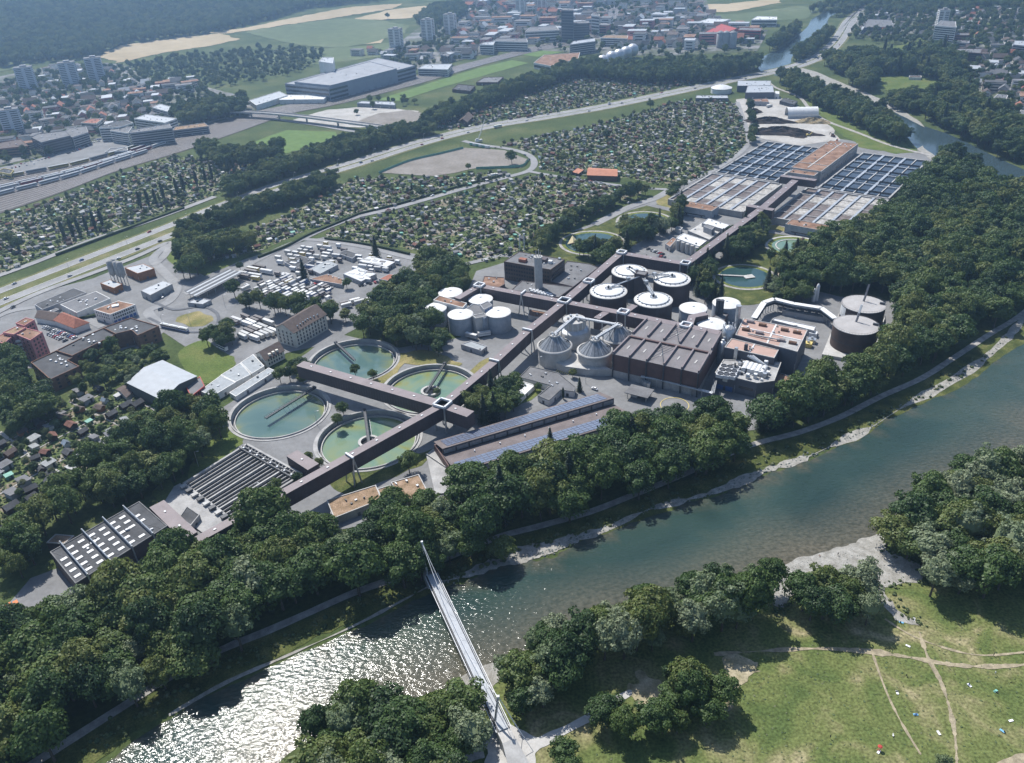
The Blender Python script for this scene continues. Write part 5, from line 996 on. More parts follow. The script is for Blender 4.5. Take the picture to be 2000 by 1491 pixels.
flat_roofed('filter_cabin', 'small grey cabin on the pale annex roof', 'cabin', W4(ZZ([(535, 745), (555, 730), (605, 745), (585, 765)]), 9), 9, 'wall_grey', 'grey_roof')
flat_roofed('pond_cabin', 'small white cabin beside the garden pond', 'cabin', W4(ZZ([(365, 755), (380, 742), (410, 752), (395, 768)]), 4), 4, 'wall_white', 'concrete')
flat_roofed('moss_store', 'low store with moss roof beside the white block', 'building', W4(ZZ([(305, 850), (350, 810), (375, 820), (335, 868)]), 5), 5, 'wall_grey', 'moss_roof')
# round garden ponds
for (x, y, R, lb, jet) in ((76.9, 678, 27, 'round pond with a long jetty and a yellow sail', 1), (130.5, 725, 24, 'round pond fringed by reeds beside the basin road', 0), (187.2, 590, 22.5, 'round bathing pond with a wooden jetty', 2), (244.3, 646.1, 21.5, 'old round basin turned into a shallow green pond', 3)):
    t = thing('garden_pond', lb, 'pond', (x, y, 0)); MB().lathe([(R + 2.5, 0), (R + 2.5, .5), (R, .5)], 48).build('path_ring', 'concrete_pale' if jet == 3 else 'gravel_path', t); MB().lathe([(R, .55), (R - 3.4, .3)], 48).build('reed_fringe', 'reed', t); MB().lathe([(R - 3.2, .34), (.02, .34)], 48).build('water', 'pond_water' if jet != 3 else 'basin_green', t); excl_disc((x, y), R + 3)
    if jet == 3: MB().lathe([(R - 6, .3), (R - 6, .7), (R - 7, .7), (R - 7, .3)], 40).build('inner_ring', 'concrete_pale', t)
    if jet: a = (.75, 0, .1, .9)[jet] if jet != 2 else 2.9; d = Vector((math.cos(a), math.sin(a), 0)); MB().beam(d * -R * (.75 if jet == 1 else -.05) + Vector((0, 0, 1)), d * R + Vector((0, 0, 1)), 2.0, .3).build('jetty', 'wood_dark' if jet != 2 else 'concrete', t)
    if jet == 2: MB().box((3, -1, .8), (8, 6, .4), .2).build('raft', 'concrete_pale', t)
x, y = g0(1119, 478, 0); t = thing('sun_sail', 'yellow sun sail stretched at the pond edge', 'sail', (x, y, 0)); MB().add([(-5, -1, 1), (0, 4, 7), (5, 1, 1.5), (0, -3, 3), (-5, -1, .9), (0, 4, 6.9), (5, 1, 1.4), (0, -3, 2.9)], [(0, 1, 3), (1, 2, 3), (7, 5, 4), (7, 6, 5)]).build('cloth', mat('sail_cloth', (.66, .56, .34), .8, .06, .5), t); MB().tube((0, 4, 0), (0, 4, 7.2), .15, n=6).build('mast', 'steel', t)
sheet('bathing_beach', smooth(GP([(1512, 540), (1530, 532), (1548, 538), (1545, 548), (1525, 556), (1510, 560)]), True), mat('beach_sand', (.55, .47, .38), .95, .1, .4), 4)
# ------------------------------------------------------------------ footbridge
mat('deck_grey', (0.40, 0.42, 0.44), .8, .06, .3)
_a, _b = Vector((*g0(842, 1122, 7.5), 7.5)), Vector((*g0(984, 1425, 6.5), 6.5)); _d = (_b - _a).normalized(); _s = Vector((-_d.y, _d.x, 0)).normalized()
t = thing('footbridge', 'slender grey suspension footbridge crossing the river', 'footbridge', (0, 0, 0)); N_ = 16
for i in range(N_): MB().beam(_a.lerp(_b, i / N_), _a.lerp(_b, (i + 1) / N_ - .0004), 3.4, .35).build('deck_panel', 'deck_grey', t)
for s, nm in ((-1, 'a'), (1, 'b')):
    off = _s * s * 2.15
    MB().beam(_a + off + Vector((0, 0, -.6)), _b + off + Vector((0, 0, -.6)), .5, .9).build('side_girder', 'steel_dark', t)
    for z in (1.25, .7): MB().beam(_a + off * .92 + Vector((0, 0, z)), _b + off * .92 + Vector((0, 0, z)), .11).build('handrail', 'steel_white', t)
    p = MB()
    for k in range(60): q = _a.lerp(_b, k / 59) + off * .92; p.beam(q, q + Vector((0, 0, 1.25)), .08)
    p.build('baluster', 'steel', t)['kind'] = 'stuff'; MB().beam(_a + off * 1.35 + Vector((0, 0, -.2)), _b + off * 1.35 + Vector((0, 0, -.2)), .28).build('side_rail', 'steel_white', t)
for i in range(18): q = _a.lerp(_b, (i + .5) / 18); MB().beam(q - _s * 2.9 + Vector((0, 0, -.9)), q + _s * 2.9 + Vector((0, 0, -.9)), .3).build('cross_beam', 'steel_dark', t)
nb, nt = Vector((*g0(962, 1414, 6), 0)), Vector((*g0(973, 1361, 20), 20)); fb, ft = Vector((*g0(836, 1128, 6), 0)), Vector((*g0(824, 1059, 25), 25))
for (b, tp) in ((nb, nt), (fb, ft)): MB().tube(b, tp, .55, .4, 12).build('mast', 'steel', t); MB().box(tuple(tp), (.9, .9, .8)).build('mast_head', 'steel_white', t)
def cable(p0, p1, sag, n=14, r=.11):
    m_ = MB(); L = [p0.lerp(p1, k / n) - Vector((0, 0, 4 * sag * (k / n) * (1 - k / n))) for k in range(n + 1)]
    for u, v in zip(L, L[1:]): m_.tube(u, v, r, n=5, cap=False)
    m_.build('cable', 'steel_white', t); return L
L = cable(ft, nt, 14); cable(ft, _a.lerp(_b, .3) + _s * 2.2, 1); cable(nt, Vector((*g0(1022, 1440), 0)), .3); cable(nt, Vector((*g0(1043, 1470), 0)), .3)
for k in range(1, 14): q = _a.lerp(_b, k / 14) + _s * (2.1 if k % 2 else -2.1); MB().beam(L[k], q, .06).build('hanger', 'steel', t)
MB().box((_b.x + _d.x * 2, _b.y + _d.y * 2, 3.0), (7, 5, 6.3), math.atan2(_d.y, _d.x)).build('abutment', 'concrete_pale', t); MB().box((_a.x - _d.x * 2, _a.y - _d.y * 2, 3.5), (6, 5, 7), math.atan2(_d.y, _d.x)).build('abutment', 'concrete', t)
_ramp = MB(); q0 = _b + _d * 5; q1 = _b + _d * 24; q1.z = .4; slab(_ramp, (q0 - _s * 2.6, q0 + _s * 2.6, q1 + _s * 5, q1 - _s * 5), .4); _ramp.build('ramp', MATS['pale_gravel'], t)
EXCL.append(np.array([(_a - _s * 4).xy[:], (_b - _s * 4).xy[:], (_b + _d * 22 - _s * 6).xy[:], (_b + _d * 22 + _s * 6).xy[:], (_b + _s * 4).xy[:], (_a + _s * 4).xy[:]]))

# ------------------------------------------------------------------ town on the left
Z4 = lambda l: [(a / 2.982, 450 + b / 2.982) for a, b in l]; Z5 = lambda l: [(500 + a / 4, 450 + b / 4) for a, b in l]
mat('sheet_grey', (0.35, 0.37, 0.39), .55, .06, .2); mat('sheet_white', (0.52, 0.53, 0.54), .5, .05, .2); mat('hall_green', (0.10, 0.11, 0.105), .8, .1, .2)
gabled('sports_hall', 'big hall with pale grey sheet roof beside the garden plots', 'hall', W4(Z4([(740, 888), (945, 988), (1145, 850), (945, 757)]), 9), 9, 11.8, 'hall_green', 'sheet_grey', along=0, over=.3)
_t, _p, _o = flat_roofed('hall_annex', 'red annex at the end of the pale roofed hall', 'building', W4(Z4([(1078, 905), (1112, 968), (1192, 905), (1165, 850)]), 6.5), 6.5, 'red_paint', 'grey_roof'); windows(_t, _p, _o, 1, 2, 5, 1, 6, 1.2, 1.4)
gabled('shed_house', 'small brown roofed shed beside the pale hall', 'shed', W4(Z4([(680, 925), (715, 905), (770, 940), (735, 970)]), 3.4), 3.4, 5, 'wall_cream', 'tile_brown')
for px, z, lb in (([(1162, 935), (1285, 845), (1372, 885), (1240, 965)], 5, 'long low workshop with pale fibre roof, nearest the hall'), ([(1285, 842), (1400, 772), (1462, 838), (1370, 884)], 5, 'low workshop with pale fibre roof, middle of three'), ([(1400, 770), (1475, 722), (1540, 790), (1465, 836)], 4.4, 'low workshop with grey roof next to the small house'), ([(1335, 945), (1565, 800), (1605, 818), (1372, 968)], 3.6, 'narrow white roofed open store behind the workshops')): flat_roofed('workshop', lb, 'workshop', W4(Z4(px), z), z, 'wall_white', 'fibre_roof', par=.25)
_t, _p, _o = gabled('old_factory', 'tall white factory house with steep grey tiled roof and rows of windows', 'building', W4(Z5([(150, 757), (292, 800), (545, 655), (405, 600)]), 12.5), 12.5, 17.5, 'wall_cream', 'tile_brown', along=1, over=.7)
windows(_t, _p, _o, 0, 4, 10, 1.0, 12.0, 1.2, 1.8, 'glass_dark', 1.5); windows(_t, _p, _o, 3, 4, 4, 1, 12.0, 1.2, 1.8, 'glass_dark', 1.2); windows(_t, _p, _o, 1, 4, 4, 1, 12.0, 1.2, 1.8, 'glass_dark', 1.2)
for k in range(8): q = np.array(_p[0]) * (1 - (k + 1) / 9) + np.array(_p[1]) * (k + 1) / 9; c = np.array(_p).mean(0); q = q + (c - q) / np.linalg.norm(c - q) * 3.2; MB().box((q[0] - _o[0], q[1] - _o[1], 14.4), (.9, 1.0, .7), .55).build('roof_light', 'glass_sky', _t)
MB().box((np.array(_p[2]) * .6 + np.array(_p[0]) * .4 - np.array(_o[:2])).tolist() + [17.6], (1.2, 1.2, 2.4)).build('chimney_stack', 'brick_brown', _t) if False else None
_t, _p, _o = gabled('dwelling_house', 'white house with brown tiled roof and dormers below the factory house', 'house', W4(Z5([(0, 962), (72, 1012), (216, 937), (150, 880)]), 6.5), 6.5, 10.5, 'wall_cream', 'tile_brown', along=1, over=.6); windows(_t, _p, _o, 0, 2, 6, .8, 6.2, 1.1, 1.5); windows(_t, _p, _o, 3, 2, 2, .8, 6.2, 1.1, 1.5)
for k in range(3): q = np.array(_p[0]) * (.75 - .25 * k) + np.array(_p[1]) * (.25 + .25 * k); c = np.array(_p).mean(0); q = q + (c - q) / np.linalg.norm(c - q) * 1.6; MB().box((q[0] - _o[0], q[1] - _o[1], 7.8), (1.8, 1.8, 1.5), .5).build('dormer', 'wall_cream', _t)
for px, z, lb in (([(178, 768), (330, 698), (430, 735), (395, 755), (462, 790), (292, 868)], 10, 'brown brick housing wing with dark flat roof at the lower end'), ([(325, 700), (500, 612), (600, 568), (668, 605), (640, 628), (600, 640), (420, 730)], 11, 'long brown brick housing block with dark flat roof'), ([(600, 566), (760, 508), (925, 556), (800, 612), (765, 580), (672, 602)], 12, 'brown brick housing block with dark flat roof next to the tram loop')):
    _t, _p, _o = flat_roofed('brick_housing', lb, 'building', W4(Z4(px), z), z, 'brick_brown', 'bitumen', par=.8)
    for e in range(len(_p)):
        L_ = np.linalg.norm(np.subtract(_p[e], _p[(e + 1) % len(_p)]))
        if L_ > 14: windows(_t, _p, _o, e, 3, max(2, int(L_ / 6)), 1, z - 1.2, 1.8, 1.5, 'glass_dark', 1.5)
    for k in range(4): c = np.array(_p).mean(0) + np.array([k * 5 - 8, 4 - k * 3]); MB().box((c[0] - _o[0], c[1] - _o[1], z - .3), (1.4, 1.2, 1.0)).build('roof_vent', 'steel_white', _t)
for px, z, lb in (([(78, 600), (150, 568), (247, 592), (175, 640)], 19, 'pink apartment block nearest the brown housing'), ([(15, 595), (90, 560), (150, 566), (80, 606)], 20, 'pink apartment block at the back with green roof'), ([(-40, 640), (15, 600), (78, 612), (20, 660)], 18, 'pink apartment block cut by the picture edge'), ([(90, 540), (150, 508), (200, 520), (140, 556)], 20, 'farthest pink apartment block')):
    _t, _p, _o = flat_roofed('apartment_block', lb, 'building', W4(Z4(px), z), z, 'pink_wall', 'moss_roof' if 'green' not in lb else 'sedum_roof'); 
    for e in (0, 1, 2, 3): windows(_t, _p, _o, e, 6, 3, 1, z - 1, 1.5, 1.5, 'glass_dark', 1.5)
    for k in range(5): q = np.array(_p[0]) * .75 + np.array(_p[3]) * .25; MB().box((q[0] - _o[0] - .6, q[1] - _o[1] - .8, 3 + k * 2.9), (3.4, 2.0, 1.1), .3).build('balcony', 'wall_white', _t)
for px, z, w, r_, lb in (([(725, 218), (835, 195), (898, 222), (800, 252)], 7.5, 'wood_orange', 'sheet_grey', 'open timber hall with pale flat roof beside the silos'), ([(583, 308), (640, 287), (712, 313), (662, 338)], 5.5, 'wood_orange', 'sheet_grey', 'small timber clad hut with pale roof below the silos'), ([(818, 350), (950, 292), (1003, 312), (875, 378)], 6, 'concrete', 'sheet_grey', 'pale concrete plant building beside the timber hall'), ([(200, 432), (430, 335), (502, 362), (245, 462)], 6, 'wall_grey', 'bitumen', 'long dark roofed warehouse near the slip road'), ([(350, 432), (560, 355), (642, 396), (445, 480)], 6.5, 'wall_white', 'grey_roof', 'grey roofed workshop with saw roofs near the warehouse'), ([(225, 590 - 130), (290, 440), (345, 460), (280, 490)], 4, 'wall_grey', 'grey_roof', 'low grey shed at the end of the warehouse')): flat_roofed('town_building', lb, 'building', W4(Z4(px), z), z, w, r_, par=.3)
_t, _p, _o = flat_roofed('corner_house', 'white three storey corner house with rust red flat roof', 'building', W4(Z4([(545, 462), (640, 490), (788, 432), (690, 410)]), 9), 9, 'wall_white', 'moss_roof', par=.3); windows(_t, _p, _o, 1, 2, 10, 3.5, 8.6, 1.1, 1.4); windows(_t, _p, _o, 0, 2, 6, 3.5, 8.6, 1.1, 1.4); windows(_t, _p, _o, 1, 1, 6, .2, 3.2, 2.4, 2.4, 'blue_paint', 1, 'gate'); MB().box((0, 2, 9.2), (5, 4, 1.2), .4).build('roof_house', 'white_sheet', _t)
_t, _p, _o = gabled('red_roof_house', 'house with red tiled hipped roof beside the car row', 'house', W4(Z4([(312, 520), (372, 478), (515, 535), (432, 566)]), 5.5), 5.5, 9.5, 'wall_white', 'tile_red', along=1 if False else 1, hip=.18); windows(_t, _p, _o, 0, 2, 5, .6, 5.2, 1.1, 1.3)
gabled('grey_roof_house', 'long house with grey tiled roof beside the red roofed house', 'house', W4(Z4([(205, 505), (255, 468), (372, 485), (315, 525)]), 5, ), 5, 8, 'wall_white', 'tile_brown', along=1)
for k, (a, b) in enumerate(((655, 225), (672, 215), (692, 228), (712, 232))):
    x, y = g0(*Z4([(a + 20, b + 85)])[0], 0); t = thing('cement_silo', 'grey cement silo on legs, %s of four' % ('first', 'second', 'third', 'fourth')[k], 'silo', (x, y, 0)); MB().lathe([(.5, 6), (2.6, 9.5), (2.6, 20), (.1, 20.8)], 20).build('shell', 'concrete', t, sm=True)
    for i in range(4): a_ = i * 1.57 + .5; MB().beam((2.3 * math.cos(a_), 2.3 * math.sin(a_), 0), (2.3 * math.cos(a_), 2.3 * math.sin(a_), 10), .35).build('leg', 'steel', t)
t = thing('petrol_canopy', 'long striped canopy roof over the parking lanes', 'canopy', (0, 0, 0)); _q = [Vector((*g0(*p, 6.5), 6.5)) for p in Z4([(1072, 352), (1325, 225), (1418, 246), (1145, 388)])]
for k in range(7): m_ = MB(); a, b = _q[0].lerp(_q[3], (k + .06) / 7), _q[1].lerp(_q[2], (k + .06) / 7); c, d = _q[1].lerp(_q[2], (k + .94) / 7), _q[0].lerp(_q[3], (k + .94) / 7); slab(m_, (d, c, b, a), .3 + .3 * (k % 2)); m_.build('roof_strip', 'sheet_grey' if k % 2 else 'steel_dark', t)
for k in range(6):
    for s in (.12, .88): q = _q[0].lerp(_q[1], (k + .4) / 6).lerp(_q[3].lerp(_q[2], (k + .4) / 6), s); MB().beam((q.x, q.y, 0), (q.x, q.y, 6.3), .35).build('post', 'steel', t)
excl([tuple(q.xy) for q in _q])
flat_roofed('canopy_kiosk', 'small kiosk under the striped canopy', 'kiosk', W4(Z4([(1090, 420), (1150, 390), (1230, 405), (1180, 430)]), 3.5), 3.5, 'wall_grey', 'sheet_grey')
# ------------------------------------------------------------------ vehicles
CARPAINT = {'white': (.72, .72, .72), 'silver': (.42, .43, .45), 'black': (.02, .022, .026), 'grey': (.12, .125, .135), 'blue': (.04, .09, .24), 'red': (.33, .03, .03)}
_CAR = {}
def car_parts(col):
    if col in _CAR: return _CAR[col]
    m = mat('car_' + col, CARPAINT[col], .3, .03, 1, spec=.5)
    prof = [(-2.15, .35), (-2.2, .75), (-2.0, .95), (-1.1, 1.02), (1.0, 1.0), (2.0, .82), (2.2, .6), (2.15, .35)]; b = MB(); n = len(prof)
    b.add([(x, y, z) for y in (-.86, .86) for x, z in prof], [tuple(range(n)), tuple(range(n, 2 * n))[::-1]] + [((i + 1) % n, i, n + i, n + (i + 1) % n) for i in range(n)])
    g = MB(); c = [(-1.75, .98), (-1.2, 1.42), (.35, 1.45), (1.15, 1.0)]; g.add([(x, s * (.8 if z < 1.2 else .66), z) for s in (-1, 1) for x, z in c], [(0, 1, 2, 3), (7, 6, 5, 4), (1, 0, 4, 5), (2, 1, 5, 6), (3, 2, 6, 7)])
    rf = MB(); rf.box((-.42, 0, 1.46), (1.5, 1.3, .06))
    w = MB(); w.tube((0, -.1, 0), (0, .1, 0), .32, n=12)
    _CAR[col] = (b.data('body', m), g.data('glasshouse', 'glass_dark'), rf.data('car_roof', m), w.data('wheel', 'steel_dark')); return _CAR[col]
def car(px, head, col, label, group, z=0.5):
    x, y = px[:2] if len(px) == 3 else G(*px); pb, pg, pr, pw = car_parts(col); t = thing('car', label, 'car', (x, y, float(hgt(x, y)) + z), head, group)
    put('body', pb, t); put('glasshouse', pg, t); put('roof', pr, t)
    for wx in (-1.35, 1.35):
        for wy in (-.8, .8): put('wheel', pw, t, (wx, wy, .32))
    return t
CR = random.Random(4); CCOL = ['white', 'silver', 'black', 'grey', 'grey', 'silver', 'blue', 'red', 'white']
def heading(p, q): a, b = G(*p), G(*q); return math.atan2(b[1] - a[1], b[0] - a[0])
def car_row(p, q, n, where, group, across=True, skip=.15, z=.35):
    h = heading(p, q) + (math.pi / 2 if across else 0)
    for k in range(n):
        if CR.random() < skip: continue
        f = (k + .5) / n; c = CR.choice(CCOL); car((p[0] + (q[0] - p[0]) * f, p[1] + (q[1] - p[1]) * f), h + CR.uniform(-.04, .04), c, '%s car %s' % (c, where), '%s cars %s' % (c, group), z)
car_row((86, 640), (148, 662), 16, 'parked in the row beside the red roofed house', 'in the row by the red roofed house'); car_row((95, 653), (130, 668), 8, 'parked in the second row beside the brown housing', 'in the second row by the housing')
car_row((1264, 487), (1296, 499), 8, 'in the small car park beside the gallery', 'in the gallery car park', skip=.1); car_row((1272, 499), (1300, 505), 5, 'in the front line of the gallery car park', 'in the front of the gallery car park')
for i in range(5): car_row((128 + i * 13, 303 - i * 7), (160 + i * 12, 292 - i * 5), 9, 'in row %s of the office car park by the railway' % ('one', 'two', 'three', 'four', 'five')[i], 'in row %d of the office car park' % i, skip=.2)
for i in range(3): car_row((20 + i * 18, 330 - i * 8), (85 + i * 14, 318 - i * 9), 9, 'on the gravel lot beside the goods tracks, line %s' % ('one', 'two', 'three')[i], 'on the gravel lot %d' % i, skip=.4)
for k, (px, qx, c, lb) in enumerate((((313, 473), (330, 466), 'black', 'black car on the slip road'), ((232, 507), (250, 500), 'white', 'white car on the near carriageway at the left'), ((317, 582), (322, 590), 'silver', 'silver car at the tram loop crossing'), ((314, 606), (322, 604), 'black', 'black car turning at the tram loop'), ((864, 272), (880, 268), 'red', 'red car on the motorway near the flyover bridge'), ((727, 316), (740, 312), 'silver', 'silver car on the motorway above the dirt pitch'), ((1190, 202), (1210, 198), 'white', 'white car on the motorway near the gantry'), ((1215, 203), (1235, 199), 'black', 'black car on the motorway near the gantry'), ((1240, 192), (1260, 188), 'grey', 'grey car on the motorway beyond the gantry'), ((1034, 313), (1030, 306), 'black', 'black car in the bend of the garden road'), ((1025, 304), (1010, 299), 'silver', 'silver car before the bend of the garden road'), ((758, 412), (745, 416), 'red', 'red car on the garden road'), ((845, 384), (835, 387), 'white', 'white car on the garden road'), ((808, 394), (798, 397), 'grey', 'grey car on the garden road'), ((1161, 762), (1150, 758), 'white', 'white car on the plant road by the solar hall'), ((1565, 118), (1575, 114), 'white', 'white car on the far motorway bridge'), ((1640, 75), (1645, 68), 'black', 'black car in the far motorway bend'), ((26, 602), (18, 606), 'black', 'black car beside the lane at the left edge'), ((1205, 404), (1215, 400), 'black', 'black car parked by the pond road'), ((1228, 398), (1236, 394), 'silver', 'silver car parked by the pond road'), ((1246, 392), (1254, 388), 'grey', 'grey car parked by the pond road'))): car(px, heading(px, qx), c, lb, None, .55)
for k in range(34):
    i = 12 + int(k * (_nL - 30) / 34); sd = 1 if k % 2 else -1; p = offset_line(MWAY, sd * (_sep + (2.6 if k % 3 else -2.6)))[i]; d = MWAY[i + 1] - MWAY[i]; c = CCOL[(k * 5) % 9]; car((float(p[0]), float(p[1]), 0), math.atan2(d[1], d[0]) + (0 if sd < 0 else math.pi), c, '%s car driving on the %s carriageway of the motorway' % (c, 'far' if sd > 0 else 'near'), '%s cars on the %s carriageway' % (c, 'far' if sd > 0 else 'near'), .55)
for p, q, n, w in (((1095, 347), (1180, 360), 8, 'parked along the lane to the red barn'),): car_row(p, q, n, w, w, across=False)
# trailers, caravans and lorries in the showmen's yard
_TR = {}
def trailer_parts(col, L):
    if (col, L) in _TR: return _TR[col, L]
    cm = {'white': (.70, .70, .69), 'cream': (.58, .55, .48), 'grey': (.36, .37, .38), 'blue': (.07, .14, .33), 'yellow': (.56, .38, .04), 'brown': (.14, .10, .085), 'red': (.30, .045, .04)}[col]
    b = MB(); w_, z0, z1 = 2.4, .9, 3.7; b.box((0, 0, (z0 + z1) / 2), (L, w_, z1 - z0)); r = MB(); r.box((0, 0, z1 + .06), (L + .1, w_ + .1, .1)); s = MB(); s.box((0, 0, 2.3), (L + .04, w_ + .04, .5)); c = MB(); c.box((0, 0, .75), (L * .96, 1.1, .25)); c.beam((L / 2, 0, .75), (L / 2 + 1.4, 0, .6), .25)
    w = MB(); w.tube((0, -.15, 0), (0, .15, 0), .48, n=10)
    _TR[col, L] = (b.data('body', mat('trailer_' + col, cm, .5, .06, .5)), r.data('roof', mat('trailer_top_' + ('dark' if col == 'brown' else 'pale'), (.16, .15, .15) if col == 'brown' else (.52, .52, .51), .6, .1, .3, rnd=.3)), s.data('stripe', mat('trailer_stripe', (.30, .32, .36), .5, .1, .3)), c.data('chassis', 'steel_dark'), w.data('wheel', 'steel_dark')); return _TR[col, L]
def trailer(x, y, rz, col, L, label, group, name='trailer'):
    pr = trailer_parts(col, L); t = thing(name, label, 'trailer', (x, y, .42), rz, group)
    for nm, me in zip(('body', 'roof', 'stripe', 'chassis'), pr): put(nm, me, t)
    for wx in (-L * .25, -L * .25 + 1.1):
        for wy in (-1.05, 1.05): put('wheel', pr[4], t, (wx, wy, .48))
TRR = random.Random(8); TCOL = ['white'] * 3 + ['cream', 'cream', 'grey', 'grey', 'grey', 'blue', 'yellow', 'brown', 'brown', 'brown']
def yard(px4, ang_px, sp, label, seed, Ls=(4, 5, 6, 8), cols=TCOL, dens=.68):
    poly = GP(px4); h = heading(*ang_px); rg = random.Random(seed); d = np.array([math.cos(h), math.sin(h)]); n = np.array([-d[1], d[0]]); P = poly @ np.stack([d, n], -1); lo, hi = P.min(0), P.max(0); v = lo[1] + 1.5
    while v < hi[1]:
        u = lo[0] + rg.uniform(0, 3)
        while u < hi[0]:
            L = rg.choice(Ls); c = d * (u + L / 2) + n * v
            if inpoly(poly, c[:1], c[1:])[0] and rg.random() < dens: k = rg.choice(cols); trailer(c[0], c[1], h + rg.uniform(-.04, .04), k, L, '%s trailer %s' % (k, label), '%s trailers %s' % (k, label))
            u += L + rg.uniform(1.6, 3.0)
        v += sp * rg.uniform(.95, 1.25)
yard([(470, 572), (560, 540), (640, 565), (655, 590), (600, 600), (520, 590)], ((520, 585), (560, 565)), 4.0, 'in the tight rows behind the tree line', 1)
yard([(455, 545), (500, 525), (548, 530), (520, 548), (490, 562)], ((500, 530), (540, 537)), 4.5, 'by the entrance of the trailer yard', 2, (8, 12, 13), ['white', 'white', 'yellow', 'brown', 'white'])
yard([(510, 535), (560, 495), (640, 480), (690, 490), (660, 520), (610, 540), (560, 545)], ((560, 540), (620, 550)), 6.5, 'under the lean-to roofs of the trailer yard', 3, dens=.6)
yard([(690, 530), (700, 500), (770, 508), (780, 520), (740, 540), (720, 555), (680, 545)], ((690, 515), (750, 523)), 5.4, 'at the far end of the trailer yard', 4)
yard([(450, 640), (480, 615), (530, 625), (545, 650), (520, 668), (480, 668)], ((455, 642), (500, 660)), 3.4, 'parked next to the old factory house', 5, (9, 11), ['white', 'white', 'white', 'brown', 'cream'])
yard([(660, 600), (700, 590), (760, 575), (740, 590), (690, 610)], ((660, 605), (700, 595)), 4, 'beside the grove of the silos', 6, (6, 8))
for k, (px, z, r_) in enumerate((([(605, 525), (640, 508), (660, 517), (625, 535)], 4, 'fibre_roof'), ([(555, 512), (585, 498), (612, 508), (580, 525)], 3.6, 'bitumen'), ([(660, 495), (675, 488), (700, 496), (688, 505)], 4, 'bitumen'), ([(670, 535), (700, 522), (735, 535), (705, 550)], 4, 'sheet_white'), ([(700, 510), (722, 500), (772, 512), (755, 522)], 4, 'sheet_white'), ([(605, 545), (640, 535), (670, 545), (668, 556)], 3.5, 'moss_roof'), ([(740, 545), (760, 535), (790, 540), (775, 552)], 4, 'tile_red'))): flat_roofed('yard_shelter', '%s flat shelter among the trailers, %s' % (('pale', 'dark', 'small dark', 'white', 'long white', 'mossy', 'reddish')[k], ('in the middle', 'near the road', 'beside the tall pine', 'at the far end', 'below the pine', 'in front of the hedge', 'by the grove')[k]), 'shelter', W4(px, z), z, 'wall_grey', r_, par=.2)
trailer(*g0(946, 658, 0), heading((930, 660), (962, 655)), 'white', 9, 'white trailer parked in front of the white silos, right one', None); trailer(*g0(921, 662, 0), heading((905, 655), (940, 664)), 'grey', 9, 'grey trailer parked in front of the white silos, left one', None)
for i, (p, q, n) in enumerate((((560, 548), (640, 562), 12), ((600, 552), (650, 566), 8), ((480, 560), (505, 545), 6), ((700, 560), (740, 552), 8), ((555, 600), (600, 612), 7))): car_row(p, q, n, 'parked between the trailers, %s' % ('upper line', 'middle line', 'entrance line', 'far line', 'by the hedge')[i], 'between the trailers %d' % i, skip=.25)
# tram, bus, lorries
x, y = g0(342, 645, 0); h = heading((310, 640), (372, 653)); t = thing('tram', 'white and blue articulated tram at the turning loop', 'tram', (x, y, .4), h)
for k in range(3):
    u = (k - 1) * 8.8; b = MB().box((u, 0, 1.9), (8.3, 2.3, 2.8)).build('car_body', 'wall_white', t); MB().box((u, 0, 2.3), (7.9, 2.36, .9)).build('window_band', 'glass_dark', b); MB().box((u, 0, .9), (8.32, 2.34, .7)).build('skirt', 'blue_paint', b); MB().box((u, 0, 3.45), (6, 1.4, .4)).build('roof_unit', 'steel', b)
    if k < 2: MB().box((u + 4.4, 0, 1.9), (.6, 2.0, 2.5)).build('bellows', 'steel_dark', t)
strip('tram_track', smooth(GP([(300, 590), (340, 606), (395, 600), (425, 615), (420, 640), (380, 650), (330, 640), (290, 622)]), False), 2.6, 'asphalt_dark', 4)
x, y = g0(435, 683, 0); t = thing('bus', 'dark roofed bus parked beside the lawn', 'bus', (x, y, .4), heading((425, 676), (446, 686))); MB().box((0, 0, 1.8), (11, 2.5, 2.7)).build('body', 'wall_white', t); MB().box((0, 0, 2.2), (10.6, 2.56, .9)).build('window_band', 'glass_dark', t); MB().box((0, 0, 3.2), (10, 2.2, .2)).build('roof', 'steel_dark', t)
for wx in (-3.5, 3.5):
    for wy in (-1.15, 1.15): MB().tube((wx, wy - .12, .5), (wx, wy + .12, .5), .5, n=10).build('wheel', 'steel_dark', t)
def lorry(px, qx, cab, box, L, label):
    x, y = G(*px); t = thing('lorry', label, 'lorry', (x, y, .5), heading(px, qx)); MB().box((-1, 0, 2.1), (L, 2.5, 2.6)).build('cargo_box', box, t); c = MB().box((L / 2 + .6, 0, 1.7), (2.0, 2.4, 2.4)).build('cab', cab, t); MB().box((L / 2 + 1.62, 0, 2.2), (.08, 2.1, .9)).build('windscreen', 'glass_dark', c); MB().box((0, 0, .7), (L + 1, 1.0, .3)).build('chassis', 'steel_dark', t)
    for wx in (-L / 2 + .6, -L / 2 + 1.8, L / 2 + .4):
        for wy in (-1.1, 1.1): MB().tube((wx, wy - .14, .5), (wx, wy + .14, .5), .5, n=10).build('wheel', 'steel_dark', t)
lorry((16, 1196), (40, 1184), 'orange_paint', 'orange_paint', 7, 'orange lorry on the service road at the left edge'); lorry((972, 250), (990, 246), 'wall_white', 'wall_white', 9, 'white lorry on the motorway'); lorry((1034, 230), (1050, 227), 'steel_dark', 'rust', 8, 'dark lorry on the motorway'); lorry((950, 352), (970, 347), 'wall_white', 'steel_dark', 9, 'dark coach on the garden road'); lorry((965, 346), (980, 343), 'wall_white', 'wall_white', 6, 'white van lorry on the garden road'); lorry((1502, 210), (1510, 208), 'wall_white', 'wall_white', 8, 'white lorry in the compost yard')
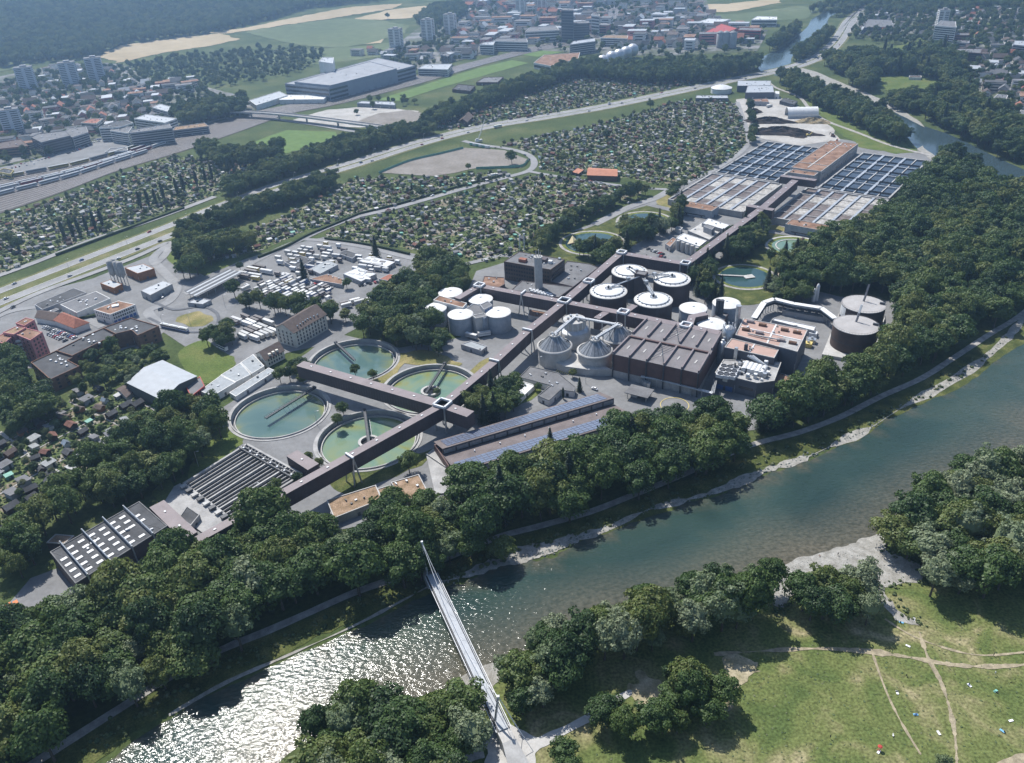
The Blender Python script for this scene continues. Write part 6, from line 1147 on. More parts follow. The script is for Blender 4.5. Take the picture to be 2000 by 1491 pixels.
# red barn and other solitary buildings between the gardens
_t, _p, _o = gabled('red_barn', 'long barn with terracotta roof among the gardens', 'barn', W4([(1147, 342), (1205, 344), (1205, 331), (1150, 328)], 6), 6, 8.5, 'rust', mat('terracotta', (.42, .19, .12), .9, .08, .3), along=0)
gabled('brown_barn', 'dark brown barn beside the avenue above the motorway', 'barn', W4([(896, 237), (912, 239), (924, 227), (908, 222)], 6), 6, 10, 'wood_dark', 'tile_brown', along=1)
flat_roofed('garden_shelter', 'flat terracotta shelter beside the long barn', 'shelter', W4([(1117, 336), (1128, 328), (1141, 332), (1130, 340)], 3), 3, 'wood_dark', 'terracotta', par=.2)
_cr = thing('mobile_crane', 'pale mobile crane at the motorway bridge', 'crane', (*G(935, 278), .5)); MB().box((0, 0, 1.6), (9, 2.6, 2.4), .2).build('carrier', 'wall_white', _cr); MB().beam((0, 0, 3), (9, 2, 26), .8).build('boom', 'steel_white', _cr); MB().box((-2, 0, 3.2), (3, 2.4, 1.6), .2).build('cab', 'steel', _cr)
for k in range(6): x, y = G(922 + k * 6, 284 + k * 1.2); t = thing('site_container', 'pale site container in the row below the motorway bridge', 'container', (x, y, .5), -.4, 'site containers below the motorway bridge'); MB().box((0, 0, 1.3), (6, 2.5, 2.6)).build('body', 'wall_white' if k % 2 else 'green_sheet', t); MB().box((0, 0, 2.65), (6.1, 2.6, .1)).build('roof', 'sheet_grey', t)
# ------------------------------------------------------------------ compost yard, far works, suburbs
Z3 = lambda l: [(1330 + a / 2.982, b / 2.982) for a, b in l]; Z1 = lambda l: [(a / 2.982, b / 2.982) for a, b in l]; Z2 = lambda l: [(660 + a / 2.982, b / 2.982) for a, b in l]
for px, z, w, r_, lb in (([(328, 500), (330, 470), (525, 470), (522, 500)], 9, 'wall_slate', 'sheet_grey', 'grey blue hall at the motorway side of the compost yard'), ([(375, 540), (388, 500), (535, 498), (545, 538)], 9, 'wall_slate', 'sheet_grey', 'grey blue hall with red roof strip in front'), ([(412, 590), (425, 577), (505, 575), (515, 595)], 6, 'wall_grey', 'moss_roof', 'small brown roofed hall in the compost yard'), ([(85, 572), (90, 556), (272, 556), (276, 572)], 5, 'wall_slate', 'sheet_grey', 'long low building below the motorway'), ([(575, 588), (605, 570), (680, 590), (660, 610)], 5, 'steel_dark', 'bitumen', 'dark open shelter near the compost tent'), ([(545, 545), (550, 530), (572, 532), (574, 548)], 7, 'wall_white', 'white_sheet', 'white block at the corner of the blue hall')): flat_roofed('compost_building', lb, 'building', W4(Z3(px), z), z, w, r_, par=.4)
x, y = g0(*Z3([(234, 540)])[0], 0); domed(x, y, 15, 7, 'white round store with shallow cone roof by the motorway', 'wall_white', 'round_store', rise=4)
_p = [np.array(q) for q in W4(Z3([(650, 690), (778, 690), (778, 665), (650, 668)]), 0)]; x, y = g0(*Z3([(712, 690)])[0], 0); h = heading(Z3([(650, 697)])[0], Z3([(778, 694)])[0]); t = thing('compost_tent', 'white round arched tent hall in the compost yard', 'tent', (x, y + 8, 0), h); n = 14; L_ = 38; rg_ = [(math.cos(math.pi * i / n) * 10, 3.2 + math.sin(math.pi * i / n) * 9) for i in range(n + 1)]; MB().add([(u, a, b) for u in (-L_ / 2, L_ / 2) for a, b in rg_], [(i, i + 1, n + 2 + i, n + 1 + i) for i in range(n)] + [tuple(range(n + 1, 2 * n + 2))]).build('cover', 'white_sheet', t, sm=False)
for s in (-1, 1): MB().box((0, s * 10, 1.6), (L_, .4, 3.2)).build('side_wall', 'concrete_blue', t)
for k in range(7): m_ = MB(); u = -L_ / 2 + k * L_ / 6; [m_.beam((u, a[0], a[1] + .1), (u, b[0], b[1] + .1), .25, .2) for a, b in zip(rg_, rg_[1:])]; m_.build('arch_rib', 'steel_white', t)
def heap(px, rx, ry, hz, m, label, seed):
    x, y = G(*px); rg = np.random.default_rng(seed); n, k = 40, 10; v = []; f = []
    for j in range(k + 1):
        r = j / k
        for i in range(n):
            a = i * 2 * math.pi / n; w = 1 + .12 * math.sin(3 * a + seed) + .1 * math.sin(7 * a + 2 * seed); z = hz * (1 - r ** 1.8) * (1 + .25 * math.sin(5 * a + r * 9)) + rg.normal(0, .25) * (j < k)
            v.append((rx * r * w * math.cos(a), ry * r * w * math.sin(a), max(z, 0) if j < k else 0))
    for j in range(k):
        for i in range(n): q = (i + 1) % n; f.append((j * n + i, (j + 1) * n + i, (j + 1) * n + q, j * n + q))
    o = put('heap', mesh_data('heap', v, f, m), None, (x, y, .3), -.35); tag(o, label, 'heap')
mat('compost', (.055, .042, .036), .95, .2, .3, bump=.5); mat('wood_chips', (.38, .30, .18), .95, .25, .3, bump=.6)
heap(Z3([(510, 715)])[0], 32, 9, 6, 'compost', 'long dark compost heap beside the yard road', 1); heap(Z3([(580, 780)])[0], 46, 12, 7, 'compost', 'largest dark compost heap in front of the basins', 2); heap(Z3([(765, 715)])[0], 22, 10, 5, 'wood_chips', 'pale wood chip heap beside the tent', 3); heap(Z3([(425, 655)])[0], 12, 7, 4, 'compost', 'small dark heap at the yard edge', 4); heap(Z3([(690, 800)])[0], 10, 6, 2.5, 'compost', 'flat dark heap at the end of the largest heap', 5)
for k, (a, b) in enumerate(((740, 795), (905, 835), (885, 800))): x, y = G(*Z3([(a, b)])[0]); t = thing('excavator', ('yellow excavator beside the largest compost heap', 'orange wheel loader at the yard corner', 'brown loader near the bushes of the yard')[k], 'excavator', (x, y, .4), k); MB().box((0, 0, 1.6), (4.5, 2.6, 1.8)).build('body', ('yellow_paint', 'orange_paint', 'rust')[k], t); MB().box((.6, 0, 3.1), (1.8, 1.6, 1.5)).build('cab', 'glass_dark', t); MB().beam((2, 0, 2), (5, 0, 4.5), .5).build('boom', ('yellow_paint', 'orange_paint', 'rust')[k], t); MB().beam((5, 0, 4.5), (6.4, 0, 1), .4).build('arm', 'steel_dark', t); [MB().box((0, s * 1.3, .45), (4.6, .6, .9)).build('track', 'steel_dark', t) for s in (-1, 1)]
# gas spheres
for k, (a, b) in enumerate(((1540, 385), (1592, 362), (1635, 348), (1676, 332), (1715, 315))):
    x, y = G(*Z2([(a, b + 22)])[0]); t = thing('gas_sphere', 'silver gas sphere, %s in the row of five' % ('nearest', 'second', 'third', 'fourth', 'last')[k], 'gas sphere', (x, y, 0)); R = 11.0; MB().lathe([(R * math.cos(q), R * .98 + 2 + R * math.sin(q)) for q in np.linspace(-1.56, 1.56, 17)], 32).build('shell', mat('sphere_silver', (.50, .51, .53), .4, .05, .2, metal=.4), t, sm=True); MB().lathe([(R + .05, R + 1.8), (R + .6, R + 1.8), (R + .6, R + 2.2), (R + .05, R + 2.2)], 32).build('walkway', 'steel', t); [MB().beam((R * .9 * math.cos(i), R * .9 * math.sin(i), 0), (R * .9 * math.cos(i), R * .9 * math.sin(i), R), .6).build('leg', 'steel', t) for i in np.arange(0, 6.28, 1.05)]
# mail sorting hall and other large far blocks: roof outline, height, wall, roof, floors of window bands
mat('hall_wall', (.24, .27, .32), .6, .08, .1); mat('hall_grey', (.27, .28, .30), .7, .1, .08)
FARB = [
 ('mail_hall', 'huge grey mail hall with stepped roof beside the tracks', [(556, 163), (642, 172), (811, 128), (738, 113)], 20, 'hall_wall', 'hall_grey', 3), ('mail_hall_roof', 'raised roof deck on the huge grey mail hall', [(575, 160), (645, 167), (775, 134), (722, 120)], 23, 'hall_wall', 'hall_grey', 0), ('mail_tower', 'pale tower with cut corners behind the mail hall', [(622, 120), (630, 112), (652, 112), (650, 124)], 36, 'wall_white', 'sheet_grey', 0),
 ('depot_wing', 'long low depot wing in front of the mail hall', [(486, 196), (545, 178), (562, 186), (500, 206)], 8, 'wall_white', 'sheet_grey', 0), ('depot_wing', 'arched canopy wing between depot and mail hall', [(548, 185), (640, 186), (632, 194), (545, 195)], 7, 'wall_white', 'white_sheet', 0),
 ('office_block_far', 'grey slab office with banded windows beside the tracks', Z1([(755, 775), (770, 755), (985, 720), (1003, 745)]), 20, 'wall_grey', 'grey_roof', 6), ('office_block_far', 'white stepped office next to the grey slab office', Z1([(640, 760), (690, 735), (770, 740), (745, 775)]), 16, 'wall_white', 'grey_roof', 5), ('office_block_far', 'white banded office with dark windows', Z1([(575, 745), (640, 715), (735, 700), (775, 715), (690, 740)]), 18, 'wall_white', 'bitumen', 5), ('office_block_far', 'pale long office behind the grey slab office', Z1([(780, 690), (850, 665), (1030, 690), (960, 715)]), 16, 'wall_white', 'sheet_grey', 4), ('office_block_far', 'low office with planted roof next to the grey slab', Z1([(1005, 760), (1020, 738), (1190, 715), (1215, 735)]), 10, 'wall_grey', 'sedum_roof', 3), ('office_block_far', 'dark glass office in front of the suburb', Z1([(180, 800), (215, 780), (380, 760), (410, 790), (240, 830)]), 18, 'wall_slate', 'grey_roof', 5), ('office_block_far', 'grey office joined to the dark glass office', Z1([(375, 770), (400, 745), (500, 735), (515, 770), (420, 800)]), 16, 'wall_grey', 'grey_roof', 5), ('office_block_far', 'brown warehouse with sloping roof at the left edge', Z1([(-30, 870), (0, 830), (120, 808), (165, 850)]), 12, 'brick_brown', 'tile_brown', 3), ('office_block_far', 'small yellow depot at the left edge of the tracks', Z1([(-20, 1000), (20, 980), (80, 990), (60, 1015)]), 7, 'yellow_paint', 'bitumen', 1), ('office_block_far', 'low dark hall behind the white offices', Z1([(470, 715), (530, 690), (600, 690), (560, 720)]), 14, 'wall_cream', 'tile_red', 4), ('office_block_far', 'pale low office beside the tree stand', Z1([(885, 625), (930, 605), (1010, 625), (975, 650)]), 11, 'wall_white', 'sheet_grey', 3),
 ('office_block_far', 'low pale office in front of the car park', Z1([(610, 885), (640, 865), (740, 855), (745, 875)]), 5, 'wall_white', 'grey_roof', 1),
 ('dark_office', 'dark office cube beyond the sports pitch', Z2([(600, 320), (625, 308), (655, 318), (640, 330)]), 18, 'wall_slate', 'grey_roof', 5), ('far_depot', 'pale workshop right of the mail hall', Z2([(465, 400), (510, 375), (665, 372), (640, 405)]), 12, 'wall_white', 'sheet_grey', 3), ('far_depot', 'long brown roofed hall beside the avenue', Z2([(1140, 365), (1200, 320), (1410, 305), (1400, 340), (1240, 385)]), 10, 'wall_white', 'moss_roof', 1), ('far_office', 'long grey office beyond the pitch', Z2([(1350, 260), (1370, 240), (1495, 222), (1500, 240)]), 20, 'wall_grey', 'sheet_grey', 5), ('far_office', 'pale office with green roof next to the long grey office', Z2([(1530, 220), (1560, 205), (1690, 205), (1685, 225)]), 16, 'wall_white', 'sedum_roof', 4), ('far_tower', 'dark high office tower in the far city', Z2([(1300, 60), (1310, 45), (1370, 48), (1372, 62)]), 60, 'wall_slate', 'grey_roof', 11), ('far_office', 'wide dark slab office in the far city', Z2([(1350, 140), (1365, 128), (1462, 120), (1465, 135)]), 34, 'wall_slate', 'grey_roof', 7), ('far_office', 'white office slab behind the dark tower', Z2([(1475, 90), (1480, 80), (1525, 82), (1522, 95)]), 38, 'wall_white', 'grey_roof', 6), ('far_office', 'stepped white office in the far city', Z2([(1090, 185), (1120, 160), (1270, 150), (1290, 175)]), 22, 'wall_white', 'grey_roof', 4), ('far_office', 'pale row of offices along the far tracks', Z2([(905, 240), (930, 225), (1100, 225), (1105, 245)]), 18, 'wall_white', 'grey_roof', 4), ('far_office', 'white block beside the dark cube', Z2([(825, 260), (850, 248), (915, 240), (905, 262)]), 18, 'wall_white', 'sheet_grey', 4), ('sheds_far', 'row of dark sheds between pitch and avenue', Z2([(665, 520), (700, 490), (800, 500), (770, 530)]), 5, 'wood_dark', 'bitumen', 0), ('sheds_far', 'long dark shed between pitch and avenue', Z2([(805, 480), (850, 450), (965, 448), (930, 480)]), 5, 'wood_dark', 'grey_roof', 0), ('sheds_far', 'blue grey container block beside the gravel lot', Z2([(110, 600), (135, 588), (320, 592), (335, 605), (330, 612)]), 6, 'concrete_blue', 'sheet_grey', 2),
 ('brewery_hall', 'big dark red roofed hall beyond the far gardens', Z3([(115, 200), (235, 137), (330, 165), (210, 212)]), 14, 'brick_brown', 'red_paint', 0), ('brewery_hall', 'white hall with ridged roofs beyond the red hall', Z3([(85, 130), (160, 108), (290, 112), (210, 138)]), 12, 'wall_white', 'sheet_white', 1), ('brewery_hall', 'dark red building next to the red hall', Z3([(330, 175), (345, 160), (470, 162), (465, 180)]), 16, 'red_paint', 'grey_roof', 3), ('brewery_hall', 'white stepped hall beside the canal fields', Z3([(410, 115), (445, 95), (560, 98), (560, 115)]), 14, 'wall_white', 'white_sheet', 2), ('riverside_hall', 'grey parking deck in the right bend of the motorway', Z3([(1065, 160), (1090, 112), (1225, 115), (1240, 155)]), 10, 'wall_grey', 'grey_roof', 3), ('riverside_hall', 'low white pavilion below the motorway bend', Z3([(1040, 170), (1060, 150), (1065, 162), (1050, 180)]), 8, 'wall_white', 'sheet_grey', 1),
 ('terrace_housing', 'brown stepped terrace housing on the right hillside', Z3([(1600, 300), (1612, 283), (1755, 283), (1745, 310)]), 16, 'clad_red', 'grey_roof', 5), ('terrace_housing', 'brown apartment block behind the terrace housing', Z3([(1555, 205), (1560, 192), (1680, 192), (1680, 205)]), 14, 'brick_brown', 'grey_roof', 4), ('terrace_housing', 'grey school block on the right hillside', Z3([(1605, 245), (1615, 235), (1680, 237), (1680, 252)]), 10, 'wall_grey', 'grey_roof', 2), ('hillside_flats', 'pale high flats on the right hillside', Z3([(1480, 150), (1515, 120), (1600, 125), (1605, 160)]), 26, 'wall_white', 'grey_roof', 7), ('hillside_flats', 'white flats by the right picture edge', Z3([(1960, 670), (1980, 640), (2040, 655), (2030, 700)]), 12, 'wall_white', 'grey_roof', 3), ('hillside_flats', 'white flats with balconies below the wooded slope', Z3([(1815, 575), (1845, 548), (1905, 555), (1890, 590)]), 12, 'wall_white', 'grey_roof', 3), ('hillside_flats', 'grey modern flats near the vineyard', Z3([(1935, 260), (1945, 235), (2040, 240), (2040, 270)]), 12, 'wall_grey', 'sheet_grey', 3), ('clubhouse', 'low clubhouse beside the far park lawn', Z3([(1328, 450), (1330, 440), (1400, 440), (1400, 452)]), 4, 'wall_white', 'tile_brown', 0)]
_seen = {}
for nm, lb, px, z, w, r_, fl in FARB:
    c = np.array(px); gx, gy = G(float(c[:, 0].mean()), float(c[:, 1].mean())); gz = float(hgt(gx, gy)); p = W4(px, z + gz); _t, _p, _o = flat_roofed(nm, lb, 'building', p, z + gz, w, r_, z0=gz - 2, par=.8)
    if fl:
        for e in range(len(_p)):
            a, b = np.array(_p[e]), np.array(_p[(e + 1) % len(_p)]); L_ = np.linalg.norm(b - a); n = np.array([b[1] - a[1], a[0] - b[0]]); m_ = (a + b) / 2
            if np.dot(m_ - np.array(_p).mean(0), n) < 0: n = -n
            if np.dot(n, m_) < 0 and L_ > 8: bands(_t, _p, _o, e, fl, gz + .8, gz + z - 1.2, (z - 2) / fl * .5, 'glass_dark', 1.0)
# high-rise flats
def tower(px, w, d, h, rz, label, wall='wall_white'):
    x, y = G(*px); gz = float(hgt(x, y)); t = thing('tower_block', label, 'tower block', (x, y, gz), rz); MB().box((0, 0, h / 2 - 1), (w, d, h + 2)).build('wall', wall, t); MB().box((0, 0, h + .3), (w + .4, d + .4, .6)).build('roof', 'grey_roof', t); MB().box((1, 0, h + 1.8), (w * .35, d * .4, 2.6)).build('lift_house', 'wall_grey', t); fl = int(h / 2.9)
    for f in range(fl):
        for s in (-1, 1):
            for k in (-.27, .27): put('window_band', win_mesh('glass_dark'), t, (k * w, s * (d / 2 + .03), 1.6 + f * 2.9), 0, (w * .36, 1, 1.3))
            put('window_band', win_mesh('glass_dark'), t, (s * (w / 2 + .03), 0, 1.6 + f * 2.9), math.pi / 2, (d * .6, 1, 1.3))
mat('wall_blue', (.46, .49, .54), .85, .06, .3)
for i, (px, w, d, h, rz, lb) in enumerate((((60, 180), 28, 18, 42, .35, 'blue grey tower block, left of three below the forest'), ((143, 170), 28, 18, 42, .35, 'blue grey tower block, middle of three below the forest'), ((193, 160), 28, 18, 42, .35, 'blue grey tower block, right of three below the forest'), ((32, 264), 26, 16, 36, .4, 'pale tower block with dark stair slot at the left edge'), ((776, 100), 24, 18, 42, -.3, 'white tower block nearest the mail hall'), ((838, 82), 24, 18, 44, -.3, 'white tower block in the middle of the far three'), ((881, 68), 24, 18, 42, -.3, 'white tower block, rightmost of the far three'), ((1018, 30), 22, 18, 40, -.3, 'pale tower block among the far suburb roofs'), ((1060, 25), 22, 18, 40, -.3, 'pale tower block beside another in the far suburb'), ((1835, 65), 18, 14, 40, -.2, 'grey tower block on the right hillside'))): tower(px, w, d, h, rz, lb, 'wall_blue' if i < 4 else 'wall_white')
for k, (a, b) in enumerate(((225, 280), (258, 280), (298, 280))): x, y = G(*Z3([(a, b)])[0]); t = thing('grain_silo', 'grey grain silo, %s of three near the brewery' % ('left', 'middle', 'right')[k], 'silo', (x, y, 0)); MB().lathe([(7, 0), (7, 27), (.1, 30)], 24).build('shell', 'concrete', t, sm=True); MB().lathe([(7.1, 26.4), (7.4, 26.5), (7.4, 27.1), (7.0, 27.2)], 24).build('rim', 'steel', t)
# houses of the suburbs
HR = random.Random(21); HWALL = ['wall_white', 'wall_cream', 'wall_grey', 'wall_white', 'pink_wall', 'wall_white']; HROOF = ['tile_brown', 'tile_brown', 'tile_red', 'bitumen', 'grey_roof', 'tile_brown', 'sheet_grey']
_HB = {}
def house_mesh(kind, wall, roof):
    k = (kind, wall, roof)
    if k in _HB: return _HB[k]
    w, d = (12, 10) if kind == 'gable' else (16, 12); e = 6.0 if kind == 'gable' else 9.0; a = MB(); r = MB(); g = MB()
    if kind == 'gable':
        a.add([(x, y, z) for z in (-3, e) for x, y in ((-w / 2, -d / 2), (w / 2, -d / 2), (w / 2, d / 2), (-w / 2, d / 2))] + [(-w / 2, 0, e + 3.6), (w / 2, 0, e + 3.6)], [(0, 1, 5, 4), (2, 3, 7, 6), (1, 2, 6, 9, 5), (3, 0, 4, 8, 7)])
        for s in (-1, 1): slab(r, [Vector(q) for q in ((-w / 2 - .5, s * (d / 2 + .7), e - .45), (w / 2 + .5, s * (d / 2 + .7), e - .45), (w / 2 + .5, 0, e + 3.75), (-w / 2 - .5, 0, e + 3.75))][::s], .25)
    else: a.box((0, 0, e / 2 - 1.5), (w, d, e + 3)); r.box((0, 0, e + .2), (w + .6, d + .6, .45))
    _HB[k] = (a.data('wall', wall), r.data('roof', roof), w, d, e); return _HB[k]
_wm = MB()
def house(x, y, rz, sc, kind, label, group, name='house'):
    wl, rf = HR.choice(HWALL), HR.choice(HROOF if kind == 'gable' else ['grey_roof', 'bitumen', 'sheet_grey', 'moss_roof']); a, r, w, d, e = house_mesh(kind, wl, rf); t = thing(name, label, 'house', (x, y, float(hgt(x, y))), rz, group); t.scale = sc; put('wall', a, t); put('roof', r, t)
    fl = 2 if kind == 'gable' else 3
    for f in range(fl):
        for s in (-1, 1): put('window_band', win_mesh('glass_dark'), t, (0, s * (d / 2 + .03), 1.7 + f * 2.7), 0, (w * .72, 1, 1.1)); 
        put('window_band', win_mesh('glass_dark'), t, (-w / 2 - .03, 0, 1.7 + f * 2.7), math.pi / 2, (d * .6, 1, 1.1))
def suburb(px, sp, n, label, group, rz0, seed, flat=.3, sz=(.85, 1.3)):
    a = np.array(px, float); poly = Gt(a[:, 0], a[:, 1]); rg = np.random.default_rng(seed); P = sample_plain(poly, sp, seed); rg.shuffle(P); P = P[np.argsort(np.hypot(P[:, 0], P[:, 1]))][:n] if n else P
    for x, y in P:
        bad = any(inpoly(e, np.array([x]), np.array([y]))[0] for e in EXCL)
        if bad: continue
        s = rg.uniform(*sz); k = 'flat' if rg.random() < flat else 'gable'; house(float(x), float(y), rz0 + rg.choice([0, math.pi / 2]) + rg.normal(0, .08), (s * rg.uniform(.9, 1.5), s, s * rg.uniform(.9, 1.2)), k, '%s %s' % ('flat roofed block' if k == 'flat' else 'pitched roof house', label), '%s %s' % ('flat roofed blocks' if k == 'flat' else 'pitched roof houses', group)); EXCL.append(np.array([(x - 9, y - 8), (x + 9, y - 8), (x + 9, y + 8), (x - 9, y + 8)]))
def sample_plain(poly, s, seed):
    p = np.asarray(poly); rg = np.random.default_rng(seed); lo, hi = p.min(0), p.max(0); gx, gy = np.meshgrid(np.arange(lo[0], hi[0], s), np.arange(lo[1], hi[1], s)); x = gx.ravel() + rg.uniform(-.28, .28, gx.size) * s; y = gy.ravel() + rg.uniform(-.28, .28, gx.size) * s; k = inpoly(p, x, y); return np.stack([x[k], y[k]], -1)
suburb([(-40, 330), (0, 315), (120, 285), (200, 262), (330, 235), (300, 190), (240, 150), (220, 128), (120, 130), (20, 165), (-40, 175)], 33, 75, 'in the suburb above the railway offices', 'in the left suburb', .35, 1)
suburb([(250, 175), (300, 165), (360, 155), (410, 158), (400, 175), (330, 190), (270, 205)], 30, 18, 'on the white estate below the orchard slope', 'on the white estate', .3, 2, .7)
suburb([(690, 110), (760, 90), (800, 100), (840, 105), (880, 95), (900, 80), (900, 110), (830, 130), (740, 118)], 38, 18, 'at the feet of the white tower blocks', 'around the white tower blocks', -.3, 3, .6)
suburb([(860, 128), (1000, 92), (1160, 75), (1200, 45), (1130, 20), (1000, 30), (930, 40), (900, 60), (860, 100)], 46, 58, 'in the far city left of the tracks', 'in the far city left of the tracks', -.3, 4, .65, (1.1, 2.0))
suburb([(1205, 100), (1300, 100), (1400, 95), (1470, 85), (1480, 62), (1400, 45), (1360, 20), (1250, 10), (1215, 40)], 46, 44, 'in the far city right of the tracks', 'in the far city right of the tracks', -.3, 5, .65, (1.1, 2.0))
suburb([(1000, 28), (1200, 18), (1350, 8), (1350, -12), (900, -12), (930, 25)], 64, 30, 'at the upper edge of the far city', 'at the upper edge of the far city', -.3, 6, .6, (1.2, 2.2))
suburb([(1660, 62), (1720, 72), (1800, 80), (1840, 95), (1880, 150), (1930, 205), (2000, 250), (2040, 300), (2060, 100), (2030, 0), (1850, 10), (1740, 15)], 33, 48, 'on the right hillside', 'on the right hillside', -.45, 7, .3)
# vineyard
vp = [(1900, 62), (1950, 44), (1962, 70), (1925, 92)]; a = GP([vp[0]])[0]; b = GP([vp[1]])[0]; c = GP([vp[3]])[0]
for k in range(12): p0 = a + (c - a) * (k / 11); p1 = b + (c - a) * (k / 11) * .8; n_ = 14; pts_ = np.stack([p0 + (p1 - p0) * i / n_ for i in range(n_ + 1)]); m_ = MB(); [m_.beam((*u, float(hgt(*u)) + 1), (*v, float(hgt(*v)) + 1), 1.2, 2.0) for u, v in zip(pts_, pts_[1:])]; tag(m_.build('vine_row', mat('vine_green', (.06, .10, .03), .95, .25, .6), None), 'green vine row in the hillside vineyard', 'vine row', 'vine rows of the hillside vineyard')
# trains on the sidings
_WG = {}
def wagon_parts(c):
    if c in _WG: return _WG[c]
    col = dict(white=(.60, .60, .60), red=(.30, .05, .05), grey=(.25, .26, .28), yellow=(.45, .34, .10))[c]; b = MB().box((0, 0, 2.3), (23, 2.8, 2.9)).data('body', mat('wagon_' + c, col, .5, .06, .4)); r = MB().box((0, 0, 3.9), (22.6, 2.5, .35)).data('roof', 'sheet_grey' if c != 'grey' else 'steel_dark'); w = MB().box((0, 0, 2.7), (21, 2.86, .8)).data('window_band', 'glass_dark'); g = MB().box((0, 0, .6), (20, 2.2, .6)).data('bogie', 'steel_dark'); _WG[c] = (b, r, w, g); return _WG[c]
def train(tr, i0, n, cols, lb):
    c = TRACKS[tr]; L = np.r_[0, np.cumsum(np.linalg.norm(np.diff(c, axis=0), axis=1))]; s = L[-1] * i0
    for k in range(n):
        p = np.array([np.interp(s, L, c[:, q]) for q in (0, 1)]); p2 = np.array([np.interp(s + 2, L, c[:, q]) for q in (0, 1)]); t = thing('railway_wagon', lb, 'wagon', (p[0], p[1], .9), math.atan2(*(p2 - p)[::-1]), lb.replace('wagon', 'wagons', 1)); [put(nm, me, t) for nm, me in zip(('body', 'roof', 'window_band', 'bogie'), wagon_parts(cols[k % len(cols)]))]; s += 25
train(1, .02, 8, ['yellow', 'yellow', 'grey'], 'yellowish goods wagon on the siding nearest the offices'); train(6, .0, 9, ['white', 'white', 'white'], 'white coach wagon in the parked train at the left'); train(7, .03, 9, ['white', 'red', 'white'], 'wagon of the white and red parked train'); train(9, .0, 10, ['white'], 'pale coach wagon of the lowest parked train'); train(4, .12, 5, ['red', 'grey'], 'dark goods wagon in the middle sidings')
# flyover over the tracks
fc = line([(392, 233), (440, 229), (520, 232), (600, 240), (690, 252), (760, 262)]); t = thing('flyover', 'pale road flyover crossing the railway', 'flyover', (0, 0, 0)); strip('deck', fc, 10, 'road_concrete', 0, up=8, parent=t); strip('deck_underside', fc, 9, 'concrete', 0, up=7.0, parent=t)
for s in (-5, 5): e = offset_line(fc, s); m_ = MB(); [m_.beam((*u, 8.2), (*v, 8.2), .4, 2.2) for u, v in zip(e, e[1:])]; m_.build('parapet', 'concrete_pale', t)
for k in range(2, len(fc), 4): MB().box((fc[k][0], fc[k][1], 3.5), (2, 5, 7), .3).build('pier', 'concrete', t)
# lamp posts along the motorway and in the plant
lp = MB(); lp.tube((0, 0, 0), (0, 0, 10), .14, .09, 6); lp.beam((0, 0, 10), (1.6, 0, 10.3), .1); lpd = lp.data('pole', 'steel'); lh = MB().box((1.9, 0, 10.3), (1.0, .35, .18)).data('lamp_head', 'white_sheet')
def lamp(px, lb, grp, rz=0.0): x, y = G(*px); t = thing('street_lamp', lb, 'lamp', (x, y, .3), rz, grp); put('pole', lpd, t); put('lamp_head', lh, t)
for k in range(18): q = MWAY[20 + k * 6]; u, v = q; t = thing('street_lamp', 'slim steel lamp post in the motorway median', 'lamp', (u, v, .4), 0, 'lamp posts along the motorway'); put('pole', lpd, t); put('lamp_head', lh, t)
for px, lb in (((620, 832), 'lamp post between the teal and the green basin'), ((388, 912), 'lamp post at the edge of the dark channels'), ((505, 975), 'lamp post over the dark channels'), ((948, 832), 'lamp post under the dark spruces'), ((1052, 725), 'lamp post in front of the conical digesters'), ((1144, 750), 'lamp post by the control house'), ((610, 610), 'floodlight post at the trailer yard, left'), ((640, 608), 'floodlight post at the trailer yard, right'), ((372, 635), 'lamp post on the tram loop lawn'), ((320, 640), 'lamp post at the tram stop'), ((440, 600), 'lamp post by the striped canopy')): lamp(px, lb, None)
# fences and hedges along roads
fence_g = mat('hedge_green', (.035, .055, .02), .95, .3, .8, bump=.6)
for k, (px, lb) in enumerate((([(505, 505), (560, 483), (600, 462), (650, 441), (700, 420)], 'clipped hedge along the garden road, left part'), ([(700, 420), (790, 397), (900, 365), (990, 342)], 'clipped hedge along the garden road, right part'), ([(635, 468), (720, 480), (800, 498)], 'clipped hedge along the lane behind the trailer yard'), ([(110, 500), (240, 452), (360, 408)], 'dark hedge along the motorway gardens'), ([(235, 745), (255, 735), (300, 715), (330, 698)], 'clipped hedge between the pale hall and the courtyard'), ([(130, 630), (190, 618), (240, 600)], 'clipped hedge beside the red roofed house'))):
    c = line(px); m_ = MB(); [m_.beam((*u, float(hgt(*u)) + 1.1), (*v, float(hgt(*v)) + 1.1), 2.0, 2.2) for u, v in zip(c, c[1:])]; tag(m_.build('hedge', fence_g), lb, 'hedge')
for k, (px, lb) in enumerate((([(740, 340), (800, 316), (860, 302), (905, 291)], 'green screen fence along the dirt pitch'), ([(930, 331), (985, 329), (1020, 326), (1032, 314)], 'green screen fence at the lower edge of the dirt pitch'))): c = line(px); t = thing('screen_fence', lb, 'fence', (0, 0, 0)); [MB().beam((*u, 1.5), (*v, 1.5), .1, 2.6).build('fence_panel', 'green_sheet', t) for u, v in zip(c, c[1:])]; [MB().beam((*u, 0), (*u, 3), .15).build('post', 'steel', t) for u in c]

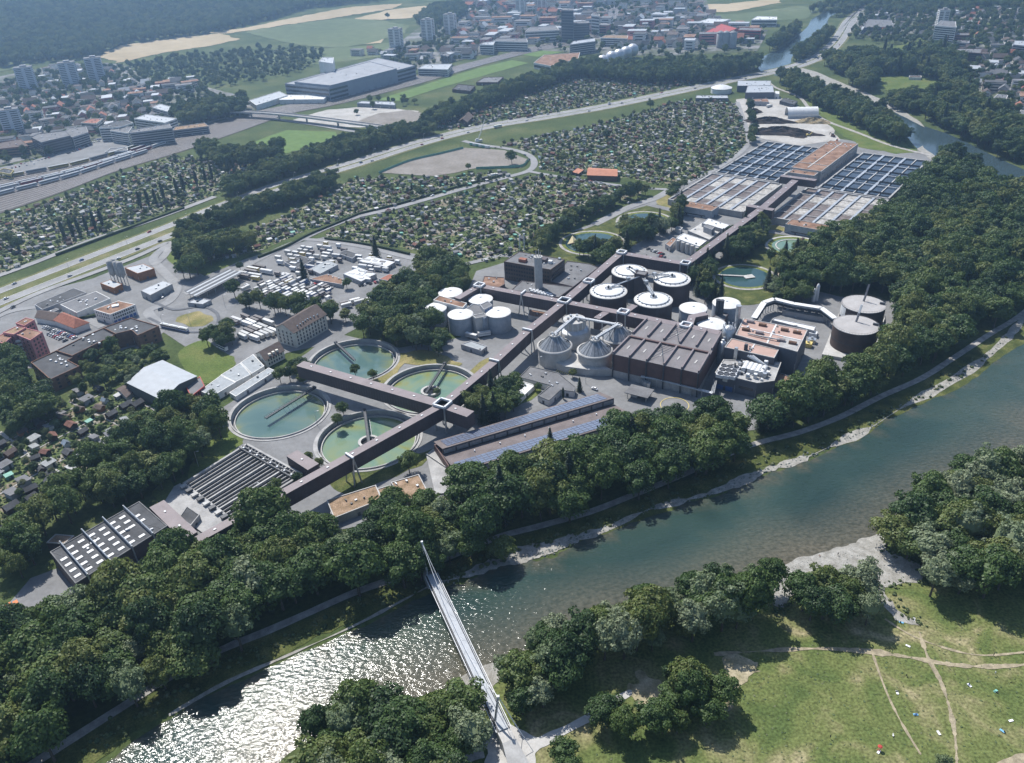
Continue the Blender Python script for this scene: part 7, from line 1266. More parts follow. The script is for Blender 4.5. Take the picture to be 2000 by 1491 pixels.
# ------------------------------------------------------------------ allotment gardens
SOLO = [(735, 505, 'conifer', 1.05, 'tall dark pine in the middle of the trailer yard'), (595, 548, 'conifer', .95, 'dark cedar between the trailers'), (678, 565, 'broad', .55, 'bright green tree at the edge of the trailer rows'), (1000, 322, 'broad', .95, 'round tree at the corner of the dirt pitch'), (915, 334, 'broad', .5, 'small round tree below the dirt pitch'), (820, 385, 'broad', .55, 'tree beside the garden road'), (805, 378, 'poplar', .5, 'small slim conifer beside the garden road'), (1100, 320, 'broad', .75, 'dark round tree in the middle gardens'), (1185, 275, 'broad', .75, 'dark tree standing among the upper gardens'), (1270, 215, 'broad', .8, 'tree by the motorway at the top of the gardens'), (800, 925, 'broad', .8, 'slim tree in front of the long gallery'), (672, 812, 'broad', .55, 'tree between the teal basin and the cross gallery, upper'), (660, 832, 'broad', .5, 'tree between the teal basin and the cross gallery, lower'), (695, 735, 'broad', .5, 'tree in front of the rear basin'), (730, 742, 'broad', .45, 'small tree beside the cross gallery'), (855, 775, 'willow', .4, 'small pale tree behind the gallery crossing'), (605, 905, 'broad', .42, 'round shrub tree beside the green basin'), (625, 915, 'broad', .42, 'bright shrub tree beside the low gallery wing'), (540, 962, 'broad', .5, 'tree over the dark channels'), (585, 945, 'broad', .42, 'small tree between channels and gallery'), (1118, 738, 'broad', .38, 'round shrub on the plant road'), (1132, 765, 'conifer', .5, 'slim conifer in front of the control house'), (1100, 780, 'poplar', .38, 'thin cypress beside the control house'), (1050, 765, 'broad', .35, 'small tree at the white canopy'), (1262, 520, 'conifer', .5, 'conifer behind the rear digester'), (1075, 880, 'conifer', .75, 'spruce rising over the solar hall'), (382, 905, 'broad', .5, 'tree at the head of the dark channels'), (370, 1062, 'willow', .4, 'pale shrub tree on the apron'), (140, 445, 'broad', .6, 'tree among the left gardens'), (20, 480, 'broad', .8, 'dark tree at the left edge of the gardens'), (40, 490, 'broad', .8, 'another dark tree at the left edge of the gardens'), (215, 455, 'broad', .6, 'garden tree beside the poplar row'), (575, 640, 'broad', .3, 'small shrub by the white containers'), (470, 530, 'broad', .5, 'tree at the entrance of the trailer yard'), (845, 560, 'broad', .9, 'big round tree at the garden road end'), (905, 545, 'broad', .95, 'big dark tree beside the rust red annex'), (360, 545, 'broad', 1.0, 'tall tree beside the timber hall'), (460, 582, 'broad', .9, 'tall tree at the end of the striped canopy'), (1515, 835, 'conifer', .95, 'tall spruce nearest the riverside path'), (205, 62, 'broad', .9, 'lone tree by the forest edge'), (758, 38, 'broad', .9, 'lone tree on the striped fields')]
POPLAR_SPOTS = [([(128, 470), (145, 465), (157, 461), (172, 455), (188, 450), (202, 444)], 'in the first row across the left gardens'), ([(277, 410), (292, 405), (306, 401), (322, 394)], 'in the second row across the left gardens'), ([(348, 382), (361, 376), (386, 365), (403, 357), (416, 352)], 'in the third row across the left gardens'), ([(446, 339), (458, 336), (471, 331), (490, 322)], 'in the row near the sports pitch'), ([(1725, 146), (1733, 146), (1745, 144), (1757, 140), (1765, 134)], 'in the row in the far park'), ([(1730, 142), (1738, 150)], 'in the far park, front pair')]
def hut_mesh(w, d, h, wall, roof, flat):
    a = MB(); r = MB(); a.box((0, 0, h / 2 - .1), (w, d, h + .2))
    if flat: r.add([(-w / 2 - .3, -d / 2 - .3, h), (w / 2 + .3, -d / 2 - .3, h), (w / 2 + .3, d / 2 + .3, h + .35), (-w / 2 - .3, d / 2 + .3, h + .35), (-w / 2 - .3, -d / 2 - .3, h - .12), (w / 2 + .3, -d / 2 - .3, h - .12), (w / 2 + .3, d / 2 + .3, h + .2), (-w / 2 - .3, d / 2 + .3, h + .2)], [(0, 1, 2, 3), (7, 6, 5, 4), (0, 4, 5, 1), (2, 6, 7, 3), (1, 5, 6, 2), (3, 7, 4, 0)])
    else:
        for s in (-1, 1): slab(r, [Vector(q) for q in ((-w / 2 - .3, s * (d / 2 + .4), h - .2), (w / 2 + .3, s * (d / 2 + .4), h - .2), (w / 2 + .3, 0, h + .95), (-w / 2 - .3, 0, h + .95))][::s], .1)
    dr = MB().box((w * .2, -d / 2 - .03, .95), (.8, .06, 1.8)); return a, r, dr
mat('hut_pale', (.26, .27, .27), .8, .15, .5, rnd=.25); mat('hut_white', (.46, .46, .45), .7, .12, .5, rnd=.2)
HUTS = [(4.2, 3.0, 2.2, 'wood_dark', 'bitumen', False, 'dark felt roof'), (4.4, 3.2, 2.2, 'wood_orange', 'tile_brown', False, 'brown roof'), (3.6, 2.8, 2.1, 'wall_cream', 'hut_pale', True, 'pale sheet roof'), (3.4, 2.6, 2.1, 'wall_grey', 'hut_white', True, 'white sheet roof'), (4.4, 3.2, 2.2, 'wood_dark', mat('hut_red', (.17, .085, .065), .9, .15, .5), False, 'red roof'), (3.2, 2.4, 2.0, 'green_sheet', 'green_sheet', True, 'green sheet roof'), (4.0, 3.0, 2.1, 'wall_grey', 'grey_roof', True, 'grey flat roof'), (2.6, 1.9, 1.7, 'wall_white', 'glass_sky', False, 'glass greenhouse roof')]
HUTD = []
NVAR_HUT = len(HUTS)
for h_ in HUTS: a, r, dr = hut_mesh(*h_[:6]); HUTD.append((a, r, dr, a.data('wall', h_[3]), r.data('roof', h_[4]), dr.data('door', 'steel_dark')))
# ------------------------------------------------------------------ trees
foliage('leaves_broad', [(0.030, 0.062, 0.020), (0.045, 0.087, 0.023), (0.058, 0.105, 0.025), (0.076, 0.123, 0.028), (0.101, 0.139, 0.034), (0.133, 0.155, 0.040)], .3)
foliage('leaves_willow', [(0.112, 0.156, 0.070), (0.150, 0.196, 0.096), (0.184, 0.226, 0.122), (0.208, 0.244, 0.140)], .3)
foliage('leaves_conifer', [(0.014, 0.028, 0.014), (0.022, 0.040, 0.018), (0.035, 0.052, 0.022)], 0.1)
foliage('leaves_poplar', [(0.018, 0.036, 0.015), (0.028, 0.050, 0.02), (0.04, 0.062, 0.024)], 0.15)
foliage('leaves_bush', [(0.055, 0.092, 0.036), (0.085, 0.128, 0.046), (0.115, 0.15, 0.058), (0.16, 0.175, 0.082)], .3)
mat('bark', (0.10, 0.082, 0.065), 0.95, 0.2, 1.5)
def quads(P, N, size, rg, tilt=0.5, asp=1.0):
    n = len(P); N = N + rg.normal(0, tilt, N.shape); N /= np.linalg.norm(N, axis=1, keepdims=True) + 1e-9
    a = rg.normal(0, 1, N.shape); a -= N * np.sum(a * N, 1, keepdims=True); a /= np.linalg.norm(a, axis=1, keepdims=True) + 1e-9
    b = np.cross(N, a); s = (size * rg.uniform(0.6, 1.35, n))[:, None] / 2
    V = np.stack([P - a * s - b * s * asp, P + a * s - b * s * asp, P + a * s + b * s * asp, P - a * s + b * s * asp], 1).reshape(-1, 3)
    return V, np.arange(4 * n).reshape(-1, 4)
def sph(rg, n):
    v = rg.normal(0, 1, (n, 3)); return v / np.linalg.norm(v, axis=1, keepdims=True)
def core(mb, c, r, n=8):
    mb.lathe([(0.01, c[2] - r[2]), (r[0] * .8, c[2] - r[2] * .6), (r[0], c[2]), (r[0] * .8, c[2] + r[2] * .6), (0.01, c[2] + r[2])], n, c[:2])
def crown(kind, seed):
    rg = np.random.default_rng(seed); V = []; F = []; k = 0; mb = MB()
    def leafset(P, N, size, tilt, asp=1.0):
        nonlocal k
        v, f = quads(P, N, size, rg, tilt, asp); V.append(v); F.append(f + k); k += len(v)
    if kind in ('broad', 'willow'):
        R = np.array([6.2, 6.2, 6.4]) * rg.uniform(0.86, 1.16, 3); zc = 10.6; nl = 52 if kind == 'broad' else 64; big = 1.0
        if kind == 'broad' and seed % 3 == 0: nl = 34; big = 1.3
        if kind == 'broad' and seed % 3 == 1: nl = 70; big = .82; R = R * np.array([.85, .85, 1.12])
        for i in range(nl):
            d = sph(rg, 1)[0]; d[2] = d[2] * 0.9 + 0.12; rad = rg.uniform(0.42, 0.9) * (1.18 if rg.random() < 0.15 else 1)
            c = np.array([0, 0, zc]) + d * R * rad; r = rg.uniform(1.3, 2.5) * big if kind == 'broad' else rg.uniform(1.1, 1.9)
            n = int(48 * r ** 2 * 0.55) if kind == 'broad' else int(46 * r ** 2 * 0.55)
            u = sph(rg, n); u[:, 2] = np.where(u[:, 2] < -0.3, -u[:, 2], u[:, 2])
            sc = r * rg.uniform(0.7, 1.08, (n, 1)) * np.array([1, 1, 0.8])
            leafset(c + u * sc, u + d * 0.3, 0.52 if kind == 'broad' else 0.46, 0.55)
        core(mb, (0, 0, zc), R * 0.66)
    elif kind == 'conifer':
        for z in np.arange(2.5, 21, 0.62):
            r = 4.3 * (1 - (z - 2.0) / 20.0) ** 0.9; n = int(10 + 26 * r); a = rg.uniform(0, 6.28, n); rr = r * rg.uniform(0.3, 1.1, n) * (1 + .18 * np.sin(a * 5 + z))
            P = np.stack([rr * np.cos(a), rr * np.sin(a), z - rr * 0.35 + rg.normal(0, .2, n)], -1)
            leafset(P, np.stack([np.cos(a) * .6, np.sin(a) * .6, np.ones(n)], -1), 0.62, 0.4, 0.6)
        mb.lathe([(2.6, 2.5), (0.05, 20)], 8)
    elif kind == 'poplar':
        n = 2300; z = rg.uniform(1.5, 22, n); r = 1.9 * np.sin(np.clip((z - 0.5) / 22.5, 0, 1) * math.pi) ** 0.6 * rg.uniform(0.7, 1.12, n); a = rg.uniform(0, 6.28, n)
        leafset(np.stack([r * np.cos(a), r * np.sin(a), z], -1), np.stack([np.cos(a), np.sin(a), np.full(n, 0.5)], -1), 0.6, 0.45)
        mb.lathe([(.05, 1.5), (1.2, 5), (1.35, 11), (0.9, 17), (0.05, 21.5)], 8)
    else:  # bush, 2.4 m across
        for i in range(9):
            d = sph(rg, 1)[0]; d[2] = abs(d[2]); c = d * np.array([0.85, 0.85, 0.75]) * rg.uniform(0.3, 1); n = 14; u = sph(rg, n); u[:, 2] = np.abs(u[:, 2])
            leafset(c + u * 0.5, u, 0.5, 0.5)
        core(mb, (0, 0, .5), (.8, .8, .75), 6)
    V = np.concatenate(V); F = np.concatenate(F)
    nv = len(V); v2 = np.array(mb.v); f2 = [tuple(i + nv for i in q) for q in mb.f]
    return V.tolist() + v2.tolist(), [tuple(map(int, q)) for q in F] + f2
def trunk(kind, seed):
    rg = random.Random(seed); mb = MB()
    if kind in ('broad', 'willow'):
        mb.tube((0, 0, -0.3), (rg.uniform(-.3, .3), rg.uniform(-.3, .3), 6.5), 0.42, 0.26, 7)
        for i in range(5):
            a = i * 1.26 + rg.random(); mb.tube((0, 0, 4.5 + i * .5), (math.cos(a) * 3.4, math.sin(a) * 3.4, 9.5 + rg.random() * 2), 0.2, 0.06, 5)
    elif kind == 'bush': mb.tube((0, 0, -.1), (0, 0, .8), .08, .04, 5)
    else:
        mb.tube((0, 0, -0.3), (0, 0, 18), 0.32, 0.05, 6)
        for i in range(6):
            a = i * 1.1; mb.tube((0, 0, 3 + i * 2), (math.cos(a) * 1.5, math.sin(a) * 1.5, 3.4 + i * 2), 0.08, 0.03, 4)
    return mb
LEAF = dict(broad='leaves_broad', willow='leaves_willow', conifer='leaves_conifer', poplar='leaves_poplar', bush='leaves_bush')
NVAR = dict(broad=7, willow=3, conifer=2, poplar=2, bush=4)
CROWN = {}; TRUNK = {}; WHOLE = {}
LIB = {}
for kd in NVAR:
    cl = bpy.data.collections.new('library_' + kd); LIB[kd] = cl
    for i in range(NVAR[kd]):
        v, f = crown(kd, 100 + i * 7 + len(kd)); CROWN[kd, i] = mesh_data('crown', v, f, LEAF[kd]); tb = trunk(kd, i); TRUNK[kd, i] = tb.data('trunk', 'bark')
        n = len(v); me = mesh_data('tree', list(v) + tb.v, list(f) + [tuple(q + n for q in t) for t in tb.f], [LEAF[kd], 'bark'], [0] * len(f) + [1] * len(tb.f))
        o = bpy.data.objects.new('%s_%d' % (kd, i), me); cl.objects.link(o)
_SCAT = {}
def scatter_group(kd):
    if kd in _SCAT: return _SCAT[kd]
    ng = bpy.data.node_groups.new('scatter_' + kd, 'GeometryNodeTree')
    ng.interface.new_socket('Geometry', in_out='INPUT', socket_type='NodeSocketGeometry'); ng.interface.new_socket('Geometry', in_out='OUTPUT', socket_type='NodeSocketGeometry')
    N = ng.nodes; i = N.new('NodeGroupInput'); o = N.new('NodeGroupOutput'); ci = N.new('GeometryNodeCollectionInfo'); ip = N.new('GeometryNodeInstanceOnPoints')
    ci.inputs['Collection'].default_value = LIB[kd]; ci.inputs['Separate Children'].default_value = True; ci.inputs['Reset Children'].default_value = True
    ip.inputs['Pick Instance'].default_value = True
    def attr(nm, ty):
        a = N.new('GeometryNodeInputNamedAttribute'); a.data_type = ty; a.inputs['Name'].default_value = nm
        return a.outputs['Attribute']
    L = ng.links; L.new(i.outputs[0], ip.inputs['Points']); L.new(ci.outputs[0], ip.inputs['Instance'])
    L.new(attr('rot', 'FLOAT_VECTOR'), ip.inputs['Rotation']); L.new(attr('scl', 'FLOAT_VECTOR'), ip.inputs['Scale']); L.new(attr('pick', 'INT'), ip.inputs['Instance Index'])
    L.new(ip.outputs[0], o.inputs[0]); _SCAT[kd] = ng; return ng
def scatter(name, label, cat, kd, P, S, seed=1):
    rg = np.random.default_rng(seed); n = len(P); me = bpy.data.meshes.new(name); me.from_pydata(np.asarray(P).tolist(), [], [])
    S = np.asarray(S, float); S = np.repeat(S[:, None], 3, 1) if S.ndim == 1 else S
    rot = np.zeros((n, 3)); rot[:, 2] = rg.uniform(0, 6.28, n)
    for nm, ty, val in (('rot', 'FLOAT_VECTOR', rot), ('scl', 'FLOAT_VECTOR', S)):
        a = me.attributes.new(nm, ty, 'POINT'); a.data.foreach_set('vector', val.astype(np.float32).ravel())
    a = me.attributes.new('pick', 'INT', 'POINT'); a.data.foreach_set('value', rg.integers(0, NVAR[kd], n).astype(np.int32))
    o = put(name, me); tag(o, label, cat, None, 'stuff'); md = o.modifiers.new('scatter', 'NODES'); md.node_group = scatter_group(kd); return o
def sample(poly_world, spacing, seed, clear=True, excl_pad=0):
    p = np.asarray(poly_world); rg = np.random.default_rng(seed); lo, hi = p.min(0), p.max(0); s = spacing
    gx, gy = np.meshgrid(np.arange(lo[0], hi[0] + s, s), np.arange(lo[1], hi[1] + s, s * 0.87)); gx = gx + (np.arange(gx.shape[0]) % 2)[:, None] * s / 2
    x = gx.ravel() + rg.uniform(-.36, .36, gx.size) * s; y = gy.ravel() + rg.uniform(-.36, .36, gx.size) * s
    k = inpoly(p, x, y); x, y = x[k], y[k]
    if clear:
        bad = np.zeros(len(x), bool)
        for e in EXCL:
            l2, h2 = e.min(0), e.max(0)
            if l2[0] > hi[0] or h2[0] < lo[0] or l2[1] > hi[1] or h2[1] < lo[1]: continue
            bad |= inpoly(e, x, y)
        x, y = x[~bad], y[~bad]
    return np.stack([x, y], -1)
excl(RIVER, 0); excl(FAR_RIVER, 0)
_w = smooth(GP(RPATH)); EXCL.append(np.r_[offset_line(_w, 3.0), offset_line(_w, -3.0)[::-1]])
EXCL.append(GP([(-20, 1225), (50, 1212), (75, 1185), (160, 1140), (95, 1105), (-20, 1165)])); EXCL.append(GP([(85, 1080), (270, 970), (345, 1030), (155, 1165)]))
_w = MWAY; EXCL.append(np.r_[offset_line(_w, _sep + 7), offset_line(_w, -_sep - 7)[::-1]])
def edge_clear(P, poly, d):
    if not len(P): return P
    a = np.asarray(poly); b = np.roll(a, -1, 0); e = b - a; L2 = (e ** 2).sum(1) + 1e-9; w = P[:, None] - a[None]; t = np.clip((w * e).sum(2) / L2, 0, 1); q = np.linalg.norm(w - t[..., None] * e, axis=2).min(1); k = q > d
    return P[k] if k.sum() > 0.3 * len(P) else P[q > d * .5] if (q > d * .5).any() else P
TREES = []      # kind, x, y, scale vector, label, group
B, WI, CO, PO = 'broad', 'willow', 'conifer', 'poplar'
WORD = {B: 'broadleaf tree', WI: 'silvery willow', CO: 'dark spruce', PO: 'slim columnar poplar'}
W_ = [  # outline, spacing, size, place, mix
 ([(-60, 1560), (-60, 1330), (-40, 1215), (60, 1215), (130, 1190), (190, 1195), (290, 1140), (350, 1092), (410, 1080), (460, 1050), (520, 1010), (590, 1005), (640, 1040), (720, 1030), (770, 1000), (850, 992), (930, 1005), (985, 1045), (980, 1075), (880, 1095), (790, 1125), (700, 1155), (610, 1195), (530, 1230), (410, 1280), (310, 1335), (210, 1400), (100, 1475), (20, 1540)], 8.6, (0.8, 1.25), 'in the dark riverside wood', ((B, .9), (WI, .1))),
 ([(890, 985), (930, 945), (1000, 918), (1080, 890), (1160, 872), (1220, 858), (1275, 825), (1330, 814), (1400, 824), (1455, 840), (1480, 868), (1440, 895), (1345, 925), (1255, 960), (1165, 995), (1055, 1022), (985, 1035), (920, 1000)], 8.6, (0.85, 1.25), 'in front of the solar hall', ((B, .96), (CO, .04))),
 ([(1480, 825), (1540, 795), (1615, 758), (1680, 720), (1720, 700), (1760, 640), (1745, 560), (1600, 560), (1560, 520), (1600, 480), (1680, 450), (1760, 400), (1830, 320), (1900, 330), (1960, 380), (2010, 420), (2040, 470), (2040, 560), (1950, 620), (1870, 680), (1790, 720), (1700, 760), (1600, 810), (1500, 835)], 8.8, (0.8, 1.25), 'in the wood beyond the gas tanks', ((B, 1.),)),
 ([(1455, 845), (1500, 805), (1590, 770), (1660, 740), (1670, 755), (1600, 800), (1480, 845)], 6.0, (0.5, 0.7), 'in the row before the incinerator', ((CO, 1.),)),
 ([(1720, 1060), (1750, 1000), (1830, 950), (1920, 920), (2020, 900), (2060, 1080), (2040, 1150), (1900, 1170), (1840, 1175), (1800, 1150), (1830, 1120), (1740, 1075)], 8.4, (0.75, 1.1), 'in the grove behind the gravel beach', ((WI, .55), (B, .45))),
 ([(1545, 1165), (1600, 1130), (1660, 1128), (1700, 1150), (1725, 1195), (1690, 1215), (1620, 1215), (1560, 1200)], 6.6, (0.75, 0.95), 'in the clump between beach and meadow', ((WI, .6), (B, .4))),
 ([(1040, 1240), (1090, 1210), (1160, 1215), (1220, 1195), (1320, 1165), (1400, 1130), (1440, 1105), (1500, 1105), (1520, 1150), (1480, 1200), (1420, 1220), (1320, 1240), (1220, 1270), (1160, 1300), (1110, 1330), (1050, 1380), (1000, 1395), (970, 1350), (985, 1310)], 6.6, (0.7, 1.05), 'on the near shore to the right of the footbridge', ((WI, .42), (B, .58))),
 ([(1180, 1370), (1250, 1390), (1310, 1350), (1340, 1320), (1380, 1290), (1410, 1330), (1420, 1390), (1400, 1430), (1300, 1440), (1220, 1430), (1160, 1400)], 6.2, (0.6, .85), 'at the edge of the meadow near the trail', ((B, .8), (WI, .2))),
 ([(590, 1490), (600, 1440), (660, 1410), (730, 1390), (790, 1375), (850, 1350), (920, 1370), (945, 1440), (945, 1500), (850, 1560), (600, 1560)], 8.2, (0.75, 1.1), 'on the near shore to the left of the footbridge', ((B, .7), (WI, .3))),
 ([(1075, 1470), (1110, 1445), (1135, 1470), (1120, 1510), (1080, 1510)], 7, (0.55, .7), 'beside the footbridge landing', ((B, 1.),)),
 ([(1790, 1500), (1830, 1475), (1890, 1490), (1890, 1530), (1790, 1530)], 7, (0.5, .6), 'at the lower edge of the meadow', ((WI, 1.),)),
 ([(0, 1060), (60, 1010), (110, 970), (170, 930), (215, 870), (250, 840), (300, 820), (350, 800), (400, 790), (445, 785), (440, 840), (400, 890), (350, 920), (300, 955), (240, 980), (180, 985), (120, 1030), (90, 1080), (60, 1130), (0, 1150)], 7.6, (0.6, 1.0), 'in the belt behind the garden plots', ((B, .95), (WI, .05))),
 ([(0, 690), (30, 700), (60, 730), (90, 770), (120, 800), (60, 830), (0, 850)], 8, (0.7, 1.0), 'beside the brown brick housing at the edge', ((B, 1.),)),
 ([(640, 665), (700, 640), (740, 590), (800, 540), (830, 505), (880, 505), (915, 540), (910, 580), (870, 600), (845, 620), (870, 650), (890, 690), (850, 690), (800, 680), (740, 650), (690, 660)], 7.6, (0.6, .95), 'in the grove left of the white concrete silos', ((B, .85), (WI, .15))),
 ([(520, 760), (555, 725), (600, 700), (620, 690), (600, 740), (560, 760), (540, 770)], 6.5, (0.45, .65), 'in the hedge behind the round basins', ((B, .8), (CO, .2))),
 ([(900, 800), (930, 765), (980, 745), (1015, 760), (1010, 800), (960, 825), (920, 820)], 7, (0.65, .85), 'beside the gallery crossing', ((CO, .5), (B, .5))),
 ([(445, 580), (520, 590), (600, 600), (680, 612), (690, 630), (640, 625), (560, 612), (470, 600)], 6.5, (0.5, .7), 'in the row along the trailer yard', ((B, 1.),)),
 ([(360, 640), (390, 660), (440, 640), (470, 655), (490, 680), (460, 670), (420, 680), (390, 670)], 7, (0.45, .65), 'around the small lawn near the tram loop', ((B, 1.),)),
 ([(150, 690), (200, 680), (250, 690), (290, 680), (340, 690), (320, 730), (290, 760), (250, 770), (210, 750), (160, 770), (130, 760), (110, 730)], 9, (0.4, .6), 'in the courtyard of the brown brick housing', ((B, .9), (WI, .1))),
 ([(330, 500), (360, 480), (420, 470), (480, 465), (500, 480), (440, 500), (400, 520), (360, 540)], 9, (0.75, .95), 'on the lawn by the slip road', ((B, 1.),)),
 ([(1110, 480), (1150, 455), (1200, 440), (1250, 430), (1300, 425), (1330, 400), (1340, 425), (1290, 460), (1240, 470), (1200, 500), (1180, 520)], 6.5, (0.55, .8), 'around the round garden ponds', ((B, .6), (CO, .3), (WI, .1))),
 ([(1340, 540), (1370, 500), (1400, 470), (1450, 440), (1500, 430), (1500, 470), (1470, 490), (1450, 510), (1400, 510), (1390, 560), (1420, 585), (1370, 585)], 6.5, (0.55, .8), 'behind the upper gallery', ((B, .55), (CO, .45))),
 ([(1500, 500), (1560, 485), (1590, 500), (1590, 560), (1560, 600), (1500, 590), (1490, 545), (1510, 530)], 7, (0.55, .8), 'beside the bathing pond', ((B, .6), (WI, .2), (CO, .2))),
 ([(1510, 145), (1550, 150), (1620, 180), (1690, 205), (1740, 235), (1780, 265), (1780, 285), (1720, 265), (1660, 235), (1600, 205), (1540, 175)], 9, (0.75, 1.0), 'in the belt between compost yard and upper river', ((B, 1.),)),
 ([(1600, 115), (1640, 110), (1700, 105), (1750, 110), (1850, 90), (1880, 120), (1890, 160), (1920, 200), (1990, 235), (2040, 260), (2040, 330), (1960, 300), (1890, 270), (1840, 245), (1800, 225), (1800, 200), (1850, 180), (1840, 150), (1760, 140), (1700, 140), (1640, 140)], 9.5, (0.75, 1.1), 'in the park on the far side of the river', ((B, .93), (PO, .07))),
 ([(1650, 150), (1690, 135), (1720, 150), (1710, 175), (1670, 170)], 9, (0.75, 1.0), 'in the far park by the lawn', ((B, 1.),)),
 ([(1730, 190), (1790, 180), (1830, 205), (1790, 215), (1740, 210)], 8, (0.65, .95), 'by the bend of the upper river', ((B, 1.),)),
 ([(335, 462), (380, 440), (440, 412), (520, 388), (600, 358), (655, 350), (662, 362), (600, 388), (520, 408), (450, 434), (390, 462), (350, 478)], 6.2, (0.5, .74), 'in the belt along the near side of the motorway', ((B, 1.),)),
 ([(430, 370), (500, 336), (590, 306), (680, 277), (760, 256), (830, 248), (860, 254), (800, 267), (700, 296), (600, 327), (520, 355), (440, 385)], 6.6, (0.55, .8), 'in the belt along the far side of the motorway', ((B, 1.),)),
 ([(810, 245), (860, 222), (930, 195), (1000, 170), (1080, 142), (1160, 118), (1180, 128), (1100, 155), (1010, 185), (930, 212), (870, 240)], 8.5, (0.75, 1.0), 'in the avenue beyond the motorway', ((B, 1.),)),
 ([(1080, 140), (1180, 135), (1260, 130), (1340, 125), (1400, 125), (1480, 120), (1500, 90), (1530, 65), (1560, 50), (1570, 60), (1520, 95), (1490, 130), (1470, 145), (1390, 155), (1260, 158), (1160, 150)], 9.5, (0.75, 1.05), 'in the wood behind the far gardens', ((B, 1.),)),
 ([(1545, 110), (1580, 85), (1620, 60), (1640, 55), (1630, 90), (1590, 115), (1560, 120)], 9, (0.75, 1.0), 'between canal and motorway', ((B, 1.),)),
 ([(330, 225), (400, 205), (480, 195), (490, 215), (420, 230), (350, 240)], 9, (0.8, 1.05), 'in the stand beside the railway flyover', ((B, 1.),)),
 ([(700, 345), (760, 325), (700, 345)], 8, (0.4, .5), 'by the dirt pitch', ((B, 1.),)),
 ([(1030, 480), (1060, 455), (1090, 440), (1110, 420), (1180, 390), (1250, 368), (1270, 372), (1200, 400), (1140, 430), (1100, 460), (1060, 490)], 7, (0.4, .65), 'in the hedge row edging the gardens', ((B, 1.),)),
 ([(1455, 205), (1470, 210), (1480, 260), (1470, 285), (1455, 290), (1465, 260)], 8, (0.4, .65), 'in the row along the compost yard', ((B, 1.),)),
 ([(1290, 385), (1310, 375), (1350, 350), (1320, 385)], 7, (0.4, .6), 'by the corner of the basin block', ((B, 1.),)),
 ([(370, 300), (420, 290), (480, 300), (520, 290), (560, 290), (560, 305), (480, 325), (420, 318)], 11, (0.7, .95), 'around the sports pitch', ((B, 1.),)),
 ([(640, 225), (700, 230), (720, 195), (800, 190), (830, 200), (740, 210)], 16, (0.4, .65), 'by the gravel lot', ((B, 1.),)),
]
MARKS = [(nm, G(*q)) for nm, q in (('the footbridge', (880, 1200)), ('the canopy', (1250, 815)), ('the loading court', (880, 960)), ('the river stones', (1180, 1005)), ('the path bend', (1360, 915)), ('the bank rocks', (1050, 1030)), ('the trestle', (690, 1010)), ('the plinth', (1740, 620)), ('the wood centre', (1850, 520)), ('the wood top', (1880, 400)), ('the channel corner', (400, 1100)), ('the wood middle', (300, 1230)), ('the glitter', (300, 1330)), ('the screening hall', (215, 1090)), ('the dark channels', (480, 1000)), ('the sedum garages', (740, 1000)), ('the solar hall', (1060, 870)), ('the incinerator', (1440, 760)), ('the gas tanks', (1680, 680)), ('the basin block', (1700, 450)), ('the lower left corner', (60, 1420)), ('the orange lorry', (40, 1200)), ('the gravel beach', (1650, 1110)), ('the meadow', (1600, 1320)), ('the right edge', (1980, 1020)), ('the upper river', (1900, 330)), ('the big hall', (1300, 790)), ('the riverside path', (500, 1230)), ('the far path', (1850, 690)), ('the ponds', (1500, 520)), ('the bridge mast', (700, 1100)), ('the beach edge', (1500, 1170)), ('the landing', (1000, 1420)), ('the river mouth bend', (1960, 640)), ('the sheds', (200, 900)), ('the pale hall', (320, 790)), ('the teal basin', (430, 830)))]
def tlabel(kd, place, s, x, y):
    sz_ = 'tall' if s > 1.35 else 'low' if s < 1.12 else 'middling'; m = min(MARKS, key=lambda q: (q[1][0] - x) ** 2 + (q[1][1] - y) ** 2)
    near = ' near ' + m[0] if math.hypot(m[1][0] - x, m[1][1] - y) < 80 else ''
    a = '%s %s' % (sz_, WORD[kd]); lb = '%s %s%s' % (a, place, near)
    if len(lb.split()) > 16: lb = '%s %s' % (a, place)
    return lb, lb.replace(WORD[kd], WORD[kd] + 's')
for i, (px, sp, sz, place, mix) in enumerate(W_):
    poly = Gt(np.array(px, float)[:, 0], np.array(px, float)[:, 1], 8.0 * np.mean(sz)); sz = (sz[0] * 1.3, sz[1] * 1.32); P = edge_clear(sample(poly, sp * 1.16, 300 + i), poly, (2.2 if 11 <= i or i == 1 else .6) * np.mean(sz)); rg = np.random.default_rng(900 + i)
    ks = [m[0] for m in mix]; pr = np.array([m[1] for m in mix]); pr = pr / pr.sum()
    for x, y in P:
        kd = ks[rg.choice(len(ks), p=pr)]; s = rg.uniform(*sz); TREES.append((kd, float(x), float(y), (s * rg.uniform(.82, 1.2), s * rg.uniform(.82, 1.2), s * rg.uniform(.8, 1.22)), *tlabel(kd, place, s, x, y), '%s %s' % (WORD[kd], place)))
for i, (px, lab) in enumerate(POPLAR_SPOTS):
    for (a, b) in px:
        x, y = G(a, b); rg = random.Random(int(a)); s = rg.uniform(.72, .9); TREES.append((PO, x, y, (s, s, s), 'slim columnar poplar ' + lab, 'columnar poplars ' + lab, 'slim columnar poplar ' + lab))
for (a, b, kd, s, lab) in SOLO:
    x, y = G(a, b); TREES.append((kd, x, y, (s, s, s), lab, None, lab))
_order = sorted(range(len(TREES)), key=lambda i: -TREES[i][3][2] / (math.hypot(TREES[i][1], TREES[i][2]) + 200))
_cnt = {}; _rest = {}; NAME = {B: 'broadleaf_tree', WI: 'willow_tree', CO: 'spruce_tree', PO: 'poplar_tree'}
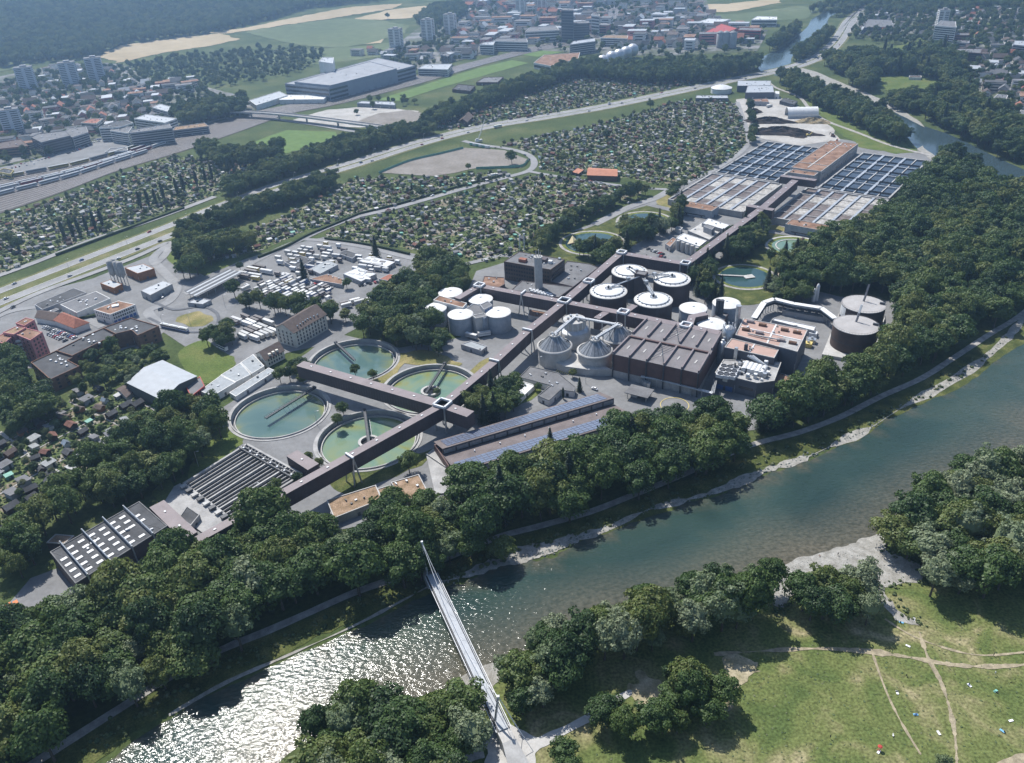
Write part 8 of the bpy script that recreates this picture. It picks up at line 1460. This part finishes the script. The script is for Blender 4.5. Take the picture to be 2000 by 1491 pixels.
def _visible(x, y):
    d = np.array([x, y, 10.0 - CAM_H]); z = d @ _F; u = 1000 + FPX * (d @ _R) / z; v = 745.5 - FPX * (d @ _U) / z
    return z > 0 and -40 < u < 2040 and -20 < v < 1520
for i in _order:
    kd, x, y, s, lab, grp, plc = TREES[i]; vis = _visible(x, y)
    if vis and (_cnt.get(kd, 0) < 298 or grp is None):
        _cnt[kd] = _cnt.get(kd, 0) + 1; v = (i * 7) % NVAR[kd]; rz = (i * 2.39996) % 6.283
        t = thing(NAME[kd], lab, 'tree', (x, y, float(hgt(x, y))), rz, grp); t.scale = s; put('crown', CROWN[kd, v], t); put('trunk', TRUNK[kd, v], t)
    else: _rest.setdefault((kd, plc), []).append((x, y, s))
for q, ((kd, lab), L) in enumerate(_rest.items()):
    P = np.array([(x, y, float(hgt(x, y))) for x, y, s in L]); scatter('woodland', lab.replace('tree', 'trees', 1).replace('willow', 'willows', 1).replace('spruce', 'spruces', 1).replace('poplar', 'poplars', 1) + ', farther ones', 'woodland', kd, P, [s for x, y, s in L], q)
# masses too far off to count
FAR_WOOD = [([(-150, 200), (0, 128), (60, 118), (180, 108), (260, 78), (340, 70), (430, 58), (560, 25), (600, 12), (760, -5), (820, -40), (-200, -40)], 13.0, (0.9, 1.3), 'dense forest on the hill above the fields'),
            ([(810, 40), (840, 15), (900, 5), (915, 25), (880, 40), (840, 55)], 13, (0.9, 1.2), 'dark wood on the knoll beyond the fields'),
            ([(1580, 20), (1640, 0), (1760, -30), (2050, -40), (2050, 20), (1900, 15), (1780, 30), (1720, 20), (1640, 30)], 14, (0.8, 1.2), 'trees among the far hillside houses'),
            ([(240, 125), (330, 108), (420, 100), (500, 90), (600, 92), (640, 100), (600, 130), (540, 150), (420, 165), (330, 165), (270, 145)], 20, (0.45, .85), 'scattered orchard trees on the slope below the fields'),
            ([(-60, 340), (0, 320), (100, 295), (250, 255), (330, 235), (430, 200), (400, 165), (290, 150), (240, 130), (120, 130), (0, 160), (-60, 180)], 21, (0.5, .9), 'trees between the houses of the left suburb'),
            ([(800, 140), (900, 115), (1000, 90), (1160, 100), (1300, 110), (1480, 95), (1500, 55), (1400, 40), (1340, -20), (940, -20), (900, 20), (820, 70)], 30, (0.5, .9), 'trees between the buildings of the far city'),
            ([(1650, 70), (1720, 80), (1800, 90), (1870, 130), (1930, 190), (1990, 240), (2060, 320), (2100, 120), (2060, -20), (1700, 0)], 17, (0.5, .95), 'trees between the houses on the right hillside'),
            ([(800, 130), (860, 95), (900, 80), (820, 80), (740, 100), (760, 120)], 20, (0.5, .8), 'trees around the white tower blocks')]
for q, (px, sp, sz, lab) in enumerate(FAR_WOOD):
    a = np.array(px, float); poly = Gt(a[:, 0], np.maximum(a[:, 1], -45), 6.0); P = sample(poly, sp, 700 + q); rg = np.random.default_rng(q + 77); z = hgt(P[:, 0], P[:, 1])
    scatter('forest' if q < 2 else 'distant_trees', lab, 'forest' if q < 2 else 'trees', 'broad', np.c_[P, z - 0.5], rg.uniform(sz[0], sz[1], len(P)), q)
# ------------------------------------------------------------------ sheds and planting of the gardens (needs the scatter tools)
LIB['fruit'] = bpy.data.collections.new('library_fruit'); NVAR['fruit'] = 3
for i in range(3): me = CROWN['broad', i].copy(); me.materials[0] = MATS['leaves_bush']; LIB['fruit'].objects.link(bpy.data.objects.new('fruit_%d' % i, me))
LIB['house'] = bpy.data.collections.new('library_house'); NVAR['house'] = 8
for i in range(8):
    a, r, w, d, e = house_mesh('gable' if i < 5 else 'flat', HWALL[i % 4], (HROOF + ['bitumen'])[i]); bm = bmesh.new(); bm.from_mesh(a); n0 = len(bm.faces); bm.from_mesh(r); bm.faces.ensure_lookup_table()
    for f in bm.faces[n0:]: f.material_index = 1
    me = bpy.data.meshes.new('house'); bm.to_mesh(me); bm.free(); me.materials.append(MATS[HWALL[i % 4]]); me.materials.append(MATS[(HROOF + ['bitumen'])[i]]); LIB['house'].objects.link(bpy.data.objects.new('house_%d' % i, me))
for q, (px, sp, lb, sz) in enumerate((([(0, 300), (120, 275), (330, 232), (320, 185), (240, 150), (220, 128), (120, 130), (0, 168)], 31, 'further houses of the left suburb', (.7, 1.1)), ([(860, 128), (1000, 92), (1160, 75), (1200, 45), (1130, 15), (940, 20), (890, 60)], 36, 'further blocks of the far city left of the tracks', (.9, 1.7)), ([(1205, 100), (1300, 100), (1470, 85), (1480, 62), (1400, 45), (1350, -5), (1215, -5)], 36, 'further blocks of the far city right of the tracks', (.9, 1.7)), ([(1660, 60), (1800, 78), (1850, 100), (1890, 150), (1990, 245), (2040, 290), (2050, 60), (1950, -5), (1740, 5)], 30, 'further houses on the right hillside', (.7, 1.1)), ([(900, 22), (1340, 8), (1330, -40), (900, -40)], 55, 'last roofs of the far city at the upper edge', (1.2, 2.2)), ([(1640, 20), (1720, 40), (1760, 10), (1700, 0)], 34, 'roofs beyond the motorway bend', (.7, 1.1)))):
    a = np.array(px, float); poly = Gt(a[:, 0], a[:, 1]); P = sample(poly, sp, 500 + q); rg = np.random.default_rng(q); o = scatter('distant_houses', lb, 'houses', 'house', np.c_[P, hgt(P[:, 0], P[:, 1])], np.stack([rg.uniform(*sz, len(P)) * rg.uniform(.9, 1.6, len(P)), rg.uniform(*sz, len(P)), rg.uniform(*sz, len(P))], -1), q); o.data.attributes['rot'].data.foreach_set('vector', np.stack([np.zeros(len(P)), np.zeros(len(P)), (.35 if q == 0 else -.35) + rg.choice([0, 1.5708], len(P)) + rg.normal(0, .1, len(P))], -1).astype(np.float32).ravel())
P = sample(GP([(240, 130), (330, 112), (430, 100), (600, 92), (640, 100), (600, 135), (480, 160), (330, 170)]), 11, 9); rg = np.random.default_rng(3); P = P[rg.random(len(P)) < .55]; scatter('slope_shrubs', 'shrubs and hedges on the orchard slope', 'shrubs', 'bush', np.c_[P, hgt(P[:, 0], P[:, 1])], rg.uniform(1, 4, len(P)), 4)
LIB['hut'] = bpy.data.collections.new('library_hut'); NVAR['hut'] = NVAR_HUT
for i, h_ in enumerate(HUTS):
    a, r, dr = HUTD[i][:3]; n1, n2 = len(a.v), len(a.v) + len(r.v); me = mesh_data('hut', a.v + r.v + dr.v, a.f + [tuple(q + n1 for q in f) for f in r.f] + [tuple(q + n2 for q in f) for f in dr.f], [h_[3], h_[4], 'steel_dark'], [0] * len(a.f) + [1] * len(r.f) + [2] * len(dr.f)); LIB['hut'].objects.link(bpy.data.objects.new('hut_%d' % i, me))
for k_ in ('garden_path', 'road'): pass
PLACE = {'a1': 'between railway and motorway', 'a2': 'below the dirt pitch', 'a3': 'above the trailer yard', 'a4': 'in the large upper gardens', 'a5': 'beyond the motorway', 'a6': 'in the near plots at the left edge'}
SPC = {'a1': 13.5, 'a2': 12.5, 'a3': 12.5, 'a4': 13.0, 'a5': 14.0, 'a6': 12.5}; ANG = {'a1': .75, 'a2': .45, 'a3': .5, 'a4': .9, 'a5': .5, 'a6': .95}
_all = []
for q, k in enumerate(ALLOT):
    poly = GP(ALLOT[k]); P = sample(poly, SPC[k], 40 + q); rg = np.random.default_rng(60 + q)
    for x, y in P: _all.append((math.hypot(x, y), float(x), float(y), k, int(rg.choice(NVAR_HUT, p=[.24, .18, .13, .07, .06, .05, .22, .05])), float(ANG[k] + rg.choice([0, 1.5708]) + rg.normal(0, .12)), float(rg.uniform(.75, 1.25) * (1.35 if k == 'a6' else 1))))
    B_ = sample(poly, {'a6': 2.6}.get(k, 3.1), 80 + q); rg = np.random.default_rng(90 + q); B_ = B_[rg.random(len(B_)) < .78]; s = rg.lognormal(0, .45, len(B_)) * .72
    scatter('garden_shrubs', 'shrubs and vegetable rows of the allotments ' + PLACE[k], 'shrubs', 'bush', np.c_[B_, np.full(len(B_), .1)], s, q)
    T_ = sample(poly, {'a6': 11}.get(k, 14), 180 + q); s = rg.uniform(.16, .4, len(T_)); scatter('fruit_trees', 'small fruit trees of the allotments ' + PLACE[k], 'fruit trees', 'fruit', np.c_[T_, np.full(len(T_), .05)], s, 30 + q)
    d = np.array([math.cos(ANG[k]), math.sin(ANG[k])]); nn = np.array([-d[1], d[0]]); U = poly @ np.stack([d, nn], -1); lo, hi = U.min(0), U.max(0); m_ = MB()
    for ax, st in ((0, 24.0), (1, 46.0)):                       # narrow paths between the plots
        for v in np.arange(lo[1 - ax] + 9, hi[1 - ax], st):
            for u in np.arange(lo[ax], hi[ax], 7.0):
                a = d * u + nn * v if ax == 0 else d * v + nn * u; b = a + (d if ax == 0 else nn) * 7.0
                if inpoly(poly, np.array([a[0], b[0]]), np.array([a[1], b[1]])).all(): w = (nn if ax == 0 else d) * .55; m_.add([(*(a - w), .42), (*(b - w), .42), (*(b + w), .42), (*(a + w), .42)], [(0, 1, 2, 3) if ax == 0 else (3, 2, 1, 0)])
    m_.build('garden_paths', 'gravel_path')['kind'] = 'structure'
_all.sort(); _far = {}
for i, (d, x, y, k, v, rz, s) in enumerate(_all):
    if i < 300: t = thing('garden_shed', 'small garden shed with %s %s' % (HUTS[v][6], PLACE[k]), 'shed', (x, y, .2), rz, 'garden sheds with %s %s' % (HUTS[v][6], PLACE[k])); t.scale = (s, s, s); put('wall', HUTD[v][3], t); put('roof', HUTD[v][4], t); put('door', HUTD[v][5], t)
    else: _far.setdefault(k, []).append((x, y, v, rz, s))
for k, L in _far.items():
    o = scatter('distant_sheds', 'distant garden sheds ' + PLACE[k], 'sheds', 'hut', [(a[0], a[1], .2) for a in L], [a[4] for a in L], 3); me = o.data
    me.attributes['pick'].data.foreach_set('value', np.array([a[2] for a in L], np.int32)); me.attributes['rot'].data.foreach_set('vector', np.array([(0, 0, a[3]) for a in L], np.float32).ravel())
# reeds, bank shrubs and stones
def scatter_line(name, label, cat, kd, px, n, w, sz, seed, off=0.0):
    c = offset_line(line(px, 10), off); rg = np.random.default_rng(seed); i = rg.uniform(0, len(c) - 1.01, n); j = i.astype(int); P = c[j] + (c[j + 1] - c[j]) * (i - j)[:, None] + rg.normal(0, w, (n, 2)); k = ~inpoly(RIVER, P[:, 0], P[:, 1]); P = P[k]; return scatter(name, label, cat, kd, np.c_[P, np.full(len(P), .2)], rg.uniform(*sz, len(P)), seed)
scatter_line('bank_shrubs', 'low shrubs on the grassy bank below the riverside path', 'shrubs', 'bush', [(a + 22, b + 24) for a, b in RPATH[1:-1]], 420, 2.6, (.35, 1.2), 11)
mat('rock', (.22, .24, .22), .95, .2, .8); LIB['rock'] = bpy.data.collections.new('library_rock'); NVAR['rock'] = 3
for i in range(3):
    rg = np.random.default_rng(i); m_ = MB(); m_.lathe([(.05, -.3), (.5, -.1), (.62, .2), (.4, .5), (.03, .62)], 7); v = np.array(m_.v) * rg.uniform(.75, 1.25, (len(m_.v), 3)); LIB['rock'].objects.link(bpy.data.objects.new('rock_%d' % i, mesh_data('rock', v, m_.f, 'rock')))
scatter_line('bank_rocks', 'pale boulders along the far water line', 'rocks', 'rock', _bank_w[:-2], 620, 1.3, (.25, .95), 12)
P = sample(GP([(1400, 1290), (1720, 1200), (2000, 1190), (2050, 1500), (1100, 1500), (1250, 1400)]), 2.6, 77); rg = np.random.default_rng(7); P = P[rg.random(len(P)) < .35]; scatter('grass_tufts', 'darker grass tufts over the meadow', 'grass', 'bush', np.c_[P, np.full(len(P), .2)], np.stack([rg.uniform(.15, .5, len(P)), rg.uniform(.15, .5, len(P)), rg.uniform(.05, .16, len(P))], -1), 5)
scatter_line('beach_shrubs', 'low green growth along the edge of the gravel beach', 'shrubs', 'bush', [(1520, 1195), (1560, 1170), (1600, 1140), (1700, 1145), (1725, 1165), (1795, 1222), (1740, 1150), (1810, 1135), (1800, 1110), (1735, 1075)], 240, 1.6, (.2, .8), 21); scatter_line('shore_stones', 'stones scattered on the near gravel shore', 'rocks', 'rock', [(1530, 1120), (1600, 1105), (1700, 1075), (1750, 1110), (1650, 1115)], 260, 4, (.15, .5), 22)
# ------------------------------------------------------------------ people on the meadow
SK = {'cloth_blue': (.07, .12, .25), 'cloth_white': (.65, .65, .65), 'cloth_dark': (.03, .03, .035), 'cloth_red': (.40, .06, .05)}
mat('skin', (.42, .26, .18), .7, .05, 2)
def person_mesh(joints, edges, radii, cols):
    me = bpy.data.meshes.new('body'); me.from_pydata(joints, edges, []); o = bpy.data.objects.new('body', me); md = o.modifiers.new('skin', 'SKIN'); sv = me.skin_vertices[0].data if me.skin_vertices else None
    if sv is None:
        bm = bmesh.new(); bm.from_mesh(me); bm.verts.layers.skin.verify(); bm.to_mesh(me); bm.free(); sv = me.skin_vertices[0].data
    for i, r in enumerate(radii): sv[i].radius = (r, r); sv[i].use_root = (i == 0)
    o.modifiers.new('sub', 'SUBSURF').levels = 1; o.modifiers['sub'].render_levels = 1
    me.materials.append(MATS[cols]); return o
STAND = [(0, 0, .95), (0, 0, 1.2), (0, 0, 1.42), (0, 0, 1.52), (0, .02, 1.66), (.17, 0, 1.4), (.26, .02, 1.12), (.28, .1, .88), (-.17, 0, 1.4), (-.26, .02, 1.12), (-.3, .08, .88), (.1, 0, .9), (.12, .04, .5), (.13, -.02, .06), (.13, .14, .04), (-.1, 0, .9), (-.12, -.06, .5), (-.13, -.14, .08), (-.13, 0, .04)]
EDG = [(0, 1), (1, 2), (2, 3), (3, 4), (2, 5), (5, 6), (6, 7), (2, 8), (8, 9), (9, 10), (0, 11), (11, 12), (12, 13), (13, 14), (0, 15), (15, 16), (16, 17), (17, 18)]
RAD = [.15, .14, .15, .06, .11, .07, .05, .04, .07, .05, .04, .1, .07, .05, .04, .1, .07, .05, .04]
LIE = [(x, z - .95, .16 + y * .4) for x, y, z in STAND]
SIT = [(0, 0, .15), (0, -.1, .4), (0, -.14, .62), (0, -.13, .72), (0, -.1, .86), (.17, -.14, .6), (.25, -.25, .35), (.25, -.35, .1), (-.17, -.14, .6), (-.25, .05, .4), (-.22, .25, .35), (.1, .05, .13), (.14, .42, .4), (.14, .72, .08), (.14, .86, .06), (-.1, .05, .13), (-.13, .45, .3), (-.13, .8, .08), (-.13, .94, .06)]
PEOPLE = [(1621, 1443, STAND, 'cloth_dark', 'person in a white top standing on the mown meadow', 'cloth_white'), (1752, 1352, LIE, 'cloth_dark', 'person lying on a white towel beside the narrow trail', 'skin'), (1770, 1322, SIT, 'cloth_dark', 'person in dark clothes sitting near the trail fork', 'skin'), (1788, 1397, LIE, 'cloth_blue', 'person lying on a blue mat in the dry grass', 'skin'), (1833, 1432, None, 'x', 'x', ''), (1892, 1339, SIT, 'cloth_blue', 'person in blue sitting on a towel beyond the wide trail', 'skin'), (1946, 1354, LIE, 'cloth_dark', 'person lying near the right edge with a blue towel', 'skin'), (1961, 1432, SIT, 'cloth_dark', 'person in dark clothes with a blue mat at the right', 'skin'), (1717, 1468, SIT, 'cloth_red', 'person under a red umbrella low in the meadow', 'skin'), (1744, 1438, LIE, 'cloth_white', 'person lying in white clothes above the red umbrella', 'skin'), (1940, 1282, STAND, 'cloth_dark', 'person in black walking on the upper trail', 'skin'), (1758, 1218, SIT, 'cloth_dark', 'person sitting by the bare patch near the trees', 'skin'), (1943, 1318, STAND, 'cloth_white', 'person in white standing below the upper trail', 'skin'), (1636, 1086, STAND, 'cloth_dark', 'bather standing on the gravel beach', 'skin'), (1600, 1088, SIT, 'skin', 'bather sitting at the water edge of the beach', 'skin')]
TOWEL = [(1752, 1354, 'white'), (1788, 1397, 'blue'), (1833, 1433, 'white'), (1974, 1409, 'white'), (1893, 1340, 'white'), (1944, 1351, 'green'), (1957, 1429, 'blue'), (1716, 1470, 'white'), (1773, 1263, 'white'), (1785, 1211, 'white'), (1760, 1217, 'blue')]
mat('towel_white', (.72, .72, .72), .9, .05, 2); mat('towel_blue', (.18, .40, .58), .9, .05, 2); mat('towel_green', (.20, .45, .38), .9, .05, 2)
for n_ in SK: mat(n_, SK[n_], .9, .05, 2)
for k, (a, b, ps, cl, lb, hc) in enumerate(PEOPLE):
    if ps is None: continue
    x, y = G(a, b); t = thing('person', lb, 'person', (x, y, .45), k * 1.7); o = person_mesh(ps, EDG, RAD, cl); COL.objects.link(o); o.parent = t
    hd = Vector(ps[4]); MB().lathe([(.02, -.14), (.09, -.08), (.11, .02), (.08, .1), (.02, .13)], 10).build('head', 'skin', t, tuple(hd + Vector((0, 0, .04)))); MB().lathe([(.115, 0), (.1, .09), (.02, .145)], 10).build('hair', 'wood_dark', t, tuple(hd + Vector((0, -.01, .05))))
for k, (a, b, c) in enumerate(TOWEL): x, y = G(a, b); o = MB().box((0, 0, 0), (1.8, .85, .04)).build('beach_towel', 'towel_' + c, None, (x, y, .42), k * 1.7 + 1.4); tag(o, '%s towel on the meadow, %s' % (c, ('beside the narrow trail', 'in the dry grass', 'between the two trails, empty', 'near the right edge, empty', 'beyond the wide trail', 'under the person near the edge', 'beside the person in dark clothes', 'under the red umbrella', 'below the willow clump, empty', 'on the bare patch by the trees', 'next to the bare patch')[k]), 'towel')
x, y = G(1717, 1466); t = thing('sun_umbrella', 'small red sun umbrella low in the meadow', 'umbrella', (x, y, .4)); MB().lathe([(.85, 1.8), (.5, 2.05), (.03, 2.15)], 10).build('canopy', 'cloth_red', t); MB().tube((0, 0, 0), (0, 0, 2.1), .03, n=6).build('pole', 'steel', t)
# ------------------------------------------------------------------ haze
_hm = bpy.data.materials.new('haze'); _hm.use_nodes = True; nt = _hm.node_tree; nt.nodes.remove(nt.nodes['Principled BSDF']); pv = nt.nodes.new('ShaderNodeVolumePrincipled'); pv.inputs['Color'].default_value = (.44, .68, 1.0, 1); pv.inputs['Density'].default_value = 0.00017; pv.inputs['Anisotropy'].default_value = .65; nt.links.new(pv.outputs[0], nt.nodes['Material Output'].inputs['Volume'])
hz = MB().box((0, 9000, 143), (39000, 25800, 300)).build('haze', _hm); hz['kind'] = 'stuff'
